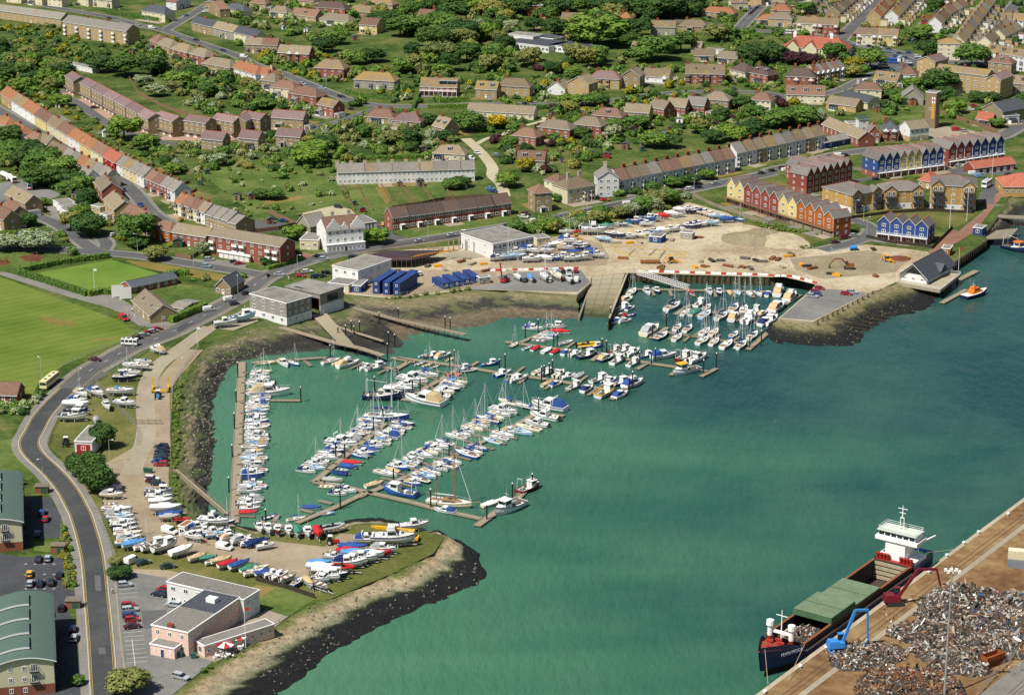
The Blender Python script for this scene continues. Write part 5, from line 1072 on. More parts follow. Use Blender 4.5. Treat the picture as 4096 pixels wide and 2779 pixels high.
pontoon('longest crowded pontoon reaching towards the open channel', PG, [('j', "1010,1310 1740,990 2307,720", 2.4), ('k', "0,1370 120,1300 250,1235 470,1270", 2.4)] + fingers('j', 1100, 1270, 2250, 740, 11, -130, -30) + fingers('j', 1100, 1280, 2250, 755, 11, 160, 40))
pontoon('angled pontoon round the small-craft corner by the spit', PG, [('j', "520,1210 760,1240 1000,1300 1400,1390 1620,1450 2030,1540", 2.4), ('j', "1000,1300 730,1430 370,1577", 2.4), ('m', "330,240 120,210 0,190", 2.4), ('j', "400,1455 520,1485", 1.4), ('j', "565,1375 690,1405", 1.4), ('m', "150,200 205,130", 1.4)])
pontoon('outer pontoon where the old ketch and motor yacht lie', PG, [('m', "1990,230 2307,0", 2.6), ('D', "1165,1140 1210,1090", 2.6)])
pontoon('short upper pontoon with the blue trawler at its end', PG, [('j', "1350,465 1830,190", 2.4), ('j', "1310,465 1400,475", 1.8)] + fingers('j', 1420, 420, 1800, 210, 4, -130, -30) + fingers('j', 1420, 430, 1800, 220, 4, 150, 38))
pontoon('long fishing-boat pontoon running out from the shed walkway', PG, [('j', "1280,90 1790,160 2307,245", 2.4), ('k', "0,895 370,945 850,1030", 2.4), ('k', "1035,1060 900,1120", 1.6), ('j', "1940,165 2005,125", 1.6)] + [('k', f"{x},{y} {x - 70},{y + 55}", 1.3) for x, y in ((130, 920), (370, 970), (560, 990), (760, 1025), (960, 1060))] + [('k', f"{x},{y} {x + 80},{y - 60}", 1.3) for x, y in ((30, 885), (250, 915), (600, 965), (800, 1000), (1000, 1030))])
pontoon('upper motor-boat pontoon ending at the yellow catamaran', PG, [('k', "-60,600 60,615 400,665 700,705 800,705", 2.4), ('k', "60,612 330,500", 2.2), ('k', "800,710 720,770", 2), ('k', "1000,750 1250,795 1520,835", 2.2), ('k', "1215,795 1130,845", 2), ('k', "1430,900 1500,850", 1.8), ('k', "1690,850 1760,865", 1.4), ('k', "1705,912 1845,840", 2)] + [('k', f"{x},{y} {x + 80},{y - 60}", 1.3) for x, y in ((480, 665), (860, 735), (1080, 770))])
pontoon('walkway pontoon along the foot of the sheet-pile basin wall', PG, [('k', "880,445 1045,125 2307,150", 2.2), ('h', "0,1075 40,1085 280,1110", 2.2)] + [('k', f"{x},{135 + (x - 1045) * .02} {x + 20},{180 + (x - 1045) * .02}", 1.2) for x in (1260, 1420, 1620, 1820, 1990, 2160)])
pontoon('inner basin pontoon with yachts berthed on both sides', PG, [('k', "1540,305 1800,335 2307,400", 2.0), ('k', "1470,355 1610,265", 2)] + [('k', f"{x},{y} {x - 60},{y + 45}", 1.2) for x, y in ((1720, 325), (1900, 350), (2080, 370), (2250, 390))] + [('k', f"{x},{y} {x + 55},{y - 40}", 1.2) for x, y in ((1700, 320), (1850, 340), (2040, 365), (2200, 385))])
pontoon('outer basin pontoon below the pier', PG, [('k', "1390,515 1900,590 2150,625", 2.0), ('k', "1250,570 1400,470", 2.2), ('k', "2130,670 2307,515", 2.2), ('h', "-20,1330 95,1225 290,1100", 2.0)] + [('k', f"{x},{y} {x - 60},{y + 50}", 1.2) for x, y in ((1480, 530), (1610, 545), (1830, 580), (2060, 615))] + [('k', f"{x},{y} {x + 55},{y - 45}", 1.2) for x, y in ((1640, 550), (1820, 580), (1990, 600))])
surf('pile_black', '#2c2a26', .35, 1.0, .9); plain('pile_cap', '#dcdcd6')
def pile_mesh(): b = MB(); b.tube((0, 0, -2.5), (0, 0, 5.6), .24, .22, 8); b.tube((0, 0, 5.6), (0, 0, 6.1), .26, .03, 8, 1); return b.mesh('mooring_pile', ['pile_black', 'pile_cap'])
PIL = dict(j="1070,400 405,490 720,1010 800,1010 1060,760 1145,690 1740,990 2195,790 1240,1230 760,1455 1575,1450 2080,1560 1745,180 1790,140 2195,235 2245,205 1480,425 1410,420 1680,520 670,95 1185,100",
        i="2145,285 2130,505 2115,745 2095,1000 2065,1305", m="90,225 760,80", k="120,570 235,520 375,660 410,640 810,712 850,705 1150,825 1255,810 1290,780 1265,570 1390,465 1590,255 1840,832 1725,900 290,935 335,915 365,905 265,965 1055,1060 1085,1022 240,1255 890,430 2140,665 2245,640", f="1110,1400 1705,1440 1750,1430 1285,1340 860,1480 885,1500 935,1490 810,1520 740,1500 1250,1577 1195,1577", D="1208,1110 1163,1130")
for t, s in PIL.items():
 for p in pts(t, s, 0): tag(obj('mooring_pile', cached('pilem', pile_mesh), None, (p.x, p.y, 0), 0, (1, 1, R.uniform(.8, 1.1))), 'dark mooring pile with pale cap standing in the marina water', 'pile', 'mooring piles of the marina')
# ---- boat shapes
HULLC = dict(w=('white', '#e8e8e4'), b=('blue', '#2f5fa8'), n=('navy', '#1b2a52'), k=('dark red', '#6b1f22'), c=('cream', '#dfd5b5'), l=('pale blue', '#9fc0d8'), g=('green', '#2f6a55'), r=('red', '#b52524'), o=('orange', '#d9701f'), y=('yellow', '#d8a81c'), v=('varnished', '#8a5a30'), e=('grey', '#a9abab'))
for k, (wd, hx) in HULLC.items(): plain('gel_' + k, hx, .35, .5)
CANV = dict(b=('blue', '#2c4a86'), n=('navy', '#1c2c58'), g=('green', '#3a7d68'), w=('white', '#dcdcd6'), e=('grey', '#9a9c9c'), r=('red', '#b0252a'), t=('tan', '#b59f78'), l=('light blue', '#4f86bc'), o=('orange', '#d4662a'))
for k, (wd, hx) in CANV.items(): surf('canvas_' + k, hx, .15, 1.5, .85)
MATS.pop('gel_w'); surf('gel_w', '#e0e0dc', .08, .9, .4, .4, rand=.16); plain('antifoul', '#5a2520', .8); plain('antifoul_blue', '#22365c', .8); surf('boat_deck', '#d8d5cb', .06, 1.2, .7); plain('mast_alu', '#c9ccce', .35, .5); plain('mast_wood', '#8d6a3e', .6); plain('teak', '#8c6b48', .8); plain('engine_black', '#26272a', .4); plain('steel', '#b4b8ba', .4)
def hull_rings(L, B, H, bow, stern, draft, full=.62):
 rings = []
 for k in range(11):
  u = k / 10; x = -L / 2 + L * u
  b = B / 2 * (stern + (1 - stern) * min(1, u / .4)) if u < .4 else B / 2 * max(.02, 1 - ((u - .4) / .6) ** 2.3)
  zs = H + bow * u ** 2.2; dr = -draft * (1 - .85 * u ** 4)
  fw = max(0, (u - .75) / .25); xk = x - fw * L * .06
  rings.append([(x, -b, zs), (x - fw * .1, -b * .93, zs * .45), (xk, -b * full * (1 - .5 * fw), dr * .35), (xk, 0, dr), (xk, b * full * (1 - .5 * fw), dr * .35), (x - fw * .1, b * .93, zs * .45), (x, b, zs)])
 return rings
def hull_mesh(L, B, H, bow, stern, draft, top, band=None, open_=False):
 def mk():
  m = MB(); rg = hull_rings(L, B, H, bow, stern, draft); m.loft(rg, 0, closed=False, cap0=True, cap1=False)
  for i in range(len(m.m)):
   if len(m.f[i]) == 4 and (i % 6) in (2, 3): m.m[i] = 1
   elif len(m.f[i]) == 4 and (i % 6) in (1, 4) : m.m[i] = 1 if False else 0
  for a, b in zip(rg, rg[1:]):      # rubbing strake
   for s_ in (0, 6): m.bar(Vector(a[s_]) + Vector((0, 0, -.06)), Vector(b[s_]) + Vector((0, 0, -.06)), .07, .1, 2)
  return m.mesh('hull', ['gel_' + top, band or 'antifoul', 'gel_' + top if top != 'w' else 'gel_n'])
 return cached(('hull', L, B, H, bow, stern, draft, top, band), mk)
def deck_mesh(L, B, H, bow, stern, mat, a=0, b=10, dz=-.04, inset=.97):
 def mk():
  m = MB(); rg = hull_rings(L, B, H, bow, stern, .3)
  for p, q in zip(rg[a:b], rg[a + 1:b + 1]): m.face([(p[0][0], p[0][1] * inset, p[0][2] + dz), (p[6][0], p[6][1] * inset, p[6][2] + dz), (q[6][0], q[6][1] * inset, q[6][2] + dz), (q[0][0], q[0][1] * inset, q[0][2] + dz)][::-1])
  return m.mesh('deck', mat)
 return cached(('deck', L, B, H, bow, stern, mat, a, b, dz, inset), mk)
def shape(key, fn, mats, smooth=False):
 def mk(): m = MB(); fn(m); return m.mesh(key[0], mats, smooth)
 return cached(('shape',) + tuple(key), mk)
def sprayhood(m):
 m.loft([[(-.5, -.85, 0), (-.5, -.7, .55), (-.5, .7, .55), (-.5, .85, 0)], [(.15, -.85, 0), (.0, -.7, .5), (.0, .7, .5), (.15, .85, 0)], [(.75, -.8, 0), (.7, -.7, .03), (.7, .7, .03), (.75, .8, 0)]], 0, closed=False, cap0=False, cap1=False)
def yacht(root, col, can, hood=True, mast=True, jib=True, band=None, wood=False):
 A = (8.0, 2.7, .85, .35, .72, .45)
 h = obj('hull', hull_mesh(*A, col, band), root); obj('deck', deck_mesh(*A[:5], 'boat_deck'), root)
 def cab(m):
  m.loft([[(2.3, -.35, .95), (2.3, .35, .95), (2.2, .3, 1.08), (2.2, -.3, 1.08)], [(1.0, -.75, .85), (1.0, .75, .85), (.9, .6, 1.32), (.9, -.6, 1.32)], [(-1.1, -.9, .8), (-1.1, .9, .8), (-1.1, .72, 1.38), (-1.1, -.72, 1.38)]], 0)
  for s_ in (-1, 1): m.face([(1.3, s_ * .71, 1.0), (-.9, s_ * .885, .98), (-.9, s_ * .82, 1.2), (1.2, s_ * .66, 1.18)], 1)
  m.box(-.2, .5, -.28, .28, 1.3, 1.42, 1)
 obj('cabin', shape(('cabin', col, wood), cab, ['teak' if wood else ('gel_' + ('w' if col not in 'cl' else col)), 'glass_dark']), root)
 def cp(m): m.box(-3.3, -1.15, -.75, .75, .81, .85, 1); m.box(-3.5, -1.12, .75, .9, .8, 1.02); m.box(-3.5, -1.12, -.9, -.75, .8, 1.02); m.bar((-3.9, 0, 1.0), (-2.7, 0, 1.25), .06, .06, 1)
 obj('cockpit', shape(('cockpit',), cp, ['gel_w', 'teak']), root)
 def rails(m):
  rg = hull_rings(*A)
  for s_ in (0, 6):
   for p, q in zip(rg[::2], rg[2::2]): m.bar(Vector(p[s_]) * .97 + Vector((0, 0, .5)), Vector(q[s_]) * .97 + Vector((0, 0, .5)), .025, .025)
   for p in rg[::2]: m.bar(Vector(p[s_]) * .97, Vector(p[s_]) * .97 + Vector((0, 0, .52)), .025, .025)
 obj('guard_rail', shape(('guard_rail',), rails, 'steel'), root)
 if mast:
  def mm(m):
   m.tube((.9, 0, 1.2), (.9, 0, 10.5), .085, .06, 5)
   for z, l in ((5.6, 1.0), (8.0, .7)): m.bar((.9, -l, z), (.9, l, z), .05, .05)
   for s_ in (-1, 1): m.tube((.8, s_ * 1.25, .9), (.9, s_ * .95, 5.6), .018, n=3); m.tube((.9, s_ * .95, 5.6), (.9, 0, 10.2), .018, n=3)
   m.tube((-3.95, 0, .9), (.9, 0, 10.4), .018, n=3)
  mo = obj('mast', shape(('mast', wood), mm, 'mast_wood' if wood else 'mast_alu'), root)
  obj('furled_jib' if jib else 'forestay', shape(('furled_jib', jib), lambda m: m.tube((3.9, 0, 1.3), (1.0, 0, 9.6), .07 if jib else .02, .03 if jib else .02, 5), 'gel_w' if jib else 'steel'), mo)
  obj('boom', shape(('boom',), lambda m: m.tube((.8, 0, 2.0), (-2.6, 0, 1.95), .06, n=5), 'mast_alu'), mo)
  if can: obj('sail_cover', shape(('sail_cover', can), lambda m: m.loft([[(x, -r_, 2.05), (x, 0, 2.05 + r_ * 2.2), (x, r_, 2.05)] for x, r_ in ((.95, .16), (.6, .2), (-1, .16), (-2.5, .09))], 0), 'canvas_' + can), mo)
 if hood and can: obj('spray_hood', shape(('spray_hood', can), sprayhood, 'canvas_' + can), root, (-1.0, 0, 1.2))
def cruiser(root, col, can, fly=False, band=None, arch=False):
 A = (7.5, 2.7, .95, .45, .92, .35)
 obj('hull', hull_mesh(*A, col, band), root); obj('deck', deck_mesh(*A[:5], 'boat_deck', 4, 10), root)
 def cab(m):
  m.loft([[(2.6, -.4, 1.15), (2.6, .4, 1.15), (2.4, .3, 1.28), (2.4, -.3, 1.28)], [(1.2, -.95, 1.0), (1.2, .95, 1.0), (1.0, .75, 1.5), (1.0, -.75, 1.5)]], 0)
  m.loft([[(1.1, -.98, 1.0), (1.1, .98, 1.0), (.35, .82, 2.05), (.35, -.82, 2.05)], [(-1.0, -1.08, .9), (-1.0, 1.08, .9), (-.9, .9, 2.1), (-.9, -.9, 2.1)]], 0)
  m.face([(1.06, -.84, 1.18), (1.06, .84, 1.18), (.42, .72, 2.0), (.42, -.72, 2.0)], 1)
  m.v[-4:] = [(x + .03, y, z + .03) for x, y, z in m.v[-4:]]
  for s_ in (-1, 1): m.face([(.7, s_ * .985, 1.35), (-.85, s_ * 1.045, 1.35), (-.82, s_ * .95, 1.9), (.4, s_ * .88, 1.9)], 1)
  m.box(-1.05, .45, -.92, .92, 2.1, 2.18)
  m.box(1.3, 1.75, -.3, .3, 1.36, 1.5, 1)
 obj('cabin', shape(('cruiser_cabin',), cab, ['gel_w', 'glass_dark']), root)
 def cp(m): m.box(-3.4, -1.05, -1.05, 1.05, .5, .56, 1); m.box(-3.7, -3.35, -1.0, 1.0, .5, 1.0); m.box(-2.4, -1.8, -.95, -.4, .56, 1.15); m.box(-2.4, -1.8, .4, .95, .56, 1.15); m.box(-3.7, -1.05, 1.05, 1.2, .5, 1.0); m.box(-3.7, -1.05, -1.2, -1.05, .5, 1.0)
 obj('cockpit', shape(('cruiser_cockpit',), cp, ['gel_w', 'boat_deck']), root)
 if fly: obj('flybridge', shape(('flybridge',), lambda m: (m.box(-1.0, .3, -.85, -.78, 2.18, 2.7), m.box(-1.0, .3, .78, .85, 2.18, 2.7), m.box(.22, .3, -.78, .78, 2.18, 2.75), m.box(-.6, -.2, -.5, .5, 2.18, 2.55)), 'gel_w'), root)
 if can: obj('canopy', shape(('canopy', can), lambda m: m.loft([[(x, -1.1, .95), (x, -.95, z), (x, .95, z), (x, 1.1, .95)] for x, z in ((-1.0, 2.12), (-2.4, 2.05), (-3.5, 1.2))], 0, closed=False, cap0=False), 'canvas_' + can), root)
 else: obj('outboard', shape(('outboard',), lambda m: (m.box(-4.2, -3.75, -.25, .25, .75, 1.35), m.box(-4.05, -3.85, -.1, .1, -.3, .75)), 'engine_black'), root)
 if arch: obj('radar_arch', shape(('radar_arch',), lambda m: (m.bar((-1.2, -1.0, 1.0), (-1.5, -.9, 2.7), .18, .1), m.bar((-1.2, 1.0, 1.0), (-1.5, .9, 2.7), .18, .1), m.bar((-1.5, -.95, 2.7), (-1.5, .95, 2.7), .2, .1)), 'gel_w'), root)
 def rails(m):
  rg = hull_rings(*A)
  for s_ in (0, 6):
   for p, q in zip(rg[5:-1], rg[6:]): m.bar(Vector(p[s_]) * .97 + Vector((0, 0, .45)), Vector(q[s_]) * .97 + Vector((0, 0, .45)), .03, .03); m.bar(Vector(p[s_]) * .97, Vector(p[s_]) * .97 + Vector((0, 0, .46)), .03, .03)
 obj('bow_rail', shape(('bow_rail',), rails, 'steel'), root)
def wheelboat(root, col, can, gantry=False, band=None):
 A = (7.5, 2.8, .95, .75, .85, .5)
 obj('hull', hull_mesh(*A, col, band), root); obj('deck', deck_mesh(*A[:5], 'boat_deck', 0, 10, -.3, .93), root)
 def wh(m):
  m.box(.1, 1.9, -.85, .85, .75, 2.3, 0, (.08, .06)); m.box(.0, 2.1, -.95, .95, 2.3, 2.4)
  m.box(1.86, 1.9, -.7, .7, 1.65, 2.15, 1);
  for y in (-.86, .82): m.box(.4, 1.65, y, y + .04, 1.65, 2.15, 1)
  m.box(1.9, 2.7, -.6, .6, .95, 1.45)
 obj('wheelhouse', shape(('wheelhouse',), wh, ['gel_w', 'glass_dark']), root)
 obj('aft_deck_gear', shape(('aft_deck_gear',), lambda m: (m.box(-2.6, -1.4, -.5, .5, .6, 1.0), m.box(-3.5, -3.2, -1, 1, .6, .95), m.box(-.9, -.3, .3, .8, .6, 1.2)), 'float_grey'), root)
 obj('aerial_mast', shape(('aerial_mast',), lambda m: (m.tube((.6, 0, 2.4), (.6, 0, 4.6), .05, .02, 4), m.bar((.6, -.5, 3.2), (.6, .5, 3.2), .05, .05)), 'steel'), root)
 if gantry: obj('gantry', shape(('gantry',), lambda m: (m.bar((-3, -1, .8), (-3, -.7, 3.6), .12, .12), m.bar((-3, 1, .8), (-3, .7, 3.6), .12, .12), m.bar((-3, -.8, 3.6), (-3, .8, 3.6), .14, .14), m.bar((-3, 0, 3.6), (.5, 0, 3.2), .08, .08)), 'steel'), root)
def dinghy(root, col, can, motor=True):
 A = (4.6, 1.8, .55, .25, .85, .2)
 obj('hull', hull_mesh(*A, col), root); obj('floor', deck_mesh(*A[:5], 'boat_deck', 0, 10, -.32, .86), root)
 for q, (xx, yy) in enumerate(((-1.4, .75), (.1, .8), (1.5, .5))): obj('thwart', shape(('thwart', q), lambda m: m.box(-.24, .24, -yy, yy, .42, .5), 'teak'), root, (xx, 0, 0))
 if motor: obj('outboard', shape(('small_outboard',), lambda m: (m.box(-2.65, -2.3, -.18, .18, .5, 1.0), m.box(-2.5, -2.38, -.08, .08, -.2, .5)), 'engine_black'), root)
def covered(root, col, can):
 A = (6.2, 2.3, .8, .35, .9, .3)
 obj('hull', hull_mesh(*A, col), root)
 def tp(m):
  rg = hull_rings(*A); m.loft([[(p[0][0], p[0][1] * 1.03, p[0][2] - .22), (p[0][0], p[0][1] * 1.02, p[0][2] + .02), (p[0][0], p[0][1] * .4, p[0][2] + (.55 if 2 < k < 7 else .28) + .07 * (k % 2)), (p[0][0], 0, p[0][2] + (.72 if 2 < k < 7 else .3)), (p[0][0], p[6][1] * .4, p[0][2] + (.55 if 2 < k < 7 else .28) - .05 * (k % 2)), (p[6][0], p[6][1] * 1.02, p[6][2] + .02), (p[6][0], p[6][1] * 1.03, p[6][2] - .22)] for k, p in enumerate(rg)], 0, closed=False, cap0=True, cap1=False)
 obj('tarpaulin', shape(('tarpaulin', can), tp, 'canvas_' + can), root)
def inflatable(root, col, can):
 def tb(m):
  P = [(-2.6, .9), (-1, .95), (.8, .85), (1.9, .45), (2.4, 0)]
  for s_ in (-1, 1):
   for (xa, ya), (xb, yb) in zip(P, P[1:]): m.tube((xa, ya * s_, .45 + .06 * (xa > .5)), (xb, yb * s_, .5 + .12 * (xb > 1)), .26, n=8)
 obj('tube', shape(('rib_tube', col), tb, 'gel_' + col), root)
 obj('hull', shape(('rib_hull',), lambda m: m.loft([[(-2.5, -.8, .35), (-2.5, 0, -.15), (-2.5, .8, .35)], [(.8, -.75, .35), (.8, 0, -.12), (.8, .75, .35)], [(2.3, -.05, .5), (2.3, 0, .4), (2.3, .05, .5)]], 0), 'engine_black'), root)
 obj('console', shape(('console',), lambda m: (m.box(-.4, .1, -.35, .35, .4, 1.25, 0, (.08, .05)), m.box(-1.5, -.8, -.25, .25, .4, .9)), 'engine_black'), root)
 obj('outboard', shape(('rib_outboard',), lambda m: (m.box(-3.0, -2.6, -.22, .22, .6, 1.25), m.box(-2.85, -2.7, -.1, .1, -.3, .6)), 'engine_black'), root)
def trailer_mesh():
 m = MB()
 for y in (-.55, .55): m.bar((-2.6, y, -.55), (2.2, y * .6, -.55), .12, .12)
 m.bar((2.2, 0, -.55), (3.9, 0, -.6), .12, .12)
 for x in (-2.2, -.6, 1.2): m.bar((x, -.7, -.5), (x, .7, -.5), .12, .12)
 for x in (-1.2,):
  for y in (-.95, .95): m.tube((x, y - .1, -.72), (x, y + .1, -.72), .3, n=8, m=1)
 for x in (-2, .8):
  for y in (-.9, .9): m.bar((x, y, -1), (x, y * .8, .1), .1, .1)
 return m.mesh('boat_trailer', ['steel', 'engine_black'])
BK = {'y': (yacht, 8, (7, 9), 'wwwwwcn', 'bbbnl', 'sailing yacht'), 'Y': (yacht, 8, (7, 9.5), 'wwwcl', ' ', 'sailing yacht'), 'b': (yacht, 8, (7.5, 10), 'bbn', 'bn', 'sailing yacht'), 'm': (cruiser, 7.5, (6, 8), 'wwwwwwnbc', '    bnet', 'motor cruiser'), 'M': (cruiser, 7.5, (9, 11.5), 'w', '   bt', 'motor yacht'),
        'w': (wheelboat, 7.5, (6.5, 8.5), 'wwwwnb', ' ', 'wheelhouse boat'), 'f': (wheelboat, 7.5, (8, 10), 'knb', ' ', 'fishing boat'), 'd': (dinghy, 4.6, (3.8, 5.2), 'wwwcbl', ' ', 'open boat'), 'c': (covered, 6.2, (5, 7.5), 'wwwwb', 'bbbln', 'covered boat'), 'C': (covered, 6.2, (5, 7.5), 'wwwc', 'wwwe', 'covered boat'),
        'g': (covered, 6.2, (5, 7), 'wwg', 'g', 'covered boat'), 'T': (covered, 6.2, (5, 7), 'wwc', 't', 'covered boat'), 'R': (covered, 6.2, (5, 7), 'wwr', 'r', 'covered boat'), 'r': (inflatable, 5.2, (4.5, 6.5), 'roe', ' ', 'inflatable'), 'p': (inflatable, 5.2, (6, 7.5), 'y', ' ', 'inflatable'), 'B': (wheelboat, 7.5, (7, 8.5), 'bl', ' ', 'wheelhouse boat')}
NB = [0]
def boat(code, p, deg, where, ashore=False, size=None, hull=None, canv=None, **kw):
 if code == 'c' and R.random() < .45: code = R.choice('mmCYTm')
 fn, L0, (la, lb), hc, cc, word = BK[code]; rr = R; NB[0] += 1
 hl = hull or rr.choice(hc); cv = (canv or rr.choice(cc)).strip(); L = size or round(rr.uniform(la, lb), 1); s = L / L0
 lab = f"{HULLC[hl][0]} {word}"; feat = ''
 kws = dict(kw)
 if fn is yacht:
  nomast = ashore and rr.random() < .55 or rr.random() < .22
  kws.update(mast=not nomast, jib=rr.random() < .6, hood=rr.random() < .6); feat = (f"with {CANV[cv][0]} canvas" if cv else 'with bare boom') if not nomast else 'with its mast down'
 elif fn is cruiser: kws.update(fly=code == 'M' and rr.random() < .6, arch=rr.random() < .3); feat = f"with {CANV[cv][0]} cockpit canopy" if cv else 'with open cockpit'
 elif fn is covered: feat = f"under a {CANV[cv][0]} tarpaulin"
 elif fn is wheelboat: kws.update(gantry=code == 'f'); feat = 'with stern gantry' if code == 'f' else 'with forward cabin'
 elif fn is dinghy: kws.update(motor=rr.random() < .5); feat = 'with thwarts'
 else: feat = 'with black console'
 if fn in (yacht, cruiser, wheelboat): kws['band'] = rr.choice(['antifoul', 'antifoul_blue', 'antifoul'])
 z = (LAND + .12 + .98 * s) if ashore else 0.0
 sz = 'small ' if L < .86 * L0 else ('large ' if L > 1.2 * L0 else '')
 lb_ = f"{sz}{lab} {feat} {where}"
 if len(lb_.split()) > 16: lb_ = lb_.replace(' ' + feat, '')
 o = thing(word.replace(' ', '_'), lb_, 'boat', (p.x, p.y, z), rad(deg), f"{word}s {where}")
 fn(o, hl, cv, **kws); o.scale = (s, s, s)
 if ashore:
  tr = obj('boat_trailer', cached('btrailer', trailer_mesh), None, (p.x, p.y, z), rad(deg), s); tag(tr, f'steel boat trailer under a laid-up boat {where}', 'trailer', f'boat trailers {where}')
 return o
def row(t, x1, y1, x2, y2, codes, deg, where, flip=.4, jit=.5):
 a, b = at(t, x1, y1, 0), at(t, x2, y2, 0); N = len(codes)
 for k, c in enumerate(codes):
  if c == '.': continue
  f = k / max(1, N - 1); p = a.lerp(b, f) + Vector((R.uniform(-jit, jit), R.uniform(-jit, jit) * .5, 0))
  boat(c, p, deg + (180 if R.random() < flip else 0) + R.uniform(-4, 4), where)
def spots(t, data, where, deg=0, ashore=False, jit=6):
 for w_ in data.split():
  c, x, y, *rest = w_.split(','); p = at(t, float(x), float(y), LAND if ashore else 0)
  dg = float(rest[0]) if rest and rest[0] else deg; sz = float(rest[1]) if len(rest) > 1 else None
  boat(c, p, dg + R.uniform(-jit, jit), where, ashore, sz)
LP = 'on the long straight pontoon'
row('j', 45, 230, -60, 1500, 'YmyyMm' + 'mYyYmYYymcYmwmYmycmYmwYmcmYmdmcmR', 0, LP, .45, .4)
spots('j', "M,130,430,0,14 d,90,152,5,7 m,250,160,-65 b,345,155,-60,6.5 y,680,135,35,8 T,745,150,35,5 M,835,165,40,9.5 m,1005,190,35,7 w,1085,195,30,8.5 d,1165,220,40,4.5", 'by the shed walkway')
spots('j', "d,1405,142,40 d,1475,155,40 d,1545,165,40 d,1620,178,40 d,1510,78,40 f,1580,85,40,6 m,1690,85,35,7 d,1752,112,40 w,1865,200,20,6.5 r,1925,215,20 r,1780,262,25 B,2110,160,25,7", 'at the head of the fishing-boat pontoon')
UP = 'on the short upper pontoon'
spots('j', "f,1150,465,-8,14 y,1230,415,-28,10 b,1310,385,-28,11 m,1370,350,-28,8 M,1420,310,-30,12 y,1545,255,-28,9.5 M,1515,505,150,15 M,1640,450,150,10 m,1700,410,-30,8 y,1740,385,-30,9 y,1775,350,-30,9.5 y,1800,325,-30,9", UP)
CB = 'on the crowded middle pontoon'
row('j', 465, 1125, 1080, 655, 'mYmmYymyMwmyYmyYb', -22, CB, .35); row('j', 745, 1145, 1330, 700, 'cdcR.mmcmymMymyb', -22, CB, .6)
spots('j', "b,1180,650,-10,15", CB)
CC_ = 'on the longest crowded pontoon'
row('j', 1180, 1150, 2240, 590, 'yTmYmwyymYb.YymYyTbyYM', -36, CC_, .4); row('j', 1400, 1235, 2300, 770, 'myYymyy.byn.YyYm'.replace('n', 'b'), -36, CC_, .6)
spots('j', "f,1300,1325,150,11.5 T,1070,1245,30,6.5 m,1700,1485,160,7", CC_)
row('k', -40, 1160, 200, 1215, 'yYy', -36, CC_, .4); spots('k', "M,330,1205,145,13 M,290,1295,145,11 m,220,1355,145,9 y,150,1395,145,9.5 Y,70,1430,-36,10", CC_)
spots('j', "C,695,1205,-20,6.5 d,640,1265,-15,5 d,690,1245,-15,5 m,735,1330,-15,6 m,820,1300,-20,6.5 d,955,1345,40,5 c,500,1455,-5,6 d,625,1508,10,5.5 y,365,1555,20,6", 'in the small-craft corner'); spots('m', "d,130,160,40,5 C,2120,45,35,6.5", 'in the small-craft corner')
FP = 'on the fishing-boat pontoon'
spots('k', "y,230,880,60,6.5 w,315,895,40,7 m,425,905,60 m,510,925,40,6.5 C,605,920,50,6.5 w,790,955,45,8.5 m,880,970,50,8 w,980,985,40,8.5 M,1095,995,40,10 m,60,950,35,8.5 c,315,990,45,5.5 m,400,995,50,6 w,565,1015,50,7.5 m,680,1040,50,7 m,980,1095,55,8", FP)
spots('j', "m,2225,250,45,8 f,2310,300,45,6", FP)
MP = 'on the upper motor-boat pontoon'
spots('k', "m,195,495,-15,8 w,390,475,-20,8 R,440,525,-30,7.5 Y,335,555,-20,7.5 Y,290,585,-20,8 d,245,605,-15,6 y,485,620,40,7 p,690,645,25,9 w,750,655,20,6.5 f,925,690,40,7 w,1005,695,40,8 m,1090,710,50,8.5 B,1210,735,40,6.5 M,1370,745,25,10 f,1550,755,45,9 M,1670,770,45,11 d,140,665,40,5 R,215,670,50,5.5 c,315,690,55,6 R,390,700,60,5.5 m,490,710,55,6 m,575,720,50,6.5 f,680,740,35,9 m,850,765,50,8 w,955,785,55,8.5 w,1095,805,60,7.5 b,20,640,60,6", MP)
cat_ = boat('w', at('k', 1565, 880, 0), -145, MP, size=11.5, hull='w'); cat_['label'] = 'white catamaran with yellow wheelhouse roof off the upper motor-boat pontoon'
obj('yellow_roof', shape(('yellow_roof',), lambda m: m.box(-.1, 2.2, -1.0, 1.0, 2.4, 2.55), 'gel_y'), cat_)
wb = boat('w', at('k', 850, 1075, 0), 55, FP, size=11, hull='w'); wb['label'] = 'white work boat with yellow gunwale on the fishing-boat pontoon'
def ygun(m):
 rg = hull_rings(7.5, 2.8, .95, .75, .85, .5)
 for a_, b_ in zip(rg, rg[1:]):
  for s_ in (0, 6): m.bar(Vector(a_[s_]) + Vector((0, 0, .04)), Vector(b_[s_]) + Vector((0, 0, .04)), .2, .16)
 m.bar(Vector(rg[0][0]) + Vector((0, 0, .04)), Vector(rg[0][6]) + Vector((0, 0, .04)), .2, .16)
obj('yellow_gunwale', shape(('yellow_gunwale',), ygun, 'gel_y'), wb)
BP = 'berthed in the walled basin'
spots('k', "m,1220,165,-80,7 m,1305,155,-80,7 R,1605,168,-80,5.5 m,1780,165,-80,7 m,1865,170,-85,7.5 T,1965,172,-90,5.5 Y,2035,172,-80,6.5 Y,2140,180,-80,7 y,2220,180,-75,7.5 Y,1080,165,70,9 m,1030,240,50,8 w,1000,310,50,8 m,1065,312,50,5.5 d,970,360,40,5 R,1015,370,70,4 d,1070,368,30,5 m,955,425,40,6.5 m,1020,425,30,6", BP)
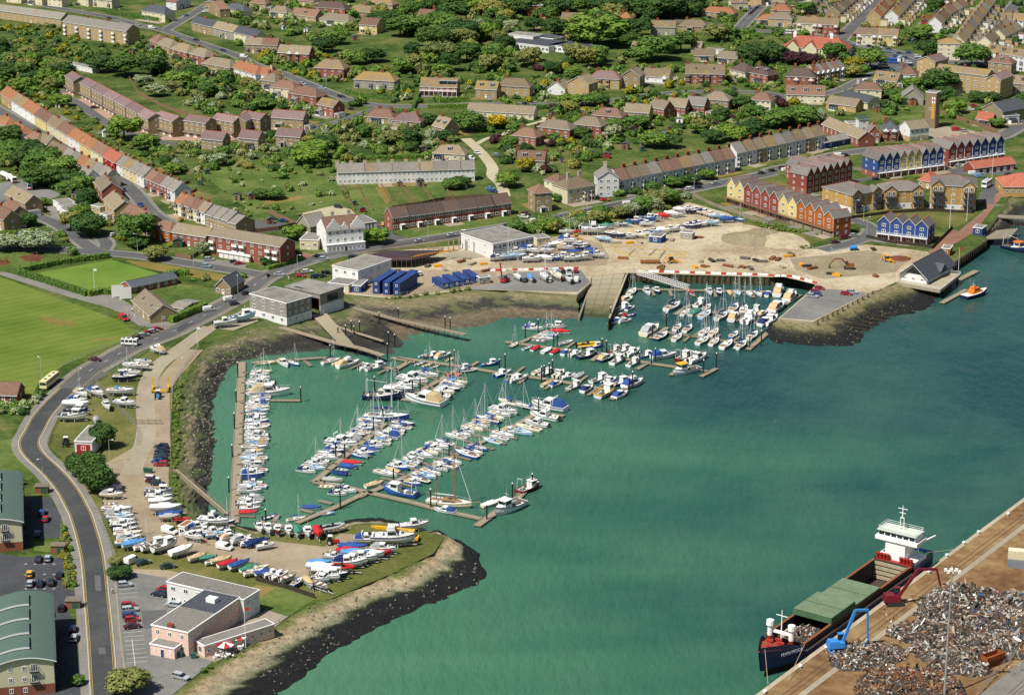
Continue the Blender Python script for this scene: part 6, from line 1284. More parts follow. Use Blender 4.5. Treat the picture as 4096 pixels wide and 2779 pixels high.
spots('k', "y,1450,300,55,11.5 w,1690,270,65,8 y,1755,305,68,8 y,2000,310,68,10 y,2090,320,70,9 w,2195,335,70,8 m,2260,358,50,6 Y,1565,350,65,8 g,1650,350,60,8 Y,1740,370,65,10 y,1890,385,65,10 m,2000,395,65,9.5 M,2140,410,60,11.5 m,2285,440,55,9", BP)
spots('k', "m,1250,520,60,12 y,1490,485,65,8 y,1585,495,65,8.5 Y,1740,525,60,9 Y,1820,530,65,8.5 b,2000,550,70,8 y,2170,560,65,9.5 y,1345,565,65,10 y,1490,575,68,8.5 Y,1720,605,62,9.5 Y,1825,615,68,8.5 Y,1935,640,62,10 y,2065,645,68,9.5", BP)
spots('h', "m,0,1105,70,6 M,95,1090,70,11 M,205,1140,65,11 M,85,1235,65,12 m,25,1350,60,11", BP)
YA = 'laid up in the upper boatyard'
spots('g', "C,1510,362 m,1590,350 w,1640,375 m,1740,390 m,1790,405 Y,1850,420,,8 b,2040,450,,6 c,1940,455 R,1360,422 C,1440,405 C,1515,405 Y,1780,485,,9 m,1640,505 c,1690,495 m,1590,508 d,930,498 r,990,492 g,1040,492 w,1100,470 c,1155,458 B,1220,445 w,1275,445 m,1220,490 g,850,515 Y,500,560 r,600,560 M,745,562 b,930,595,,10 c,1060,600 m,1140,592 c,1200,572 m,1280,557 C,1350,556 m,1430,542 m,1500,535 c,830,628", YA, -20, True, 20)
spots('g', "M,500,650,,9 m,620,685 C,400,678 m,480,705 d,310,690 m,170,738,,9 Y,300,738 c,560,745 w,640,705 c,710,725 m,770,775 m,180,812,,8 C,300,808 m,370,800 w,440,795 m,550,805 w,640,795 m,40,748 Y,30,788", 'laid up beside the workshop', -15, True, 30)
spots('g', "Y,50,970,-80 c,170,985,-85 Y,290,975,-85 Y,400,965,-75,10 M,515,995,-85,8", 'on the boatyard quay', -80, True)
spots('f', "m,2180,800 Y,2250,795", 'laid up beside the workshop', 10, True)
CO = 'in the grassy compound by the coast road'
spots('i', "M,1415,55,150,7 y,1285,155,170,6.5 Y,1220,205,175,9.5 Y,1160,258,170,8 b,1130,305,0,8.5 y,1090,435,-5,9.5 m,870,445,-45,8 m,735,450,-40,7 m,700,512,-20,7 e,0,0".replace(' e,0,0', '') + " C,690,565,-15,9 w,690,610,-10,8 w,655,665,-12,9.5 m,965,560,-70,6.5 m,1130,540,-20,8 C,865,685,-75,5", CO, 0, True)
spots('e', "M,2035,1395,15,9 B,2190,1345,20,10", 'at the end of the yard track', 0, True)
NH = 'in the row along the spit fence'
spots('i', "c,1010,1365,-5,7 C,1010,1300,5,6 d,1000,1445,5 Y,1060,1505,0 m,1070,1550,-5", NH, 0, True); spots('l', "Y,1085,15,5,8 Y,1105,52,5,7.5 m,1115,92,5 m,1135,132,5,7 Y,1155,168,5,8 c,1165,208,15,7 Y,1160,245,15,7.5 c,1215,260,25,7 n,0,0".replace(' n,0,0', '') + " c,1305,268,35,6.5 w,1395,275,40,8 w,1490,280,40,8.5 C,1640,325,40,7.5 T,1785,372,30,5.5 g,1880,378,25,5 c,1930,403,30,5 T,2000,405,30,6 R,2055,435,30,6 c,2160,445,40,6.5 g,2245,475,35,5.5 Y,2290,505,30,6", NH, 0, True)
MH = 'in the block of boats on the spit'
spots('i', "b,1395,1330,-5,6 w,1440,1345,0,8 m,1440,1392,0,8 C,1450,1430,0,7 r,1460,1465,0 C,1500,1505,0,9 c,1540,1550,5,7", MH, 0, True)
spots('l', "c,1530,12,5,6 r,1640,32,10 m,1780,105,25,7 m,1740,190,-35,7 c,1855,135,20,6 M,1930,65,-15,9.5 b,2030,55,20,6 m,1925,145,20,6.5 c,1960,165,20,6.5 w,2030,175,25,6 m,2080,195,30,6 m,2180,215,30,6.5 m,2250,235,30,6 c,2300,240,30,6", MH, 0, True)
spots('m', "m,30,285,-70,6 m,110,295,-75,6.5 f,195,305,-80,6.5 w,295,310,-85,6.5 g,375,325,-85,6.5 w,465,325,-80,7 R,560,335,-85,7 r,700,295,20,7 c,45,405,20 m,90,445,20,5.5 m,1010,405,-5,8 M,1240,415,0,12.5 c,1280,297,10,6 M,1430,278,10,8.5 c,880,478,-5,8 m,1150,485,-10,7.5 R,830,500,0,6.5 R,1120,520,0,6 e,0,0".replace(' e,0,0', '') + " C,1040,535,-5,7.5 c,900,535,-8,8 c,960,570,-8,8.5 m,710,548,-10,6 m,830,615,-10,8.5 m,880,595,-10,8 c,585,615,-5,7 C,580,652,-5,7.5 r,780,660,-10,7 C,640,688,-5,8 m,720,712,-10,7 w,570,748,-20,6 m,650,730,-15,7 d,580,815,-40,6 T,480,780,-65,6 b,370,770,70,5.5 d,290,740,45,5.5 m,215,718,45,6 m,160,700,35,6 c,80,690,30,5.5 y,20,655,30,6.5", MH, 0, True)
kt = thing('gaff_ketch', 'old wooden ketch with two varnished masts at the outer pontoon', 'boat', at('j', 1745, 1425, 0), rad(-20)); yacht(kt, 'c', None, hood=False, wood=True); kt.scale = (1.75,) * 3
obj('mizzen_mast', shape(('mizzen',), lambda m: (m.tube((-2.4, 0, 1), (-2.4, 0, 8), .08, .05, 5), m.bar((-2.4, 0, 1.9), (-4.4, 0, 1.9), .08, .08), m.tube((4.1, 0, 1.2), (5.6, 0, 1.4), .07, .05, 5), m.tube((5.5, 0, 1.4), (.95, 0, 9.8), .03, n=3)), 'mast_wood'), kt)
my = boat('w', at('D', 1155, 1158, 0), -130, 'at the outer pontoon', size=13, hull='w'); my['label'] = 'white classic motor yacht with two-masted rig at the outer pontoon'
boat('f', at('D', 1200, 1112, 0), 45, 'at the outer pontoon', size=9.5, hull='k')
lb = thing('lifeboat', 'orange and navy all-weather lifeboat lying by the lifeboat station', 'boat', at('h', 1865, 1115, 0), rad(38)); A_ = (13.5, 4.6, 1.5, 1.0, .9, .7)
obj('hull', hull_mesh(*A_, 'n', 'antifoul'), lb); obj('deck', deck_mesh(*A_[:5], 'boat_deck'), lb)
def lbw(m): m.box(-3, 3, -1.6, 1.6, 1.4, 2.6, 0, (.3, .2)); m.box(-2.4, 1.6, -1.4, 1.4, 2.6, 3.7, 0, (.5, .25)); m.box(1.25, 1.5, -1.0, 1.0, 2.8, 3.35, 1); m.box(-1.8, 1.0, -1.38, -1.33, 2.85, 3.3, 1); m.box(-1.8, 1.0, 1.33, 1.38, 2.85, 3.3, 1); m.box(-2.2, -.4, -1, 1, 3.7, 4.3, 0, (.2, .2))
obj('superstructure', shape(('lifeboat_house',), lbw, ['gel_o', 'glass_dark']), lb); obj('aerial_mast', shape(('lifeboat_mast',), lambda m: (m.tube((-1.2, 0, 4.2), (-1.2, 0, 7), .1, .04, 5), m.bar((-1.2, -1, 5), (-1.2, 1, 5), .1, .1), m.tube((-2, .6, 4), (-2.4, .8, 7.5), .03, n=3)), 'steel'), lb)
pb = thing('pilot_boat', 'navy fishing vessel with orange wheelhouse roof in the creek mouth', 'boat', at('h', 2225, 705, 0), rad(-50)); wheelboat(pb, 'n', '', True); pb.scale = (1.7,) * 3; obj('orange_roof', shape(('orange_roof',), lambda m: m.box(-.05, 2.15, -1, 1, 2.41, 2.6), 'gel_o'), pb)
pontoon('narrow landing pontoon beside the lifeboat', 'lifeboat pontoons', [('h', "1565,1175 1790,1055", 2.4)]); pontoon('grey landing pontoon under the harbour wall', 'lifeboat pontoons', [('h', "1720,965 1880,885", 3)])

# ================================================================== VEHICLES
CARC = dict(w=('white', '#e2e2de'), s=('silver', '#a9aeb2'), r=('red', '#a81a20'), m=('maroon', '#521320'), b=('blue', '#24457f'), n=('navy', '#1c2438'), k=('black', '#17181b'), g=('dark green', '#1e3a33'), l=('pale blue', '#6f9ac0'), y=('yellow', '#d9a512'), t=('teal', '#7fa0a2'), o=('gold', '#8f7a46'), e=('grey', '#5b6067'))
for k, (wd, hx) in CARC.items():
 n = NT('paint_' + k); MATS['paint_' + k] = n.done(lin(hx), .28, .5, .0); n.b.inputs['Coat Weight'].default_value = .6; n.b.inputs['Coat Roughness'].default_value = .08
plain('tyre', '#1d1d1f', .9); plain('car_trim', '#33353a', .6)
def car_mesh(kind, col):
 def mk():
  m = MB()
  if kind == 'h': L, top, cab = 1.95, 1.45, (-1.85, -1.5, .35, 1.05)
  elif kind == 's': L, top, cab = 2.2, 1.42, (-1.55, -1.0, .35, 1.05)
  elif kind == 'e': L, top, cab = 2.25, 1.48, (-2.15, -1.85, .4, 1.15)
  else: L, top, cab = 2.4, 1.95, (-2.38, -2.3, 1.0, 1.65)
  W_ = .86 if kind != 'v' else .95; sill, belt = .28, .92 if kind != 'v' else 1.15
  prof = [(-L, .42), (-L + .08, belt - .08), (cab[0], belt), (cab[3], belt), (L - .25, belt - .2), (L, .62), (L - .03, .34), (L - .3, sill), (-L + .3, sill)]
  R1 = [[(x, s_ * (W_ if z > .4 else W_ - .06), z) for x, z in prof] for s_ in (-1, 1)]
  R0 = [[(x * .985, s_ * (W_ - .12), z) for x, z in prof] for s_ in (-1, 1)]
  m.loft([R1[1], R1[0]], 0)
  b, t = belt, top
  P = [(cab[0] + .02, W_ - .04, b), (cab[3] - .02, W_ - .04, b), (cab[2], W_ - .2, t), (cab[1], W_ - .2, t)]
  A = [(x, -y, z) for x, y, z in P]; B = P
  gm = 1
  m.face([A[0], A[1], A[2], A[3]], gm); m.face([B[1], B[0], B[3], B[2]], gm); m.face([A[1], B[1], B[2], A[2]], 1); m.face([B[0], A[0], A[3], B[3]], gm)
  m.box(cab[1] - .03, cab[2] + .03, -W_ + .18, W_ - .18, t - .03, t + .03, 0)
  if kind == 'v': m.box(cab[0], .55, -W_ - .01, W_ + .01, b - .02, t - .02, 0, (.05, .06)); m.box(.55, 1.0, -W_ + .12, W_ - .12, t - .2, t - .01, 0)
  else:
   for xx in (cab[1] + .75, cab[1] + 1.55 if kind == 'e' else cab[1] + .76):
    for s_ in (-1, 1): m.bar((xx, s_ * (W_ - .02), b), (xx, s_ * (W_ - .18), t), .09, .05, 0)
  m.box(L - .05, L + .04, -W_ + .1, W_ - .1, .34, .52, 2); m.box(-L - .04, -L + .05, -W_ + .1, W_ - .1, .38, .55, 2)
  return m.mesh('body', ['paint_' + col, 'glass_dark', 'car_trim'])
 return cached(('car', kind, col), mk)
def wheel_mesh(): m = MB(); m.tube((0, -.1, 0), (0, .1, 0), .31, n=10); m.tube((0, -.115, 0), (0, .115, 0), .17, n=8, m=1); return m.mesh('wheel', ['tyre', 'steel'])
def lamp_mesh(c): return cached(('lampm', c), lambda: (lambda m: (m.box(-.03, .03, -.17, .17, -.08, .08), m.mesh('lamp', c))[1])(MB()))
plain('lamp_red', '#8a1515', .3); plain('lamp_clear', '#dfe4e6', .15, .6)
KW = dict(h='hatchback', s='saloon car', e='estate car', v='van')
def car(kind, col, p, deg, where, z=LAND + .1, s=1.0):
 o = thing({'h': 'hatchback_car', 's': 'saloon_car', 'e': 'estate_car', 'v': 'delivery_van'}[kind], f"{CARC[col][0]} {KW[kind]} {where}", 'van' if kind == 'v' else 'car', (p.x, p.y, z), rad(deg), f"{KW[kind]}s {where}"); o.scale = (s, s, s)
 obj('body', car_mesh(kind, col), o); L = dict(h=1.95, s=2.2, e=2.25, v=2.4)[kind]; wb = L * .62
 for x in (-wb, wb):
  for y in (-.8, .8): obj('wheel', cached('wheelm', wheel_mesh), o, (x, y, .31))
 for y in (-.62, .62): obj('headlight', lamp_mesh('lamp_clear'), o, (L - .03, y, .66)); obj('tail_light', lamp_mesh('lamp_red'), o, (-L + .01, y, .74))
 return o
def cars(t, data, where, deg=0):
 for w_ in data.split():
  c, x, y, *r_ = w_.split(','); dg = float(r_[0]) if r_ else deg
  car(c[0], c[1], at(t, float(x), float(y)), dg + R.uniform(-4, 4), where)
cars('l', "hs,1125,600,15 hr,1160,785,15 es,1170,825,15 hb,1170,880,15 hr,1190,915,15 sm,1195,975,15 en,1435,685,160 hr,1470,640,160 es,1565,780,160 es,1630,1430,-30", 'in the yacht club car park')
cars('l', "hn,352,370,92 hs,432,365,92 hy,268,505,92 hn,538,515,90 hs,276,590,90 hn,366,590,90 hk,464,580,90 hk,558,810,88 es,670,1080,92 hn,660,1000,90 hs,685,1455,88 hn,338,140,95", 'in the flats car park')
cars('i', "hb,385,1505,85 hr,415,1560,85", 'in the flats car park')
cars('l', "vw,1190,385,60 sg,1295,400,35 sg,1515,435,20", 'on the verge of the spit'); cars('l', "vw,1530,120,-25 vw,2025,265,-25", 'among the boats on the spit')
cars('i', "en,1455,905,175 sn,1455,945,175 sn,1450,975,175 hg,1440,1000,175 en,1450,1020,175 sb,1430,1040,175 er,1450,1065,178 ew,1370,1195,-10 hm,1370,1215,-8 eg,1425,1240,-5 es,1370,1310,-5 es,1010,1310,5", 'parked beside the compound fence')
cars('i', "sm,855,120,-8", 'driving on the coast road'); cars('e', "em,1240,1505,40 es,1295,1480,40 hr,1335,1458,40 es,1380,1445,40 er,1415,1425,40", 'in the lay-by under the playing field')
cars('e', "vw,2070,1160,35 hn,2115,1195,40 vw,1885,1250,30 hn,2220,1100,40", 'on the road past the sheds')
cars('e', "hb,1270,305,-60 sn,1360,400,-60 sn,1395,425,-60 sn,1070,145,-60 sn,1115,170,-60", 'on the terraced street'); cars('e', "ht,1860,855,-10 es,1885,795,10 hk,2115,815,15 sr,2155,830,15 hw,1020,575,60 hr,75,520,0 sb,190,560,10", 'near the block of flats')
cars('f', "ss,210,930,0 ew,460,905,20 hk,550,765,165 hs,610,790,5 en,880,770,15 ek,640,915,20 en,540,950,10 en,585,945,30 er,400,940,-20", 'at the inn junction'); cars('f', "sk,145,425,10 sb,240,445,10 hk,740,320,-30 sl,2110,155,0 sb,2135,180,-10", 'in the yard behind the houses')
cars('f', "hy,1145,480,75", 'in the court beside the inn'); cars('f', "ss,1475,630,20 ss,1765,575,20 ew,1885,550,20 sn,1935,560,20 sk,2260,495,20", 'on the harbour road'); cars('f', "hk,1420,925,95 hw,1475,925,95", 'beside the site cabins')
cars('g', "hw,110,410,-20 hm,125,380,-20 vw,210,455,15 hw,770,345,20 hb,850,330,20 sn,885,340,20 vw,1045,298,22 eg,1140,280,22 hk,1285,235,22 hn,1370,215,25 so,1520,185,25 ew,1600,160,25 en,1680,145,25 ss,1835,110,25 sr,835,255,-20 hg,2250,15,25", 'on the marina road'); cars('g', "es,285,910,90 vs,345,905,90 hl,410,905,90 hk,460,905,90 hk,515,905,90 hr,575,900,90 vw,580,985,80 hn,120,985,70 hw,345,985,70 hr,455,975,80", 'parked on the boatyard quay')
cars('h', "hr,465,1055,-15 hr,430,1085,-15 hb,440,1110,-15 es,400,1125,-15 er,705,1105,-15 es,755,1090,-15", 'parked on the pier'); cars('h', "em,605,640,25 vm,690,600,25 hs,775,580,20", 'on the estate close'); cars('h', "hg,975,70,20 hm,1075,55,90 vw,1850,25,10 vl,1905,45,10 en,2170,30,20 hr,1320,15,0", 'in the estate court')
cars('d', "vw,640,1415,15 hk,425,1460,20 vw,220,1500,20 hm,130,1525,20 hk,40,1550,20 vw,165,1550,20 hk,305,1480,20 hm,700,1410,15 er,1315,1560,0 sn,1570,1530,10 es,1720,1510,15 ew,1770,1510,10 es,1890,1470,60 hs,1770,1190,10 vr,1695,1180,10", 'on the marina road')
cars('d', "hr,780,325,60 hl,775,420,-10 hk,915,425,-10 ew,1000,435,-10 hn,1090,450,-10 hl,1095,475,-10 hg,1185,490,-10 hb,1270,485,-5 hb,1150,515,-20 hn,1240,530,-20 ew,1350,520,-10 hb,1360,545,-15 ew,1265,575,-10 hk,1290,600,-15 hw,1565,580,0 hn,1055,650,-20 hb,1120,640,-20 vw,885,740,40 ew,805,545,-30 hs,785,785,30 hs,885,210,55 hs,905,190,55 hs,870,225,55 hk,2085,160,50 hs,2130,140,50 hm,2110,75,50 hw,1930,495,55 hn,1665,940,-10 hw,1825,995,-10 hr,1855,965,-10 vw,1560,30,5 hn,120,285,0", 'in the upper town')
cars('a', "hn,1770,370,-25 hn,2010,465,-25 hl,1680,150,45 vw,1370,260,-10 hs,1235,235,-15 hk,985,175,-10 hk,700,50,60 hm,195,30,0 hw,1490,180,0 vw,2200,520,-20", 'on the upper hill road'); cars('a', "hn,505,835,0 es,575,835,0 en,855,980,20 hk,1070,1085,10 hn,870,1090,-20 hn,1000,1160,-25 hs,1420,1240,15", 'on the townhouse close')
cars('b', "es,420,765,-20 es,600,805,-25 en,770,880,-20 hl,1310,885,85 hn,435,620,70 hr,155,625,10 hm,860,995,0 hw,415,1165,30 hw,1995,1390,-60 es,2175,1410,20 hs,2100,905,-70 hr,1445,95,0 hw,1465,75,60 vw,1930,1440,-10", 'along the hill road'); cars('c', "hn,120,945,0 hs,220,945,5 hm,1015,915,20 hm,1100,905,20 hw,655,945,10 hn,2005,815,0 hn,1785,170,-10 hn,1875,190,-10 hw,350,1050,20 hs,1645,140,-10", 'along the hill road')
for k in range(6): car('h', 'nkbmsw'[k], at('c', 2150 + 18 * k, 130 - 17 * k), 50, 'on the steep street')
def bus(t, x, y, deg, name, label, L, W_, Ht, col, cat, glass=True):
 o = thing(name, label, cat, at(t, x, y, LAND + .1), rad(deg)); b = MB(); b.box(-L / 2, L / 2, -W_ / 2, W_ / 2, .35, Ht, 0, (.06, .05)); b.box(-L / 2 - .02, L / 2 + .02, -W_ / 2 - .02, W_ / 2 + .02, .3, .55, 1)
 for k in range(3): b.box(-L * .32 + k * L * .3, -L * .32 + k * L * .3 + 1.0, -.45, .45, Ht, Ht + .12, 1)
 obj('body', b.mesh('body', ['paint_' + col if ('paint_' + col) in MATS else col, 'car_trim']), o)
 nW = int(L / 1.4)
 for s_ in (-1, 1):
  for k in range(nW): obj('window', cached(('bwin', round(Ht, 1)), lambda: (lambda m: (m.box(-.6, .6, -.03, .03, -.4, .4), m.mesh('window', 'glass_dark'))[1])(MB())), o, (-L / 2 + L * (k + .5) / nW, s_ * W_ / 2 * .985, Ht * .68))
 m = MB(); m.box(-.03, .03, -W_ * .42, W_ * .42, -.5, .45); g_ = m.mesh('windscreen', 'glass_dark'); obj('windscreen', g_, o, (L / 2 - .02, 0, Ht * .62)); obj('rear_window', g_, o, (-L / 2 + .02, 0, Ht * .68))
 for x_ in (-L * .3, L * .32):
  for s_ in (-1, 1): obj('wheel', cached('wheelm', wheel_mesh), o, (x_, s_ * W_ * .44, .45), 0, 1.45)
 return o
plain('paint_cream', '#d9cf9c', .35); plain('paint_coach', '#2a5ea8', .3)
bus('i', 448, 335, 79, 'service_bus', 'cream single-decker bus waiting at the roadside stop', 11.5, 2.5, 3.1, 'paint_cream', 'bus')
bus('e', 1170, 1555, 170, 'minibus', 'white minibus in the lay-by under the playing field', 6, 2.1, 2.6, 'w', 'minibus'); bus('d', 1080, 570, -10, 'coach', 'blue coach parked in the school yard', 11, 2.5, 3.1, 'paint_coach', 'coach'); bus('d', 1035, 610, -10, 'minibus', 'white minibus parked beside the blue coach', 6, 2.1, 2.5, 'w', 'minibus'); bus('d', 205, 310, -5, 'motorhome', 'white motorhome on the cross street', 7, 2.3, 2.9, 'w', 'motorhome'); bus('h', 1970, 130, 60, 'box_lorry', 'white box lorry on the quay road', 8, 2.5, 3.4, 'w', 'lorry')
car('v', 'r', at('e', 1115, 1330), -60, 'on the grass by the cricket pavilion', s=1.1)
def tanker(x, y, deg, where):
 o = thing('tank_lorry', f'white tank lorry with red cab front {where}', 'lorry', at('e', x, y, LAND + .05), rad(deg), 'tank lorries in the yard'); b = MB(); b.tube((-5, 0, 1.9), (1.6, 0, 1.9), 1.15, n=12); b.box(-5, 2, -.9, .9, .6, .9, 1); obj('tank', cached('tankm', lambda: b.mesh('tank', ['frame_white', 'car_trim'])), o)
 m = MB(); m.box(2.0, 4.0, -1.2, 1.2, .5, 2.9, 0, (.1, .05)); m.box(3.93, 4.03, -1.0, 1.0, 1.7, 2.6, 1); m.box(4.0, 4.08, -1.15, 1.15, .6, 1.1, 2); obj('cab', cached('tcab', lambda: m.mesh('cab', ['frame_white', 'glass_dark', 'paint_r'])), o)
 for x_ in (-4.2, -3, 2.8):
  for s_ in (-1, 1): obj('wheel', cached('wheelm', wheel_mesh), o, (x_, s_ * 1.05, .5), 0, 1.6)
tanker(265, 145, -75, 'parked facing the houses'); tanker(60, 60, -55, 'beside the yard fence'); tanker(110, 85, -60, 'beside the yard fence')
plain('plant_yellow', '#d9981c', .5); plain('plant_red', '#a52222', .5); plain('plant_blue', '#3a82c8', .5); plain('plant_maroon', '#6b1a24', .5)
def tractor(t, x, y, deg, col, label):
 o = thing('tractor', label, 'tractor', at(t, x, y, LAND + .1), rad(deg)); b = MB(); b.box(-.4, 1.9, -.4, .4, .7, 1.4, 0, (.05, .05)); b.box(-1.1, -.3, -.7, .7, .7, 1.3); obj('body', b.mesh('body', col), o)
 b = MB(); b.box(-1.2, -.1, -.65, .65, 1.3, 2.5, 1, (.1, .1)); b.box(-1.25, 0, -.7, .7, 2.5, 2.62, 0); obj('cab', b.mesh('cab', ['frame_white', 'glass_dark']), o)
 for x_, r_ in ((-.8, 2.5), (1.5, 1.4)):
  for s_ in (-1, 1): obj('wheel', cached('wheelm', wheel_mesh), o, (x_, s_ * .9, .31 * r_), 0, r_)
 return o
tractor('m', 690, 395, 0, 'plant_red', 'red tractor with white cab on the spit'); tractor('i', 595, 880, -80, 'engine_black', 'grey and white tractor beside the boat store'); tractor('i', 1425, 455, -85, 'plant_blue', 'blue tractor harnessed to the yellow boat hoist')
o = thing('boat_hoist', 'yellow U-shaped boat hoist standing on the yard track', 'boat hoist', at('i', 1445, 385, LAND + .1), rad(5)); b = MB()
for s_ in (-1, 1): b.box(s_ * 2.6 - .25, s_ * 2.6 + .25, -3, 3, .5, 1.1); b.bar((s_ * 2.6, -2.5, 1), (s_ * 2.6, -2.5, 2.2), .35, .35); b.bar((s_ * 2.6, 2.5, 1), (s_ * 2.6, 2.5, 4.0), .4, .4)
b.box(-2.6, 2.6, -3, -2.5, .5, 1.1); obj('frame', b.mesh('frame', 'gel_y'), o)
for x_ in (-2.6, 2.6):
 for y_ in (-2.2, 2.2): obj('wheel', cached('wheelm', wheel_mesh), o, (x_, y_, .4), math.pi / 2, 1.4)
def excavator(t, x, y, deg, col, label, s=1.0, reach=(5.5, 4.2), wheels=False, z=LAND + .03, boom2=(8.0, .5), cat='excavator'):
 o = thing('material_handler' if cat == 'crane' else 'excavator', label, cat, at(t, x, y, z), rad(deg)); o.scale = (s,) * 3
 b = MB()
 if wheels:
  b.box(-2.2, 2.2, -.7, .7, .6, 1.1)
  for x_ in (-1.9, 1.9): b.box(x_ - .3, x_ + .3, -2, 2, .05, .45)
  for x_ in (-1.5, 1.5):
   for s_ in (-1, 1): obj('wheel', cached('wheelm', wheel_mesh), o, (x_, s_ * 1.1, .5), 0, 1.7)
 else:
  for s_ in (-1, 1): b.box(-2, 2, s_ * 1.1 - .3, s_ * 1.1 + .3, .0, .9, 0, (.3, .0))
 obj('undercarriage', b.mesh('undercarriage', 'car_trim' if not wheels else col), o)
 b = MB(); b.box(-2.4, 1.2, -1.3, 1.3, 1.0, 2.2, 0, (.15, .1)); b.box(-2.2, -.2, -1.1, 1.1, 2.2, 2.5); obj('house', b.mesh('house', col), o)
 b = MB(); b.box(.1, 1.4, .2, 1.2, 2.2, 3.6, 0, (.12, .05)); b.box(.05, 1.4, .15, 1.25, 3.6, 3.7, 1); obj('cab', b.mesh('cab', ['glass_dark', col]), o)
 k = (reach[0], 0, reach[1]); b = MB(); b.bar((.9, -.2, 2.0), (k[0] * .55, -.2, k[2] * 1.02), .5, .6); b.bar((k[0] * .55, -.2, k[2] * 1.02), (k[0], -.2, k[2]), .42, .5); obj('boom', b.mesh('boom', col), o)
 b = MB(); b.bar((k[0], -.2, k[2] + .2), (boom2[0], -.2, boom2[1] + 1.0), .34, .4); obj('dipper', b.mesh('dipper', col), o)
 b = MB(); b.box(boom2[0] - .5, boom2[0] + .5, -.8, .4, boom2[1] - .1, boom2[1] + 1.0, 0, (.3, .3)); obj('bucket', b.mesh('bucket', 'car_trim'), o)
excavator('h', 725, 870, 170, 'rust', 'orange excavator beside a wooden hoarding on the building site', .95); excavator('f', 715, 855, 15, 'plant_yellow', 'yellow mini excavator by the road works', .5)
def digger(t, x, y, deg, label, s=1.0):
 o = thing('wheeled_digger', label, 'digger', at(t, x, y, LAND + .06), rad(deg)); o.scale = (s,) * 3; b = MB(); b.box(-1.8, 2, -.7, .7, .7, 1.5, 0, (.1, .05)); obj('body', b.mesh('body', 'plant_yellow'), o)
 b = MB(); b.box(-1.3, .5, -.8, .8, 1.5, 2.9, 0, (.15, .1)); b.box(-1.25, .5, -.8, .8, 2.8, 2.95, 1); obj('cab', b.mesh('cab', ['glass_dark', 'plant_yellow']), o)
 b = MB(); b.bar((1.6, 0, 1.2), (3, 0, .6), .5, .3); b.box(2.9, 3.6, -1.1, 1.1, .1, .9, 0, (.3, 0)); obj('loader_bucket', b.mesh('loader_bucket', 'plant_yellow'), o)
 b = MB(); b.bar((-1.8, 0, 1.2), (-2.8, 0, 3), .3, .3); b.bar((-2.8, 0, 3), (-3.4, 0, 1.2), .25, .25); b.box(-3.7, -3.1, -.4, .4, .6, 1.2); obj('back_arm', b.mesh('back_arm', 'plant_yellow'), o)
 for x_, r_ in ((-1.1, 2.0), (1.3, 1.6)):
  for s_ in (-1, 1): obj('wheel', cached('wheelm', wheel_mesh), o, (x_, s_ * .9, .31 * r_), 0, r_)
digger('g', 1440, 815, 10, 'yellow backhoe loader beside the excavated footings'); digger('h', 1080, 805, -40, 'yellow dumper digging orange earth on the building site', .9); digger('g', 585, 600, -50, 'yellow forklift among the laid-up boats', .7)
o = thing('skip_trailer', 'long yellow steel trailer beside the backhoe loader', 'trailer', at('g', 1245, 820), 0); b = MB(); b.box(-4, 4, -1, 1, .5, 1.4, 0, (.0, .0)); obj('bed', b.mesh('bed', 'gel_v'), o)
for x_ in (-2.5, 2.5):
 for s_ in (-1, 1): obj('wheel', cached('wheelm', wheel_mesh), o, (x_, s_ * .8, .31), 0)
o = thing('mobile_crane', 'yellow mobile crane among boats at the spit tip', 'crane', at('m', 1340, 360, LAND), rad(170)); b = MB(); b.box(-4, 4, -1.2, 1.2, .6, 1.4); obj('chassis', b.mesh('chassis', 'gel_y'), o); b = MB(); b.box(-3, -1, -1.1, 1.1, 1.4, 3.2, 0, (.2, .1)); b.box(-1.05, -.9, -.8, .8, 2, 2.9, 1); obj('cab', b.mesh('cab', ['gel_y', 'glass_dark']), o); b = MB(); b.bar((-2, 0, 3), (8.5, 0, 3.4), .8, .8); b.bar((7, 0, 3.4), (9.5, 0, 3.5), .5, .5); obj('jib', b.mesh('jib', 'gel_y'), o)
for x_ in (-2.8, -1.2, 1.5, 3):
 for s_ in (-1, 1): obj('wheel', cached('wheelm', wheel_mesh), o, (x_, s_ * 1.0, .5), 0, 1.6)
o = thing('telehandler', 'red telescopic crane reaching over the boatyard', 'crane', at('f', 2245, 990, LAND), rad(60)); b = MB(); b.box(-2, 2, -1, 1, .6, 1.6); b.box(-1, .3, -.9, .1, 1.6, 2.8, 1); obj('body', b.mesh('body', ['plant_red', 'glass_dark']), o); b = MB(); b.bar((-1.5, .5, 1.8), (-3.0, .5, 8.5), .4, .5); obj('boom', b.mesh('boom', 'plant_red'), o)
for x_ in (-1.4, 1.4):
 for s_ in (-1, 1): obj('wheel', cached('wheelm', wheel_mesh), o, (x_, s_ * .95, .5), 0, 1.7)
o = thing('water_bowser', 'blue water bowser on the building site', 'tank', at('h', 770, 705, LAND), rad(10)); b = MB(); b.tube((-1.5, 0, 1.4), (1.5, 0, 1.4), .8, n=10); obj('tank', b.mesh('tank', 'plant_blue'), o); b = MB(); b.box(-1.6, 2.4, -.5, .5, .5, .65); obj('frame', b.mesh('frame', 'car_trim'), o)
for s_ in (-1, 1): obj('wheel', cached('wheelm', wheel_mesh), o, (0, s_ * .7, .35))

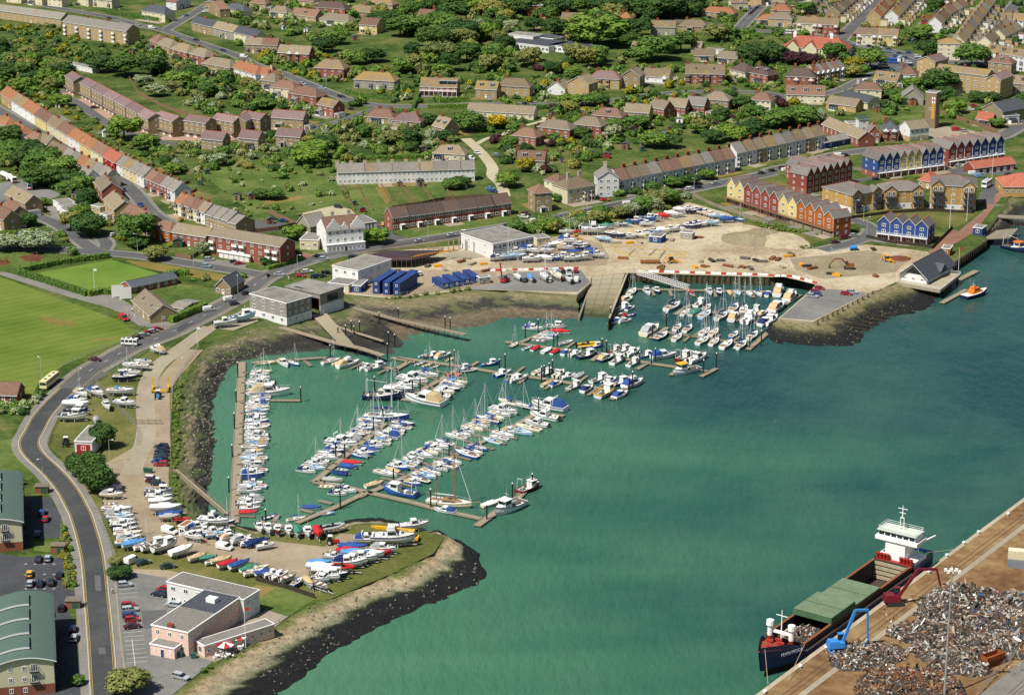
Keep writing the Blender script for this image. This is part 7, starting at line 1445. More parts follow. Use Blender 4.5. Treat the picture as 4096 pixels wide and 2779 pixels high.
# ================================================================== THE COASTER AND THE SCRAP QUAY
plain('ship_navy', '#1b2c5e', .45); plain('ship_red', '#8f2318', .6); plain('ship_boot', '#3a2a22', .8); KL[0] = .75; surf('deck_red', '#9c4a38', .2, .5); surf('hatch_green', '#74886a', .3, .25, .7); surf('hatch_edge', '#2f6440', .2, .5, .7); surf('hold_beige', '#b7ab8d', .25, .5); surf('hold_dark', '#4b4038', .35, .4); KL[0] = 1
bow = at('n', 215, 1375, 0); al0 = (bow - Q0).dot(qd); SL_ = 88.0; surf('cont_grey2', '#b9bfb4', .1, .5)
mid = QP(al0 + SL_ / 2, -7.0, 0); ship = thing('cargo_ship', 'navy coaster with white bridge and green hatch covers loading scrap at the quay', 'ship', mid, math.atan2(-qd.y, -qd.x))
def ship_ring(x, top):
 u = (x + 44) / 88; b = 6.3
 if u > .78: b *= max(.03, 1 - ((u - .78) / .22) ** 1.8)
 if u < .1: b *= .8 + 2 * u
 f = max(0, (u - .8) / .2); xk = x - f * 4.2
 return [(x, -b, top), (x - f * 1.2, -b * (1 - .25 * f), 2.0), (xk, -b * (1 - .5 * f) * .98, 1.0), (xk, -b * (1 - .6 * f) * .9, -1.5), (xk, b * (1 - .6 * f) * .9, -1.5), (xk, b * (1 - .5 * f) * .98, 1.0), (x - f * 1.2, b * (1 - .25 * f), 2.0), (x, b, top)]
b = MB(); xs = [-44, -42, -38, -31, -29, -20, 0, 15, 25, 30, 33, 36, 38.5, 40.5, 42, 43.2, 44]
rings = [ship_ring(x, 4.4 + (3.0 if x > 30 else 0) * min(1, (x - 30) / 4) + max(0, (x - 34) / 10) * 1.2 + (1.2 if x < -29 else 0)) for x in xs]
b.loft(rings, 0, closed=False, cap0=True, cap1=False)
for i in range(len(b.m) - 1): b.m[i] = 1 if i % 7 in (1, 2, 3, 4, 5) and (i % 7) in (2, 3, 4) else 0
obj('hull', b.mesh('hull', ['ship_navy', 'ship_boot']), ship)
b = MB()
for a_, c_ in zip(rings, rings[1:]):
 if c_[0][0] <= -29 or a_[0][0] >= 30:
  k = .55 if a_[0][0] >= 30 else .4; z0 = min(a_[0][2], c_[0][2]) - 1.0; b.face([(a_[0][0], a_[0][1] * .97, z0), (c_[0][0], c_[0][1] * .97, z0), (c_[7][0], c_[7][1] * .97, z0), (a_[7][0], a_[7][1] * .97, z0)], 0 if a_[0][0] > 0 else 1)
obj('deck', b.mesh('deck', ['deck_red', 'hatch_edge']), ship)
b = MB()
for s_ in (-1, 1): b.box(-29, 30.5, s_ * 5.2 - .2, s_ * 5.2 + .2, 1, 6.0, 0); b.box(-29, 30.5, s_ * 5.8 - .7, s_ * 5.8 + .55, 4.25, 4.45, 0); b.box(-29, 30.5, s_ * 5.2 - .35, s_ * 5.2 + .35, 6.0, 6.15, 1)
b.box(30.3, 30.8, -5.2, 5.2, 1, 6.1, 0); b.box(-29, 30.3, -5, 5, .2, .5, 0); obj('hold_coaming', b.mesh('hold_coaming', ['hold_dark', 'rust']), ship)
b = MB()
for k in range(4): b.box(-28.9, -28.2, -5, 5, .8 + k * 1.35, 1.7 + k * 1.35, 0); b.box(-28.9, -28.5, -5, 5, 1.7 + k * 1.35, 2.15 + k * 1.35, 1)
obj('bulkhead', b.mesh('bulkhead', ['hold_beige', 'hold_dark']), ship)
for x0, x1, z in ((-11, -4, 6.2), (-3.8, 3.2, 6.2), (3.4, 10.0, 7.4), (10.2, 16.5, 7.4)):
 b = MB(); b.box(x0, x1, -5.5, 5.5, z - (1.2 if z > 7 else .05), z + .35, 1); b.box(x0 + .1, x1 - .1, -5.4, 5.4, z + .36, z + .45, 0)
 for k in range(3): b.box(x1, x1 + .06, -5.5, 5.5, z - 1 + k * .45, z - .85 + k * .45, 0)
 obj('hatch_cover', b.mesh('hatch_cover', ['hatch_green', 'hatch_edge']), ship)
b = MB(); b.box(-37, -31, -3.2, 2.6, 4.4, 11.5); b.box(-38.5, -31.4, -5.6, 5.6, 4.4, 6.6); b.box(-36.5, -30.6, -6.2, 6.2, 11.2, 12.2, 0); b.box(-36, -30.9, -5.4, 5.4, 12.2, 13.9, 0, (.2, .1)); b.box(-36.3, -30.5, -5.7, 5.7, 13.9, 14.1, 1); obj('bridge', b.mesh('bridge', ['frame_white', 'cont_grey2']), ship)
for k in range(6): b = MB(); b.box(-.04, .04, -.72, .72, -.4, .4); obj('bridge_window', cached('bwn', lambda: b.mesh('bridge_window', 'glass_dark')), ship, (-30.92, -4.5 + 1.8 * k, 13.1))
b = MB()
for z in (14.6, 15.1):
 for y in (-5.4, 5.4): b.bar((-36, y, z), (-31, y, z), .06, .06)
 for x_ in (-36, -31): b.bar((x_, -5.4, z), (x_, 5.4, z), .06, .06)
for k in range(7): b.bar((-31, -5.4 + 1.8 * k, 14.1), (-31, -5.4 + 1.8 * k, 15.1), .06, .06)
obj('railing', b.mesh('railing', 'frame_white'), ship)
b = MB()
for s_ in (-.6, .6): b.bar((-34, s_, 14), (-34, s_ * .8, 17.5), .16, .16)
b.bar((-34, -.6, 17.4), (-34, .6, 17.4), .2, .2); b.tube((-34, 0, 17.4), (-34, 0, 21), .18, .08, 6); b.bar((-34, -1.4, 20), (-34, 1.4, 20), .14, .14); b.bar((-34, -.9, 18.8), (-34, .9, 18.8), .14, .14); obj('mast', b.mesh('mast', 'frame_white'), ship)
b = MB(); b.box(-30.9, -29.6, -5.4, 5.4, 4.4, 6.0); obj('winch_house', b.mesh('winch_house', 'ship_red'), ship)
for k in range(8): b = MB(); b.tube((0, 0, 0), (0, 0, 1.2), .45, .45, 8); b.tube((0, 0, 1.2), (0, 0, 1.6), .6, .6, 8); obj('vent', cached('shvent', lambda: b.mesh('vent', 'ship_red')), ship, (-30.2, (-4.9 if k < 4 else 2.0) + (k % 4) * .98, 6))
for s_ in (-3, 3): b = MB(); b.tube((0, 0, 0), (0, 0, 3.6), .65, .65, 10); b.tube((0, 0, 3.6), (0, 0, 4.9), 1.0, .95, 10); b.tube((0, 0, -.1), (0, 0, .9), .68, .68, 10, 1); obj('bow_vent', cached('bvent', lambda: b.mesh('bow_vent', ['frame_white', 'ship_red'])), ship, (33, s_, 6.4))
b = MB(); b.tube((32.6, 0, 6.4), (32.6, 0, 14.5), .22, .1, 6); b.bar((32.6, -1.6, 13), (32.6, 1.6, 13), .15, .15); b.bar((32.6, -3, 8.5), (32.6, 3, 8.5), .3, .8); obj('foremast', b.mesh('foremast', 'frame_white'), ship)
for x_, y_ in ((35.5, -1.5), (35.5, 1.5), (38.5, 0), (33.8, 0)): b = MB(); b.box(-.6, .6, -.6, .6, 0, .9, 0, (.1, .1)); b.tube((0, -.9, .6), (0, .9, .6), .4, n=8); obj('windlass', cached('windl', lambda: b.mesh('windlass', 'ship_red')), ship, (x_, y_, 6.4))
b = MB(); b.bar((-39, 3, 9), (-46, 4.5, 9.3), .4, .3); b.bar((-38, 3, 5), (-39, 3, 9), .3, .3); b.bar((-38.5, -3.6, 5), (-41, -3.6, 8), .3, .3); b.bar((-38.5, -4.6, 5), (-41, -4.6, 8), .3, .3); b.box(-42.5, -39.5, -4.8, -3.4, 5.6, 6.6, 1, (.4, .3)); obj('davit', b.mesh('davit', ['frame_white', 'gel_o']), ship)
tc = bpy.data.curves.new('ship_name', 'FONT'); tc.body = 'FEHN MOOR'; tc.size = 1.25; tc.extrude = .02; tc.materials.append(MATS['lamp_clear'])
tx = bpy.data.objects.new('ship_name', tc); COL.objects.link(tx); tx.parent = ship;
hb = lambda x: next(a_[0][1] + (c_[0][1] - a_[0][1]) * (x - a_[0][0]) / (c_[0][0] - a_[0][0]) for a_, c_ in zip(rings, rings[1:]) if a_[0][0] <= x <= c_[0][0])
pa, pb = Vector((38.3, -hb(38.3), 4.9)), Vector((31.6, -hb(31.6), 4.9)); ux = (pb - pa).normalized(); nz = Vector((-ux.y, ux.x, 0)) * -1; nz = nz if nz.y > 0 else -nz; uy = nz.cross(ux)
MT = Matrix.Translation(pa + nz * .35) @ Matrix((ux, uy, nz)).transposed().to_4x4()
tm = obj('ship_name', bpy.data.meshes.new_from_object(tx), ship); tm.matrix_local = MT; bpy.data.objects.remove(tx)
SC = [('#85796a', .5), ('#574c40', .6), ('#6a4630', .8), ('#38332e', .8), ('#a39a88', .6), ('#c4c3be', .5), ('#8a6440', .8), ('#35608a', .5), ('#a8322a', .6)]
for i, (c_, r_) in enumerate(SC): plain(f'scrap_{i}', c_, r_, .4, .3 if i in (0, 1, 5) else 0)
def heap(name, label, piles, nd, wts, seed, base=LAND, clip=None, parent=None):
 rr = random.Random(seed); P = [(at('n', x, y, base) if parent is None else Vector((x, y, base)), r_, h_) for x, y, r_, h_ in piles]
 def ht(x, y):
  return max(h_ * max(0, 1 - math.hypot(x - p.x, y - p.y) / r_) ** .85 for p, r_, h_ in P)
 b = MB(); x0 = min(p.x - r_ for p, r_, h_ in P); x1 = max(p.x + r_ for p, r_, h_ in P); y0 = min(p.y - r_ for p, r_, h_ in P); y1 = max(p.y + r_ for p, r_, h_ in P)
 if clip: x0, x1, y0, y1 = clip
 nx, ny = int((x1 - x0) / 1.2) + 1, int((y1 - y0) / 1.2) + 1; vz = {}
 for i in range(nx + 1):
  for j in range(ny + 1):
   x, y = x0 + (x1 - x0) * i / nx, y0 + (y1 - y0) * j / ny; z = ht(x, y); vz[i, j] = (x, y, base + (z + rr.uniform(-.3, .3) if z > .05 else -.06))
 for i in range(nx):
  for j in range(ny):
   q = [vz[i, j], vz[i + 1, j], vz[i + 1, j + 1], vz[i, j + 1]]
   if any(v[2] > base for v in q): b.face(q, 3)
 k = 0
 while k < nd:
  x, y = rr.uniform(x0, x1), rr.uniform(y0, y1); z = ht(x, y)
  if z < .05 and rr.random() > .02: continue
  k += 1; s_ = rr.choice((.15, .2, .25, .3, .4, .6)); T = Matrix.Translation((x, y, base + z + .05)) @ Matrix.Rotation(rr.uniform(0, 6.3), 4, (rr.uniform(-1, 1), rr.uniform(-1, 1), rr.uniform(-1, 1)))
  b.box(-s_ * rr.choice((1, 1, 1, 1, 1, 3)), s_ * rr.uniform(.4, 1), -s_ * .5, s_ * .5, -s_ * rr.uniform(.1, .4), s_ * .2, rr.choices(range(9), wts)[0], T=T)
 o = obj(name, b.mesh(name, [f'scrap_{i}' for i in range(9)]), parent); setting(o, 'stuff', label if parent is None else None); return o
mixed = (5, 5, 3, 5, 4, 3.2, 1.2, .2, .12); rusty = (1, 2, 6, 4, 1, .5, 2.5, .2, .3)
heap('scrap_metal', 'great grey heap of shredded scrap metal on the quay', [(1800, 770, 10, 6.5), (2010, 750, 7, 4.6), (2180, 790, 9, 4.5), (2320, 800, 10, 5), (1640, 840, 6, 2.4), (1490, 990, 7, 3), (1690, 1000, 9, 3.6), (2140, 930, 11, 4.5), (2330, 960, 13, 4.5), (1600, 1130, 6, 2.2), (1780, 1200, 8, 3), (1990, 1110, 9, 3.4), (2220, 1090, 8, 3), (1900, 1270, 5, 2), (1340, 980, 4, 1.4)], 11000, mixed, 1)
heap('scrap_metal', 'low scrap heap under the blue material handler', [(1060, 1170, 8, 2.4), (950, 1210, 6, 1.8), (1200, 1150, 6, 1.2)], 1500, mixed, 2)
heap('scrap_metal', 'rusty brown scrap heap beside the light mast', [(1330, 1410, 10, 3), (1520, 1400, 9, 2.6), (1230, 1470, 8, 2.4), (1650, 1440, 6, 2)], 3000, rusty, 3)
heap('hold_cargo', None, [(23, 0, 8, 2.6), (18, 1, 6, 2), (27, -1, 6, 2.2)], 700, mixed, 4, 2.6, (16.6, 30, -5, 5), ship); heap('hold_cargo', None, [(-15, -2, 5, 2), (-13, 2, 4, 1.4)], 200, mixed, 5, 1.6, (-19, -11, -5, 5), ship)
excavator('n', 830, 1125, 12, 'plant_blue', 'blue wheeled material handler on outriggers beside the ship', 1.15, (6.2, 9.0), True, boom2=(6.6, .8), cat='crane'); excavator('n', 1280, 755, 8, 'plant_maroon', 'dark red crawler material handler reaching over the great scrap heap', 1.2, (9.0, 7.8), False, boom2=(10.6, 1.0), cat='crane')
plain('mesh_grey2', '#8d9089', .6); mst = thing('light_mast', 'tall galvanised floodlight mast rising from the scrap quay', 'light mast', at('n', 1683, 1500), 0); b = MB(); b.tube((0, 0, 0), (0, 0, 33), .32, .16, 8); obj('pole', b.mesh('pole', 'mesh_grey2'), mst); b = MB(); b.bar((-1.7, 0, 32.4), (1.7, 0, 32.4), .2, .2); b.bar((0, -1, 33), (0, 1, 33), .2, .2); obj('crossbar', b.mesh('crossbar', 'steel'), mst)
for k in range(6): b = MB(); b.box(-.35, .35, -.2, .2, -.35, .35); obj('floodlight', cached('fldl', lambda: b.mesh('floodlight', 'frame_white')), mst, (-1.6 + .64 * k, -.25, 32.7 - .5 * (k % 2)))
def container(t, x, y, z, deg, col, label):
 o = thing('shipping_container', label, 'container', at(t, x, y, LAND + z), rad(deg)); o.location.z = LAND + z; b = MB(); b.box(0, 12, 0, 2.4, 0, 2.5)
 for k in range(30): b.box(k * .4 + .05, k * .4 + .25, -.05, 0, .15, 2.4)
 obj('box', b.mesh('box', col), o); b = MB(); b.box(-.06, 0, .1, 1.15, .1, 2.4); b.box(-.06, 0, 1.25, 2.3, .1, 2.4); obj('doors', b.mesh('doors', col), o)
surf('cont_cream', '#cfc8ab', .15, .6); surf('cont_grey', '#7d8288', .2, .6); surf('cont_rust', '#8a4a2a', .3, .5)
container('n', 2190, 462, 0, -14, 'cont_grey', 'grey shipping container at the bottom of a pair on the quay'); p_ = at('n', 2190, 462); o = bpy.data.objects['shipping_container']; c2 = thing('shipping_container', 'cream shipping container stacked on the grey one on the quay', 'container', (p_.x, p_.y, LAND + 2.55), rad(-14))
for ch_ in list(o.children): k2 = ch_.copy(); COL.objects.link(k2); k2.parent = c2; k2.data = ch_.data.copy(); k2.data.materials[0] = MATS['cont_cream']
o = thing('scrap_skip', 'rusty open steel skip at the foot of the scrap heap', 'skip', at('n', 2030, 1280), rad(35)); b = MB()
for x0, x1, y0, y1 in ((0, 6, 0, .15), (0, 6, 2.4, 2.55), (0, .15, 0, 2.5), (5.85, 6, 0, 2.5)): b.box(x0, x1, y0, y1, 0, 3)
b.box(0, 6, 0, 2.5, .1, 1.8); obj('box', b.mesh('box', 'cont_rust'), o)
for k, (x, y) in enumerate(((525, 1265), (240, 1470), (730, 1115), (1560, 505), (1703, 372), (1840, 272), (1958, 186), (2195, 40))):
 b = MB(); b.tube((0, 0, 0), (0, 0, .5), .25, .22, 8); b.tube((0, 0, .5), (0, 0, .8), .5, .45, 10); tag(obj('mooring_bollard', cached('bollm', lambda: b.mesh('mooring_bollard', 'frame_white')), None, at('n', x, y)), 'white mooring bollard on the edge of the scrap quay', 'bollard', 'mooring bollards of the scrap quay')
b = MB(); b.tube((31.5, 6.0, 6.6), (47, 10.0, 4.3), .06, n=4); b.tube((42, .6, 8), (52, 7.2, 4.2), .06, n=4); b.tube((-42, 4, 5.5), (-52, 8, 4.2), .06, n=4); obj('mooring_line', b.mesh('mooring_line', 'canvas_t'), ship)
sheet('rail_yard', [at('n', 1950, 1500), at('n', 2330, 1190), at('n', 2600, 1250), at('n', 2300, 1600)], .03, 'pavement_grey')
for k in range(4): ribbon('rail', [at('n', 2170 + 45 * k, 1500), at('n', 2340 + 45 * k, 1350)], .15, .09, 'rust_rail' if 'rust_rail' in MATS else 'quay_dirt', 0)

# ================================================================== WALKWAYS, FENCES, STREET FURNITURE
def jetty(label, P, w, posts=True, rail=True):
 o = thing('jetty', label, 'jetty', (0, 0, 0), 0, 'timber jetties of the foreshore'); b = MB()
 for a, c in zip(P, P[1:]): b.bar(a, c, w, .3)
 obj('deck', b.mesh('deck', 'deck_plank'), o); k = 0
 for a, c in zip(P, P[1:]):
  L = (c - a).length; d = (c - a).normalized(); nn = Vector((-d.y, d.x, 0)) * (w / 2)
  for q in range(max(1, int(L / 4.5))):
   p = a.lerp(c, q / max(1, int(L / 4.5)))
   for s_ in (-1, 1): b = MB(); b.box(-.12, .12, -.12, .12, -4.5, .1); obj('trestle_post', cached('trpost', lambda: b.mesh('trestle_post', 'timber_dark')), o, p + nn * s_)
  if rail:
   b = MB()
   for s_ in (-1, 1):
    for z in (.6, 1.1): b.bar(a + nn * s_ + Vector((0, 0, z)), c + nn * s_ + Vector((0, 0, z)), .06, .06)
    for q in range(int(L / 2.2) + 1): p = a.lerp(c, q / max(1, int(L / 2.2))) + nn * s_; b.bar(p, p + Vector((0, 0, 1.15)), .07, .07)
   obj('handrail', b.mesh('handrail', 'timber_grey'), o)
jetty('long timber jetty beside the open shed slip', pts('f', "745,1185 1280,1330 1890,1462", 2.6), 2.2); jetty('timber jetty below the grey boat shed', pts('f', "110,1362 700,1530 j:940,5 1150,72", 2.6), 2.4, rail=False); jetty('slip carriage rails on concrete blocks', pts('f', "480,1310 830,1420 1150,1520", 2.2), 1.4, rail=False)
jetty('railed gangway from the compound down to the long straight pontoon', [at('i', 1575, 1100, LAND), at('i', 2040, 1500, .7)], 1.6)
sheet_ = [at('f', 490, 1275, LAND), at('f', 640, 1270, LAND), at('j', 930, 30, 1.2), at('j', 770, -10, 1.6)]; b = MB(); b.face(sheet_[::-1]); b.face(sheet_); setting(obj('old_slip', b.mesh('old_slip', 'slip_concrete')))
g = thing('truss_gangway', 'white lattice footbridge gangway sloping into the walled basin', 'gangway', (0, 0, 0)); A, B = at('g', 1130, 912, LAND + .4), at('g', 1592, 1052, .8); d = (B - A).normalized(); nn = Vector((-d.y, d.x, 0)) * .9; b = MB(); L = (B - A).length; N = 22
for s_ in (-1, 1):
 for z in (0, 1.5): b.bar(A + nn * s_ + Vector((0, 0, z)), B + nn * s_ + Vector((0, 0, z)), .14, .14)
 for k in range(N): p, q = A + d * L * k / N + nn * s_, A + d * L * (k + 1) / N + nn * s_; b.bar(p, q + Vector((0, 0, 1.5)), .08, .08); b.bar(p, p + Vector((0, 0, 1.5)), .08, .08)
obj('truss', b.mesh('truss', 'frame_white'), g); b = MB(); b.bar(A, B, 1.6, .1); obj('deck', b.mesh('deck', 'deck_plank'), g)
for P in (pts('g', "1230,897 2307,930 h:60,938 220,942 440,1004"), pts('g', "-250,890 150,882 600,868")):
 L = smooth_line(P, 1); acc = 0; c_ = 0
 for a, e in zip(L, L[1:]):
  D_ = (e - a).length; k = int(D_ / 2.0); r = math.atan2((e - a).y, (e - a).x)
  for q in range(k):
   c_ += 1; red = c_ % 3 == 0; b = MB(); b.box(-.95, .95, -.28, .28, 0, .8, 0, (.05, .14)); b.box(-.95, .95, -.3, .3, 0, .18)
   p = a.lerp(e, (q + .5) / k); tag(obj('water_barrier', cached(('barr', red), lambda: b.mesh('water_barrier', 'banner_red' if red else 'frame_white')), None, (p.x, p.y, LAND + .05), r), ('red' if red else 'white') + ' plastic barrier block in the line along the building site', 'barrier', 'plastic barriers of the building site')
KL[0] = .7; surf('ply_deck', '#4a3a44', .2, .4); KL[0] = 1
o = thing('floor_slab', 'half-built floor slab with dark formwork deck on yellow props', 'building', (0, 0, 0)); P = pts('f', "990,735 1090,795 1400,790 1600,745 1690,700 1420,700 1200,705", LAND + 3.4); b = MB(); b.prism(P, LAND + 3.1, LAND + 3.4); obj('deck', b.mesh('deck', 'ply_deck'), o)
b = MB()
for a, c in zip(P, P[1:] + P[:1]):
 for z in (.5, 1.0): b.bar(a + Vector((0, 0, z)), c + Vector((0, 0, z)), .08, .16)
 k = int((c - a).length / 2.2) + 1
 for q in range(k): p = a.lerp(c, q / k); b.bar(p + Vector((0, 0, -.1)), p + Vector((0, 0, 1.1)), .1, .1); b.bar(Vector((p.x, p.y, LAND)), Vector((p.x, p.y, LAND + 3.1)), .12, .12)
obj('edge_rail', b.mesh('edge_rail', 'timber_fence'), o); b = MB()
for k in range(14): p = at('f', 1400 + 25 * k, 765 - 4 * k, LAND + 3.7); b.bar(p, p + Vector((3.2, 4.2, 0)), .2, .2)
obj('yellow_beam', b.mesh('yellow_beam', 'plant_yellow'), o)
for x, y in ((1735, 720), (1780, 710), (1890, 700), (1965, 720), (1830, 690)): b = MB(); b.box(-.25, .25, -.25, .25, 0, 4.5); obj('column', cached('ccol', lambda: b.mesh('column', 'old_concrete')), o, at('f', x, y))
sheet('ground_slab', pts('f', "1690,740 1950,690 2060,760 1800,800"), .12, 'concrete_pale')
for k, s in enumerate(("905,690 930,660 1570,715 1530,770", "960,720 1540,745", "1050,750 1110,685", "1180,700 1160,690", "1330,775 1380,705", "1235,750 1300,690", "905,690 1050,755 1320,778")): ribbon('footing_trench', pts('g', s), .9, .13, 'yellow_line' if k in (0, 1, 6) else 'spoil', 0)
heapm = ground('gravel_heap', [(.3, '#8f8468'), (.6, '#b0a488'), (.8, '#c5bba2')], .3, 1.5)
def mound(t, x, y, rx, ry, h, name='spoil_heap', label='pale spoil heap on the building site', mat='gravel_heap'):
 b = MB(); c = at(t, x, y); rr = random.Random(x * 7 + y); N = 22; rg = []
 for q in range(7): f = q / 6; rg.append([(c.x + rx * (1 - f * .97) * math.cos(6.2832 * k / N) * rr.uniform(.93, 1.05), c.y + ry * (1 - f * .97) * math.sin(6.2832 * k / N) * rr.uniform(.93, 1.05), LAND - .05 + h * (f ** .8) * rr.uniform(.9, 1.1)) for k in range(N)])
 b.loft(rg, 0, cap0=False); o = setting(obj(name, b.mesh(name, mat)), 'stuff', label)
mound('g', 2150, 600, 13, 14, 2.2, mat='spoil'); mound('h', 90, 610, 12, 15, 1.8); mound('h', 220, 640, 8, 10, 1.4); mound('g', 2250, 560, 9, 12, 2.4, mat='spoil'); mound('g', 2100, 515, 8, 8, 2); mound('h', 1190, 775, 5, 5, .8, label='orange earth patch by the dumper', mat='woodchip'); mound('g', 1665, 585, 4, 3, .5, label='orange sand heap by the grey container', mat='woodchip'); mound('g', 1820, 868, 4, 4, 1.2)
H('g', 1235, 630, 1345, 640, d=7, h=2.6, rise=.1, rt='p', wall='blue', roof='felt', st=1, n=1, ch=(), door=None, side=0, kind='storage container', cat='container', where='among the laid-up boats'); H('g', 1515, 600, 1625, 610, d=4, h=2.8, rise=.1, rt='p', wall='grey', roof='felt', st=1, n=1, ch=(), side=0, kind='storage container', cat='container', where='among the laid-up boats'); H('g', 600, 545, 712, 555, d=5, h=2.8, rise=.1, rt='p', wall='grey', roof='green', st=1, n=1, ch=(), side=0, kind='storage container', cat='container', where='by the roadside bushes'); H('g', 225, 660, 340, 645, d=6, h=2.8, rise=.1, rt='p', wall='cream', roof='felt', st=1, n=2, ch=(), side=0, kind='yard hut', cat='hut', where='beside the workshop'); H('l', 1612, 140, 1665, 150, d3=('l', 1795, 110), h=2.8, rise=.2, rt='p', wall='white', roof='orange', st=1, n=1, ch=(), side=0, door='door_green', kind='yard hut', cat='hut', where='on the spit')
MATS['wall_hut'] = WALL['white'][0]
H('h', 1560, 745, 1635, 752, d=6, h=2.8, rise=.1, rt='p', wall='orange', roof='felt', st=1, n=1, ch=(), side=0, kind='quay hut', cat='hut', where='behind the lifeboat station'); H('h', 1845, 560, 1930, 570, d=6, h=3, rise=.1, rt='p', wall='blue', roof='grey', st=1, n=1, ch=(), side=0, door=None, kind='quay store', cat='hut', where='beside the promenade')
o = thing('hoarding', 'plywood hoarding panel on the building site', 'hoarding', at('h', 510, 845), rad(-8)); b = MB(); b.box(0, 7.5, -.06, .06, 0, 3.6); obj('panel', b.mesh('panel', 'hold_beige'), o); b = MB(); b.box(0, .2, 0, 1.6, 0, 3); obj('brace', b.mesh('brace', 'timber_fence'), o)
o = thing('timber_wharf', 'dark timber wharf with stacked gear over the creek', 'wharf', (0, 0, 0)); b = MB(); b.prism(pts('h', "1935,600 2180,590 2260,500 2060,520", LAND - .3), LAND - .7, LAND - .3); obj('deck', b.mesh('deck', 'timber_grey'), o); b = MB(); b.prism(pts('h', "2060,400 2330,420 2330,390 2080,380", LAND), LAND - .5, LAND); obj('deck', b.mesh('deck', 'timber_grey'), o)
for k in range(14): p = at('h', 1940 + 24 * k, 600 - 7 * k, 0); b = MB(); b.box(-.2, .2, -.2, .2, -1, 4); obj('post', cached('whpost', lambda: b.mesh('post', 'timber_dark')), o, (p.x, p.y, 0))
for k in range(12): p = at('h', 420 + 45 * k, 1345 - 24 * k); b = MB(); b.box(-.2, .2, -.2, .2, -3.4, 1.0); tag(obj('pier_post', cached('ppost', lambda: b.mesh('pier_post', 'timber_dark')), None, (p.x + 1, p.y - 1.5, LAND)), 'dark timber post in the row along the pier edge', 'post', 'timber posts of the pier')
for k in range(7): a = at('h', 860 + 48 * k, 1450 - 28 * k, .4); b = MB(); b.bar(a, a + Vector((-7, 3, .5)), .4, .5); tag(obj('groyne_timber', b.mesh('groyne_timber', 'timber_dark')), 'dark weedy groyne timber below the pier', 'timber', 'groyne timbers below the pier')
# ---- fences
plain('mesh_grey', '#8b9296', .6)
def fence(t, s, h, label, style='chain', every=2.6, z=LAND):
 P = pts(t, s, z); o = thing('fence', label, 'fence', (0, 0, 0)); k_ = 0; b = MB()
 for a, c in zip(P, P[1:]):
  L = (c - a).length; n_ = max(1, int(L / every)); up = Vector((0, 0, 1))
  for q in range(n_ + (c is P[-1])):
   p = a.lerp(c, q / n_); pm = cached(('fpost', style, h), lambda: (lambda m: (m.box(-.06, .06, -.06, .06, -.2, h), m.mesh('post', {'chain': 'old_concrete', 'wood': 'timber_fence', 'rail': 'timber_fence', 'grey': 'wall_concrete', 'dark': 'timber_dark'}[style]))[1])(MB()))
   if k_ < 290: obj('post', pm, o, p)
   k_ += 1
  if style in ('wood', 'grey', 'dark'): b.bar(a + up * h * .5, c + up * h * .5, .05, h * .96)
  elif style == 'rail':
   for f in (.35, .65, .95): b.bar(a + up * h * f, c + up * h * f, .05, .16)
  else:
   for f in (.15, .32, .5, .67, .84, .98): b.bar(a + up * h * f, c + up * h * f, .025, .025)
 obj('panel' if style in ('wood', 'grey', 'dark') else 'rail', b.mesh('panel', {'chain': 'mesh_grey', 'wood': 'timber_fence', 'rail': 'timber_fence', 'grey': 'wall_concrete', 'dark': 'timber_dark'}[style]), o)
fence('f', "1130,697 1700,610 2307,515 g:300,450 700,360 1100,275", 1.5, 'brown rail fence along the harbour road above the building site', 'rail', 4)
fence('g', "1630,215 1800,300 2307,475 h:200,470 590,592", 1.8, 'grey concrete panel fence below the coloured gabled houses', 'grey', 4)
fence('i', "430,880 460,760 560,560 700,400 870,310 1060,200 1380,0", 2, 'chain-link fence between the coast road and the compound'); fence('i', "870,340 1060,560 1200,700 1250,790 1235,880", 2.4, 'green chain-link fence dividing the grassy compound'); fence('i', "1790,0 1640,200 1560,330 1545,560 1530,760 1545,1090", 1.6, 'pale post fence along the top of the mud bank', 'chain', 3); fence('l', "880,0 960,150 1030,330 1060,450", 2.2, 'chain-link fence beside the pavement at the spit')
fence('i', "1230,690 1340,692 1460,692", 1.7, 'dark steel gate across the yard track', 'rail', 1.5); fence('m', "0,725 280,800 530,885", 1.4, 'dark board fence behind the boats at the club lawn', 'dark'); fence('l', "1940,1285 2130,1190 2300,1095 m:130,1150 290,1050", 1.0, 'white post rail round the club terrace', 'chain', 3); fence('n', "1950,1490 2120,1310 2324,1110", 2.2, 'chain-link fence above the railway tracks', 'chain', 3)
fence('e', "i:560,170 960,0 e:1100,1530 1300,1395", 1.4, 'wire fence along the edge of the playing field'); fence('h', "885,590 1100,640 1450,680 1480,690 1640,530 1660,500", 1.5, 'dark railing round the blue quartet', 'dark'); fence('h', "740,420 1100,370 1430,350 1840,370 1960,260", 1.4, 'dark green railing before the apartment blocks', 'dark'); fence('f', "1250,1130 1700,1060 2100,1000", 2, 'site fence in front of the blue cabins'); fence('f', "0,545 200,520 370,480 110,365", 1.8, 'board fence round the court car park', 'wood'); fence('a', "1150,690 1250,850 1450,960 1680,1045", 1.8, 'grey board fence behind the stepped townhouses', 'wood'); fence('a', "200,860 420,800 600,740", 1.5, 'timber fence above the townhouse close', 'rail'); fence('e', "1580,760 1720,780 1790,740", 1.6, 'brown board fence of the fort road garden', 'wood'); fence('d', "1530,1020 1780,1100 2060,1200", 2.2, 'red brick wall behind the fire station', 'wood'); fence('f', "1230,330 1500,290 1700,250 2050,225", 1.6, 'board fence at the end of the cottage gardens', 'wood')
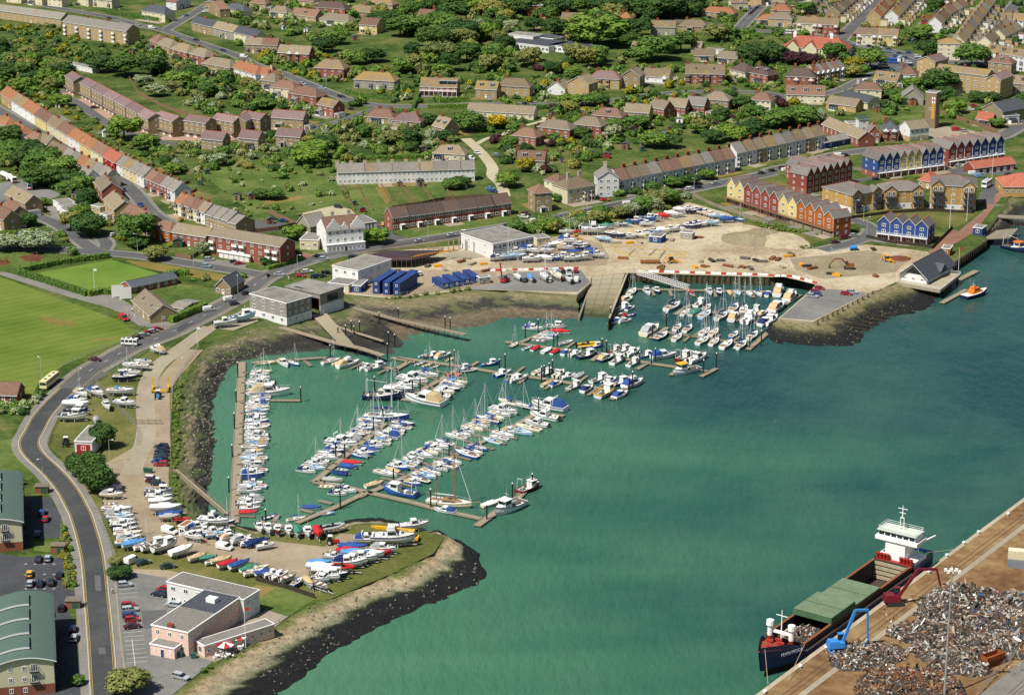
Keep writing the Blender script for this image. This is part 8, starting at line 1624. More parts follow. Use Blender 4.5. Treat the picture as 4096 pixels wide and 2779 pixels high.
for k in range(6): x = (915, 1130, 1310, 1490, 1690, 780)[k]; fence('f', f"{x},115 {x + (60, 70, 90, 90, 80, 60)[k]},240 {x + (140, 150, 150, 160, 150, 110)[k]},345", 1.2, 'weathered garden fence between two cottage plots below the long white row', 'wood', 3)
for o in [x for x in bpy.data.objects if x.get('label', '').startswith('weathered garden fence')]: o['group'] = 'cottage garden fences'
# ---- lamps, masts, poles, people and small things
def lamp_post(p, h, r, label, grp, head=True, col='steel'):
 o = thing('street_lamp', label, 'street lamp', p, r, grp); obj('pole', cached(('lpole', h, col), lambda: (lambda m: (m.tube((0, 0, 0), (0, 0, h), .1, .06, 6), m.tube((0, 0, h), (1.1, 0, h + .15), .05, .04, 5), m.mesh('pole', col))[2])(MB())), o)
 if head: obj('lamp_head', cached('lhead', lambda: (lambda m: (m.box(.9, 1.6, -.15, .15, 0, .16, 0, (.1, .05)), m.mesh('lamp_head', 'frame_white'))[1])(MB())), o, (0, 0, h + .1))
for t, s in dict(i="375,280 720,390 990,1040 390,1215 1625,290", e="455,640 1745,850 1240,710 2145,1090 1460,1400", f="1130,620 375,910 1350,500 1550,590", g="640,395 680,340 75,550 1640,195", a="1085,190 745,120 465,1300 755,1400 1160,410", b="560,840 635,800 1275,1010 1655,945", c="1490,820 1650,830 2035,250", d="585,1470 760,700 870,440 280,1380 920,140", h="860,450 785,400 890,560").items():
 for p in pts(t, s): lamp_post(p, 7.5, R.uniform(0, 6.28), 'slim grey street lamp standing at the roadside', 'street lamps of the town')
for x, y, hh in ((1635, 510, 15), (1790, 440, 15), (2015, 100, 14)): lamp_post(at('h', x, y), hh, 0, 'tall white lighting mast by the promenade', 'promenade lighting masts', col='frame_white')
for t, x, y, hh in (('e', 853, 1068, 9), ('l', 2215, 1150, 11), ('h', 1715, 895, 10), ('e', 1780, 1560, 7)): b = MB(); b.tube((0, 0, 0), (0, 0, hh), .09, .05, 6); b.box(0, 1.2, -.02, .02, hh - .9, hh - .1, 1); tag(obj('flagpole', b.mesh('flagpole', ['frame_white', 'banner_red' if t != 'e' else 'frame_white']), None, at(t, x, y)), {'e': 'white flagpole by the ' + ('bowling green' if x < 1000 else 'yard track'), 'l': 'white flagpole on the yacht club terrace', 'h': 'white flagpole on the lifeboat platform'}[t], 'flagpole')
for x, y in ((2145, 1120), (2030, 1190)):
 o = thing('parasol', 'red and white striped parasol on the yacht club terrace', 'parasol', at('l', x, y, LAND + .1), 0, 'club terrace parasols'); b = MB(); b.tube((0, 0, 0), (0, 0, 2.6), .05, n=5); obj('pole', b.mesh('pole', 'steel'), o); b = MB()
 for k in range(8): t0, t1 = k * math.pi / 4, (k + 1) * math.pi / 4; b.face([(2.3 * math.cos(t0), 2.3 * math.sin(t0), 2.1), (2.3 * math.cos(t1), 2.3 * math.sin(t1), 2.1), (0, 0, 2.85)], k % 2)
 obj('canopy', b.mesh('canopy', ['banner_red', 'frame_white']), o)
for k, (x, y) in enumerate(((2060, 1230), (2160, 1160), (1960, 1240), (2000, 1200))):
 o = thing('garden_table', 'round white terrace table outside the yacht club', 'table', at('l', x, y, LAND + .1), 0, 'club terrace tables'); b = MB(); b.tube((0, 0, .7), (0, 0, .76), .6, n=10); obj('top', b.mesh('top', 'frame_white'), o); b = MB(); b.tube((0, 0, 0), (0, 0, .7), .08, n=6); obj('leg', b.mesh('leg', 'frame_white'), o)
 for q in range(3): a = q * 2.1 + k; c = thing('garden_chair', 'white plastic chair at a terrace table of the yacht club', 'chair', o.location + Vector((1.1 * math.cos(a), 1.1 * math.sin(a), 0)), a + math.pi, 'club terrace chairs'); b = MB(); b.box(-.25, .25, -.25, .25, .4, .46); b.box(-.27, -.22, -.25, .25, .46, .95); b.box(-.2, -.15, -.2, -.15, 0, .4); b.box(.15, .2, -.2, -.15, 0, .4); b.box(-.2, -.15, .15, .2, 0, .4); b.box(.15, .2, .15, .2, 0, .4); obj('seat', cached('gchair', lambda: b.mesh('seat', 'frame_white')), c)
for t, x, y in (('l', 1620, 1230), ('l', 1745, 1240), ('i', 1315, 1120), ('i', 1355, 1125)): o = thing('wheelie_bin', 'dark green wheeled rubbish bin' + (' by the club door' if t == 'l' else ' by the compound cars'), 'bin', at(t, x, y, LAND + .1), 0, 'green rubbish bins'); b = MB(); b.box(-.6, .6, -.45, .45, .1, 1.2, 0, (-.08, -.08)); obj('body', cached('binb', lambda: b.mesh('body', 'door_green')), o); b = MB(); b.box(-.7, .7, -.55, .55, 1.2, 1.32); obj('lid', cached('binl', lambda: b.mesh('lid', 'door_green')), o)
for x, y, t in ((300, 780, 'e'), (310, 800, 'e'), (605, 770, 'e'), (25, 810, 'e')): o = thing('swing_frame', 'timber swing frame on a woodchip patch in the play area', 'swing', at(t, x, y), R.uniform(0, 3), 'play area frames'); b = MB(); [b.bar((sx, sy, 0), (sx, 0, 2.6), .14, .14) for sx in (-1.8, 1.8) for sy in (-1, 1)]; b.bar((-1.9, 0, 2.6), (1.9, 0, 2.6), .14, .14); [b.bar((sx, 0, 2.6), (sx, 0, .5), .04, .04) for sx in (-.9, -.5, .5, .9)]; obj('frame', cached('swg', lambda: b.mesh('frame', 'timber_fence')), o)
for x, y in ((375, 1235), (515, 300), (650, 800)):
 t = 'i' if y > 1000 else 'l'; o = thing('bin_store', 'brick bin store with slatted roof in the flats car park', 'bin store', at(t, x - 55, y + 80 if t == 'i' else y), 0, 'flats bin stores'); b = MB(); b.box(0, 3.6, 0, 2.4, 0, 2.1, 0); b.box(1.6, 3.3, -.04, 0, .1, 1.9, 1); obj('wall', b.mesh('wall', [WALL['red'][0], 'door_green']), o); b = MB(); [b.box(-.3, 3.9, q * .4 - .2, q * .4 + .02, 2.15, 2.3) for q in range(8)]; obj('roof', b.mesh('roof', 'timber_grey'), o)
def person(t, x, y, shirt, legs, label, z=LAND + .1, walk=.18):
 me = bpy.data.meshes.new('person'); S_ = [(0, 0, .95), (0, .12, .9), (.0 + walk, .12, .48), (walk * .6, .12, .06), (walk + .12, .12, .04), (0, -.12, .9), (-walk, -.12, .48), (-walk * 1.6, -.12, .07), (-walk * 1.4 + .1, -.12, .04), (0, 0, 1.2), (0, 0, 1.42), (0, .2, 1.38), (-walk * .6, .27, 1.1), (walk * .3, .28, .86), (0, -.2, 1.38), (walk * .6, -.27, 1.1), (walk * 1.2, -.28, .88), (0, 0, 1.52), (.02, 0, 1.62), (.02, 0, 1.74)]
 E_ = [(0, 1), (1, 2), (2, 3), (3, 4), (0, 5), (5, 6), (6, 7), (7, 8), (0, 9), (9, 10), (10, 11), (11, 12), (12, 13), (10, 14), (14, 15), (15, 16), (10, 17), (17, 18), (18, 19)]; rs = [.15, .1, .07, .045, .04, .1, .07, .045, .04, .14, .15, .08, .05, .04, .08, .05, .04, .06, .1, .08]
 me.from_pydata(S_, E_, []); o = tag(obj('person', me, None, at(t, x, y, z), R.uniform(0, 6.28)), label, 'person'); me.materials.append(person_mat(shirt, legs)); sk = o.modifiers.new('skin', 'SKIN'); o.modifiers.new('sub', 'SUBSURF').levels = 1
 for v, r_ in zip(me.skin_vertices[0].data, rs): v.radius = (r_, r_)
 me.skin_vertices[0].data[0].use_root = True
 b = MB(); b.loft([[(.02 + r_ * math.cos(q), r_ * math.sin(q), zz) for q in (0, 1.05, 2.1, 3.14, 4.19, 5.24)] for zz, r_ in ((1.68, .115), (1.76, .11), (1.83, .05))], 0); obj('hair', b.mesh('hair', 'engine_black'), o)
def person_mat(a, c):
 k = 'cloth_' + a + c
 if k in MATS: return MATS[k]
 n = NT(k); tc = n.n('ShaderNodeTexCoord'); z = n.sep(tc.outputs['Object'], 2); r_ = n.ramp(n.math('MULTIPLY', z, .5), [(0, lin('#3a2f28')), (.045, lin(c)), (.475, lin(a)), (.745, lin('#c79a80'))]); r_.node.color_ramp.interpolation = 'CONSTANT'; MATS[k] = n.done(r_, .9); return n.m
for t, x, y, a, c, l in (('l', 1018, 660, '#e8e8e8', '#30333c', 'person in white top walking on the pavement beside the coast road'), ('l', 1862, 225, '#a82222', '#8a1a1a', 'person in red standing among boats on the spit'), ('l', 1815, 215, '#2a2d33', '#23252b', 'person in dark clothes beside a boat on the spit'), ('f', 295, 970, '#dfe6ea', '#c9c2b0', 'person in pale clothes at the inn junction'), ('e', 1165, 1310, '#a83030', '#4a3030', 'person in red by the cricket pavilion'), ('e', 1215, 1310, '#e8e8e6', '#e0e0dc', 'cricketer in whites by the pavilion'), ('e', 1195, 1255, '#ececea', '#30333a', 'person in white shirt on the pavilion steps'), ('g', 435, 395, '#8fb0d8', '#3a4a78', 'person in blue on the marina road pavement'), ('g', 530, 370, '#e0d0c8', '#b8a090', 'person in beige on the marina road pavement'), ('h', 2062, 320, '#c8d2e0', '#4a5a8a', 'person in pale blue strolling on the promenade'), ('h', 2080, 318, '#b8c4d8', '#6a7a9a', 'person in grey-blue strolling on the promenade'), ('f', 930, 715, '#9fc4e4', '#3a3a42', 'person in light blue outside the inn'), ('h', 1265, 780, '#d8c820', '#d88a20', 'workman in yellow jacket on the building site'), ('f', 1600, 1030, '#e8f0f0', '#2a4a8a', 'workman in white helmet by the blue cabins')): person(t, x, y, a, c, l)
def shed_mesh(col): b = MB(); b.box(0, 2.6, 0, 2, 0, 2); b.loft([[(-.15, y, 1.95), (1.3, y, 2.7), (2.75, y, 1.95), (2.75, y, 2.05), (1.3, y, 2.82), (-.15, y, 2.05)] for y in (2.15, -.15)], 1); b.box(.9, 1.7, -.04, 0, .1, 1.8, 2); return b.mesh('garden_shed', [col, ROOF['slate'][0] if col != 'frame_white' else 'mesh_grey', 'door_brown'])
SHC = (('timber_fence', 'brown'), ('door_red', 'red'), ('door_green', 'green'), ('timber_grey', 'grey'), ('frame_white', 'white'), ('gel_v', 'orange-brown'))
SHEDS = dict(a="60,430 450,420 90,310 320,340 930,1240 500,970 220,610 1160,490", b="240,270 430,290 870,370 1600,1390 280,1000 1480,1390 230,230", c="1150,1310 1370,1260 700,1400 820,1430 540,1500 430,1470 980,1350 1160,1370 1480,1120 1600,1160 1950,1110 1960,1190 2040,1170 820,490", d="960,1010 1270,950 560,70 580,130 1500,150 1380,230 1300,400 1690,870 620,1000 1180,560", e="1170,640 1500,250 1560,680 2100,250 1780,120 1850,20 2240,250 640,230", f="870,300 940,365 1270,130 1450,130 1860,150 100,470")
for t, s in SHEDS.items():
 for p in pts(t, s):
  c_, wd = R.choice(SHC); s_ = R.uniform(.8, 1.5); o = tag(obj('garden_shed', cached(('shed', c_), lambda: shed_mesh(c_)), None, p, R.uniform(-.5, .5), s_), f'small {wd} garden shed among the back gardens', 'shed', f'{wd} garden sheds'); BUSY[int(p.x // CELL), int(p.y // CELL)] = 'shed'
mr = random.Random(3)
for t, s in dict(g="1350,870 1650,860 1750,858 1950,850 2000,855 2080,860 2150,870 1700,805 1800,800 1880,800 2100,780 2200,800 2260,810 1060,640 940,640 1150,640 1340,860 1000,780 1440,615", h="40,780 90,790 130,860 300,840 350,850 400,870 560,920 620,930 970,940 180,760 210,745 950,700", f="1550,850 1700,880 1850,810 1950,830 2050,830 1900,780 1640,850 1930,900 2080,890 1250,890 2300,900").items():
 for p in pts(t, s):
  k = mr.choice((('stack of grey pipes', 'float_grey'), ('stack of timber', 'gel_v'), ('stack of dark timbers', 'timber_dark'), ('pallet of blocks', 'old_concrete'), ('coil of yellow pipe', 'plant_yellow'), ('stack of pale boards', 'hold_beige'), ('steel bundle', 'rust'))); b = MB(); q = mr.uniform(.8, 1.6)
  for n_ in range(6): b.bar((-q * 1.6, (n_ % 3 - 1) * .55, .25 + .45 * (n_ // 3)), (q * 1.6, (n_ % 3 - 1) * .55 + mr.uniform(-.2, .2), .25 + .45 * (n_ // 3)), .42, .4)
  tag(obj('material_stack', b.mesh('material_stack', k[1]), None, p, mr.uniform(0, 3.1)), k[0] + ' lying on the building site', 'building material', 'materials on the building site')

# ================================================================== GARDENS AND PLANTING
gr_ = random.Random(5)
for hs in HOUSES:      # a plot of lawn, paving or soil on each side of a house, and boundary fences
 if hs['w'] > 24 or hs['d'] > 15 or hs['category'] not in ('house',): continue
 M_ = Matrix.Translation(hs.location) @ Matrix.Rotation(hs.rotation_euler.z, 4, 'Z'); w, d = hs['w'], hs['d']
 for y0, y1 in ((d, d + gr_.uniform(8, 16)), (-gr_.uniform(4, 8), 0)):
  P = [M_ @ Vector(p) for p in ((-.6, y0, 0), (w + .6, y0, 0), (w + .6, y1, 0), (-.6, y1, 0))]
  if any(is_busy(*(P[i].lerp(P[(i + 2) % 4], .3)).xy) for i in range(4)) and y0 > 0: continue
  sheet('garden_plot', P, .006, gr_.choice(('meadow', 'rough_grass', 'dry_grass', 'pavement_grey', 'garden', 'meadow', 'rough_grass', 'yard_dirt', 'concrete_pale')), busy=False)
  if gr_.random() < .55 and y0 > 0:
   a, c = P[gr_.choice((0, 1))], P[2] if gr_.random() < .3 else P[3]; b = MB(); b.bar(a + Vector((0, 0, .65)), c + Vector((0, 0, .65)), .08, 1.3)
   cc_ = gr_.choice((('timber_fence', 'brown board'), ('timber_grey', 'weathered grey board'), ('chimney_brick', 'red brick'))); tag(obj('garden_fence', b.mesh('garden_fence', cc_[0])), cc_[1] + ' boundary fence behind a town house', 'fence', cc_[1] + ' garden fences')
KL[0] = .8
FOL = dict(mid=foliage('leaf_mid', '#3a5c24', '#76963e'), dark=foliage('leaf_dark', '#28431f', '#4d6e30'), olive=foliage('leaf_olive', '#5a6630', '#949655'), pale=foliage('leaf_pale', '#4f6a3c', '#8a9a6a', flower='#c9c9a8'), gold=foliage('leaf_gold', '#7d7a20', '#c4ae2a'), plum=foliage('leaf_plum', '#2f1c22', '#553038'))
KL[0] = 1; surf('bark', '#5a4a3a', .3, 2)
def leafblob(b, c, r, n_, rr, sz, squash=.8, core=True):
 if core:
  N = 7; rg = [[(c[0] + r * .8 * math.sin(p) * math.cos(6.283 * k / N), c[1] + r * .8 * math.sin(p) * math.sin(6.283 * k / N), c[2] + r * .8 * squash * math.cos(p)) for k in range(N)] for p in (2.9, 2.2, 1.57, .9, .25)]
  b.loft(rg, 0)
 for _ in range(n_):
  z = rr.uniform(-.75, 1); t = rr.uniform(0, 6.283); q = math.sqrt(max(0, 1 - z * z)); n = Vector((q * math.cos(t), q * math.sin(t), z)); p = Vector(c) + Vector((n.x, n.y, n.z * squash)) * r * rr.uniform(.78, 1.12)
  n = (n + Vector((rr.uniform(-.7, .7), rr.uniform(-.7, .7), rr.uniform(-.3, .8)))).normalized(); u = n.orthogonal().normalized(); v = n.cross(u); a = rr.uniform(0, 6.28); u, v = u * math.cos(a) + v * math.sin(a), v * math.cos(a) - u * math.sin(a); s_ = sz * rr.uniform(.6, 1.4)
  b.face([p - u * s_, p - v * s_ * .7, p + u * s_, p + v * s_ * .7])
def crown_mesh(kind, var):
 def mk():
  rr = random.Random(f'{kind}{var}'); b = MB(); L = 11 + var % 3 * 2
  for k in range(L):
   f = k / L; a = k * 2.4; z = -.35 + 1.05 * f; q = math.sqrt(max(.05, 1 - (z * .95) ** 2)) * .62 * rr.uniform(.75, 1.15); leafblob(b, (q * math.cos(a), q * math.sin(a), z * .8), rr.uniform(.34, .52), 135, rr, .085)
  leafblob(b, (0, 0, .1), .6, 150, rr, .09); return b.mesh('crown', FOL[kind])
 return cached(('crown', kind, var), mk)
def trunk_mesh():
 b = MB(); b.tube((0, 0, -.2), (0, 0, .55), .06, .04, 7)
 for k in range(5): a = k * 1.26; b.tube((0, 0, .4 + .04 * k), (.28 * math.cos(a), .28 * math.sin(a), .72 + .05 * k), .028, .01, 5)
 return b.mesh('trunk', 'bark')
def shrub_mesh(kind, var):
 def mk():
  rr = random.Random(f's{kind}{var}'); b = MB()
  for k in range(5): a = k * 1.26 + var; leafblob(b, (.48 * math.cos(a), .48 * math.sin(a), .38 + rr.uniform(-.1, .15)), rr.uniform(.42, .58), 75, rr, .12)
  leafblob(b, (0, 0, .6), .5, 80, rr, .12); return b.mesh('shrub', FOL[kind])
 return cached(('shrub', kind, var), mk)
KWD = dict(mid='green', dark='dark green', olive='olive', pale='pale flowering', gold='golden yellow', plum='purple-leaved')
TREES, SHRUBS = [], []
def tree(p, r, h, kind): TREES.append((p, r, h, kind))
def T(t, s):
 for w_ in s.split(): k, x, y, r, h = w_.split(','); tree(at(t, float(x), float(y)), float(r), float(h), dict(m='mid', d='dark', o='olive', p='pale', g='gold', u='plum')[k])
T('a', "d,900,650,8,10 d,1130,690,11,13 d,1370,680,9,12 d,560,700,8,9 d,300,760,8,8 m,480,650,7,8 m,1120,1260,9.5,12 m,1010,650,6,7 d,70,1310,8,10 m,100,1450,9,10 d,300,1480,9,10 m,420,1540,9,11 d,240,1420,7,9 m,560,1600,8,10 m,560,960,6,7 d,170,700,8,8 d,40,720,7,7 m,100,560,7,6 p,1400,870,7,7 p,1300,780,6,7 m,1310,1350,7,8 o,1500,640,6,7 m,1620,780,10,9 d,1750,720,9,8 m,1900,830,9,9")
T('b', "m,1300,330,11,13 d,1180,260,10,12 m,1450,320,12,13 d,1600,440,11,14 m,1720,330,12,14 d,1850,380,12,14 o,1650,560,11,13 d,1900,560,10,12 m,2130,560,8,11 m,1330,660,7,9 d,1050,560,8,9 m,900,580,7,8 d,620,470,8,9 m,700,400,8,9 p,2000,280,6,8 p,2290,290,6,8 m,1920,1180,9,10 d,1560,1120,5,6 m,460,540,5,5 d,900,960,4,5 m,950,940,3.5,6 m,70,980,7,6 d,620,1340,6,7 m,520,1420,9,9 m,480,1490,9,9 d,1380,1300,7,7 o,1240,1300,7,7 d,1780,180,11,12 m,2000,130,12,13 o,2130,160,11,12 d,2250,100,10,12 m,1850,90,10,11")
T('c', "m,770,420,19,21 d,380,330,9,12 m,1290,540,12,15 d,1130,330,10,12 m,1190,560,9,10 d,1520,470,9,13 m,1400,480,8,11 o,1830,370,9,11 m,1950,360,7,9 g,1620,370,5,7 m,1950,260,4,6 m,2110,310,3,5 d,2170,590,10,13 d,100,130,12,12 d,450,130,11,13 d,900,110,13,14 d,1060,150,12,14 d,1250,170,14,15 d,1420,160,13,15 d,1580,130,12,14 d,1300,70,12,14 d,1000,60,12,14 d,740,120,9,11 m,560,130,10,11 d,330,90,11,12 m,760,560,8,10 g,215,560,3,5 m,550,690,6,6 d,370,660,6,7 u,240,640,4,5 m,530,960,7,7 m,740,950,7,7 o,520,1010,6,6 m,1290,1330,8,8 d,1420,1330,6,7 m,900,1190,6,7 m,1120,1160,7,7 m,2180,1090,6,9 d,2090,980,6,7 u,1960,880,4,5 m,970,960,4,4 d,640,1250,5,6 m,2000,1270,8,8 m,1690,1200,6,6 d,2200,1230,8,9 d,1800,1290,6,7")
T('d', "d,1450,520,8,11 m,1835,600,11,14 m,920,620,9,12 d,1570,820,11,13 g,780,640,6,9 m,830,690,6,7 o,760,700,5,7 u,250,580,8,8 u,370,590,6,7 d,60,560,9,11 m,590,530,7,10 d,690,560,5,8 m,340,130,7,9 d,1510,110,6,10 m,1340,370,8,8 m,1390,330,7,8 d,1550,250,7,7 m,90,1150,9,10 m,300,1130,9,10 d,190,1130,8,9 d,1600,920,6,9 m,1700,1020,6,7 d,1900,920,6,6 d,2020,910,5,5 m,1430,790,6,6 m,1300,790,6,6 m,2070,1150,5,5 d,2250,50,5,7 m,1090,880,6,5 m,1180,930,6,5 d,2300,980,5,8")
T('e', "p,60,700,7,7 p,330,700,8.5,8.5 d,790,570,8,9.5 m,1225,640,10,13 o,640,525,5,9 d,245,490,5,6 m,660,745,2.5,4 o,1405,790,5,6 d,690,140,7,8 d,510,120,8,9 d,340,130,9,10 m,620,190,6,6 m,360,300,4,4 d,1640,610,3,4 m,720,410,5,6 d,1250,680,5,5"); T('f', "m,1100,640,5.5,6.5 m,345,600,5.5,6 d,330,780,4,4 d,120,830,4,3.5 m,1770,150,5,5 d,1850,130,5,5 m,2270,130,6,7 m,170,240,5,5 d,60,240,5,5"); T('i', "d,925,905,4.2,8 d,730,1150,4.6,7 d,790,1200,5.4,9 d,880,1310,5.2,9 d,840,1260,5,8.5 d,370,440,2,3"); T('l', "o,1160,1550,5,6 d,1080,520,3.5,3.2 m,700,1480,2,2.5 o,1040,400,2.2,2.2")
T('g', "o,1000,410,5,6 p,1060,400,5,6.5 m,1180,370,6,8 p,1240,360,5.5,7 o,1300,310,6,8 m,1380,290,6,7 m,340,540,5.5,6.5 m,620,470,4.5,5 o,780,450,4.5,5.5 p,740,440,4,5 m,1450,130,5,5 m,1260,160,4,4 d,1110,195,3.5,4 m,960,215,3.5,4.5 d,1600,110,4.5,5 m,1740,60,5,5 m,420,260,4,4")
def zone(s, n_, r0, r1, treep, kinds, seed, t='D', clear=.5):
 rr = random.Random(seed); P = pts(t, s); x0 = min(p.x for p in P); x1 = max(p.x for p in P); y0 = min(p.y for p in P); y1 = max(p.y for p in P); k = 0; tries = 0
 while k < n_ and tries < n_ * 14:
  tries += 1; x, y = rr.uniform(x0, x1), rr.uniform(y0, y1)
  if not inside((x, y), P): continue
  r = rr.uniform(r0, r1)
  if is_busy(x, y, r * clear): continue
  k += 1; kd = dict(m='mid', d='dark', o='olive', p='pale', g='gold', u='plum')[rr.choice(kinds)]; p = Vector((x, y, LAND))
  if rr.random() < treep: tree(p, r * 1.35, r * rr.uniform(1.7, 2.3), kd)
  else: SHRUBS.append((p, r, r * rr.uniform(.9, 1.4), kd))
zone("870,30 1010,0 1580,0 1590,50 1400,90 1490,110 1420,150 1300,160 1140,170 1120,190 960,190 880,150 840,120 830,60", 170, 3.2, 5.6, .75, 'mddoo', 1)
zone("330,110 420,100 560,160 640,210 720,250 700,290 560,290 430,245 380,200 340,160", 180, 1.8, 4.0, .3, 'mmdoop', 2)
zone("300,330 470,330 560,300 700,290 830,250 960,270 1040,300 1060,360 960,370 830,360 740,400 600,390 520,380 400,400 330,370", 260, 1.3, 3.6, .2, 'mmdoop', 3)
zone("-20,110 110,140 180,170 160,220 60,215 -20,200", 90, 2, 5, .3, 'mmdo', 4); zone("-20,300 60,290 160,370 250,440 190,470 120,430 30,380 -20,380", 80, 1.8, 4.4, .35, 'ddmo', 5)
zone("1120,240 1500,215 1800,235 1870,275 1700,300 1500,315 1340,370 1240,400 1150,380 1100,310", 420, 1.2, 3.6, .25, 'mmddopgu', 6); zone("480,60 720,110 900,170 760,190 640,190 560,120", 110, 1.5, 3.5, .25, 'mmdog', 7); zone("850,160 1900,150 1900,240 1500,240 1130,240 860,240", 240, 1.2, 3.2, .25, 'mmddogp', 8); zone("100,60 420,90 330,130 230,160 100,140 0,110 0,60", 150, 1.2, 3.2, .15, 'mmdog', 9)
zone("430,0 880,0 860,80 700,100 560,60", 150, 1.5, 3.5, .3, 'mmdop', 10); zone("1570,0 2324,0 2324,320 1950,290 1880,250 1700,170 1600,90", 330, 1.2, 3.4, .3, 'mmddo', 11); zone("0,200 140,200 420,430 560,540 600,600 380,590 150,560 60,470 0,440", 170, 1, 2.6, .15, 'mmdogp', 12); zone("420,380 760,390 860,440 900,500 700,500 560,500 470,440", 60, .8, 2.4, .05, 'mmoop', 13)
zone("g:0,530 500,450 1000,370 1440,250 1640,215 1500,290 1350,380 1000,400 700,500 450,545 0,570", 120, 1.5, 3.2, .1, 'mmop', 14); zone("i:0,960 180,830 340,1180 150,1250 0,1180", 40, .8, 1.8, 0, 'mo', 15, 'i'); zone("i:0,490 250,500 380,430 400,460 250,610 0,600", 50, 1, 2.2, 0, 'mdp', 16, 'i'); zone("l:550,0 620,100 650,330 680,600 590,600 560,300", 70, .6, 1.3, 0, 'mmog', 17, 'l', 0); zone("l:1580,1570 1900,1300 2307,1110 m:280,1060 600,900 620,930 300,1120 l:2307,1170 1700,1577", 120, .5, 1.1, 0, 'mmo', 18, 'l', 0); zone("m:620,880 1160,650 1500,440 1690,330 1700,380 1300,620 900,790 640,920", 70, .4, .9, 0, 'mo', 19, 'm', 0); zone("i:1560,340 1640,330 1620,900 1600,1090 1680,1560 1600,1560 1550,1100", 80, .5, 1.1, 0, 'mo', 20, 'i', 0); zone("h:300,690 560,590 0,440 g:2050,440 2307,560", 60, .5, 1.2, 0, 'mo', 21, 'g', 0); zone("f:750,1090 1200,1130 1700,1080 2150,1010 2200,1040 1700,1120 1250,1170 760,1110", 70, .6, 1.4, 0, 'moo', 22, 'f', 0); zone("f:0,900 e:1600,990 2307,950 f:0,960", 20, .8, 1.6, 0, 'mo', 23, 'e'); zone("h:740,400 1100,345 1430,330 1880,360 1890,385 1430,360 1100,375 760,420", 60, .6, 1.1, 0, 'md', 24, 'h', 0)
def seen(q): return q[1] * 1000 / max(300, q[0].y)
TREES.sort(key=seen, reverse=True); SHRUBS.sort(key=seen, reverse=True)
more = TREES[295:]; SHRUBS += [(p, r, h * .8, k) for p, r, h, k in more]; tk = cached('trunkm', trunk_mesh)
def near_what(p):
 c, k = min(KIN, key=lambda q: (q[0].x - p.x) ** 2 + (q[0].y - p.y) ** 2); return ' '.join(('beside the ' + k).split()[:12])
for i, (p, r, h, kd) in enumerate(TREES[:295]):
 sz = 'large' if r > 9 else ('small' if r < 4.5 else 'medium'); o = thing('broadleaf_tree', f"{sz} {KWD[kd]} tree {near_what(p)}", 'tree', p, gr_.uniform(0, 6.28), 'broadleaf trees of the town')
 obj('trunk', tk, o, (0, 0, 0), 0, (h * .8, h * .8, h)); obj('crown', crown_mesh(kd, i % 3), o, (0, 0, h * .56), 0, (r, r * gr_.uniform(.85, 1.1), h * .5))
for i, (p, r, h, kd) in enumerate(SHRUBS[:295]):
 sz = 'large' if r > 3.5 else 'medium'; tag(obj('shrub', shrub_mesh(kd, i % 3), None, p, gr_.uniform(0, 6.28), (r, r, h)), f"{sz} {KWD[kd]} shrub {near_what(p)}", 'shrub', f"{KWD[kd]} shrubs of the town")
lowp = {}
for kd in FOL: rr = random.Random(kd); b = MB(); leafblob(b, (0, 0, .45), .75, 46, rr, .2); leafblob(b, (.5, .2, .35), .5, 26, rr, .2); leafblob(b, (-.4, -.3, .4), .5, 26, rr, .2); lowp[kd] = b
mass = {k: MB() for k in FOL}
for p, r, h, kd in SHRUBS[295:]:
 b, s_ = lowp[kd], mass[kd]; a = gr_.uniform(0, 6.28); ca, sa = math.cos(a) * r, math.sin(a) * r; o_ = len(s_.v); s_.v += [(p.x + x * ca - y * sa, p.y + x * sa + y * ca, p.z + z * h) for x, y, z in b.v]; s_.f += [tuple(i + o_ for i in f) for f in b.f]; s_.m += b.m
for kd, b in mass.items():
 if b.v: setting(obj('undergrowth', b.mesh('undergrowth', FOL[kd])), 'stuff', f'{KWD[kd]} garden shrubbery and scrub filling the town gardens')
def hedge(t, s, h, w, label, kind='mid'):
 P = pts(t, s); b = MB(); rr = random.Random(s)
 for a, c in zip(P, P[1:]):
  b.bar(a + Vector((0, 0, h * .46)), c + Vector((0, 0, h * .46)), w * .86, h * .92); d = c - a; L = d.length; nn = Vector((-d.y, d.x, 0)).normalized()
  for _ in range(int(L * (w + 2 * h) * 4)):
   u = rr.random(); q = rr.uniform(-1, 1) * (w / 2 + h); p = a + d * u
   if abs(q) < w / 2: p = p + nn * q + Vector((0, 0, h * rr.uniform(.92, 1.1))); n = Vector((rr.uniform(-.6, .6), rr.uniform(-.6, .6), 1))
   else: sg = 1 if q > 0 else -1; p = p + nn * sg * w / 2 * rr.uniform(.9, 1.15) + Vector((0, 0, h - (abs(q) - w / 2))); n = nn * sg + Vector((rr.uniform(-.6, .6), rr.uniform(-.6, .6), rr.uniform(-.2, .8)))
   n.normalize(); x_ = n.orthogonal().normalized() * rr.uniform(.15, .35); y_ = n.cross(x_); b.face([p - x_, p - y_, p + x_, p + y_])
 tag(obj('hedge', b.mesh('hedge', FOL[kind])), label, 'hedge')
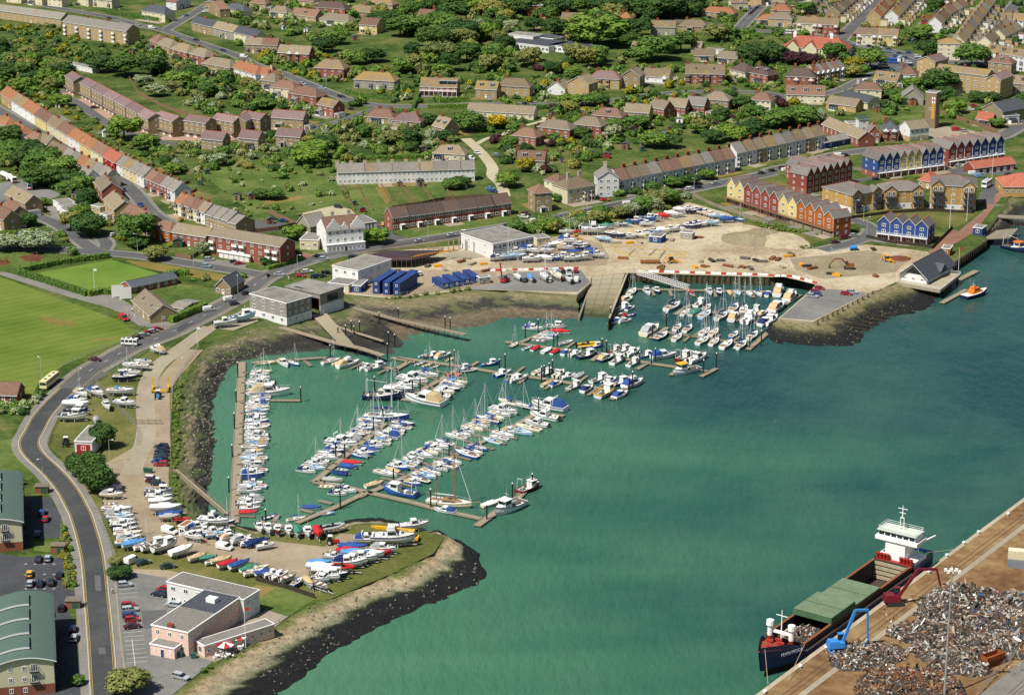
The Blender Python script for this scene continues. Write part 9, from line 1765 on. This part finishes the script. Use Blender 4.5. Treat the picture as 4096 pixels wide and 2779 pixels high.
for t, s, h, w, l in (('e', "165,905 520,830 985,765", 2.2, 2.4, 'clipped hedge along the play-area side of the bowling green'), ('e', "175,915 500,1020 790,1112", 2.2, 2.4, 'flowering hedge between bowling green and playing field'), ('e', "795,1115 920,1090 1050,1085", 2.2, 2.4, 'short hedge beside the sight screens'), ('e', "1495,955 1600,930 1710,925", 2.6, 3, 'thick hedge at the corner of the bowling green'), ('e', "1535,1355 1690,1290 1848,1225", 2.6, 3, 'dense clipped hedge beside the coast road and pavilion'), ('b', "812,828 1000,880 1290,912", 1.6, 1.6, 'hedge before the long semi-detached pair on the hill road'), ('a', "912,105 1200,165 1530,205", 2.6, 2.2, 'tall hedge round the cream house at the upper junction'), ('b', "1545,978 1800,968 2110,965", 1.8, 2, 'long hedge along the hedged grounds on the hill road'), ('b', "1635,925 1780,920 1920,915", 2.6, 2, 'square-cut hedge before the verandah house'), ('c', "90,995 220,990 340,980", 2.4, 2, 'square hedge beside the long bungalow drive'), ('b', "760,1450 1100,1440 1640,1420", 2, 2.2, 'hedge behind the long white cottage row'), ('b', "2010,1190 2270,1130", 2.2, 2, 'sloping hedge below the long bungalow'), ('b', "155,600 340,660", 1.8, 1.6, 'hedge on the bend of the hill road'), ('a', "990,560 1150,460 1310,390", 1.2, 2, 'low hedge along the grass strip beside the flats'), ('e', "0,565 150,560 340,530", 1.8, 2, 'hedge before the houses by the tanker yard'), ('f', "100,880 250,840 410,780", 1.6, 2.2, 'flowering hedge on the corner by the flats'), ('b', "1420,980 1450,900 1560,640", 2.2, 1.6, 'tall narrow hedge climbing towards the wood')): hedge(t, s, h, w, l)
from mathutils.bvhtree import BVHTree
bv, bf = [], []
for o in bpy.data.objects:
 if o.name.startswith(('shore_bank', 'rock_apron')): k = len(bv); bv += [v.co.copy() for v in o.data.vertices]; bf += [tuple(i + k for i in p.vertices) for p in o.data.polygons]
BV = BVHTree.FromPolygons(bv, bf)
st_v = {'spit': ("F:1130,2775 1344,2618 1557,2498 1796,2396 1938,2325 1900,2240 1601,2290 1415,2345 1153,2475 900,2650", 420, '#6f6a5a', 1.6), 'mud': ("F:720,1960 850,1960 880,1720 920,1500 1020,1440 1200,1420 1000,1330 800,1420 740,1560", 900, '#8a836f', 2.4), 'pier': ("F:3090,1370 3420,1384 3520,1304 3700,1244 3560,1150 3320,1255 3120,1282", 300, '#6a6848', 1.8), 'site': ("g:1950,430 2307,560 h:700,700 1250,730 1100,900 300,960 g:1500,830 1700,700", 500, '#9a9080', 0)}
for nm, (s, n_, c_, zz) in st_v.items():
 surf('stone_' + nm, c_, .4, 1); rr = random.Random(nm); P = pts('F', s, zz if zz else LAND); b = MB(); x0 = min(p.x for p in P); x1 = max(p.x for p in P); y0 = min(p.y for p in P); y1 = max(p.y for p in P); k = 0
 while k < n_:
  x, y = rr.uniform(x0, x1), rr.uniform(y0, y1)
  if not inside((x, y), P): continue
  k += 1; hit = None if nm == 'site' else BV.ray_cast(Vector((x, y, LAND + 3)), Vector((0, 0, -1)))[0]
  z = LAND + .06 if nm == 'site' else (hit.z if hit else -1)
  if z < .05: continue
  s_ = rr.choice((.1, .14, .18, .24, .34)); b.box(-s_, s_, -s_ * .8, s_ * .8, -s_ * .5, s_ * .5, 0, (s_ * .3, s_ * .25), Matrix.Translation((x, y, z + s_ * .2)) @ Matrix.Rotation(rr.uniform(0, 6), 4, (rr.random(), rr.random(), rr.random() + .1)))
 setting(obj('loose_stones', b.mesh('loose_stones', 'stone_' + nm)), 'stuff', {'spit': 'pale stones scattered over the seaweed of the spit', 'mud': 'pale rubble on the mud bank inside the marina', 'pier': 'green stones on the rock apron of the pier', 'site': 'rubble scattered over the building site'}[nm])
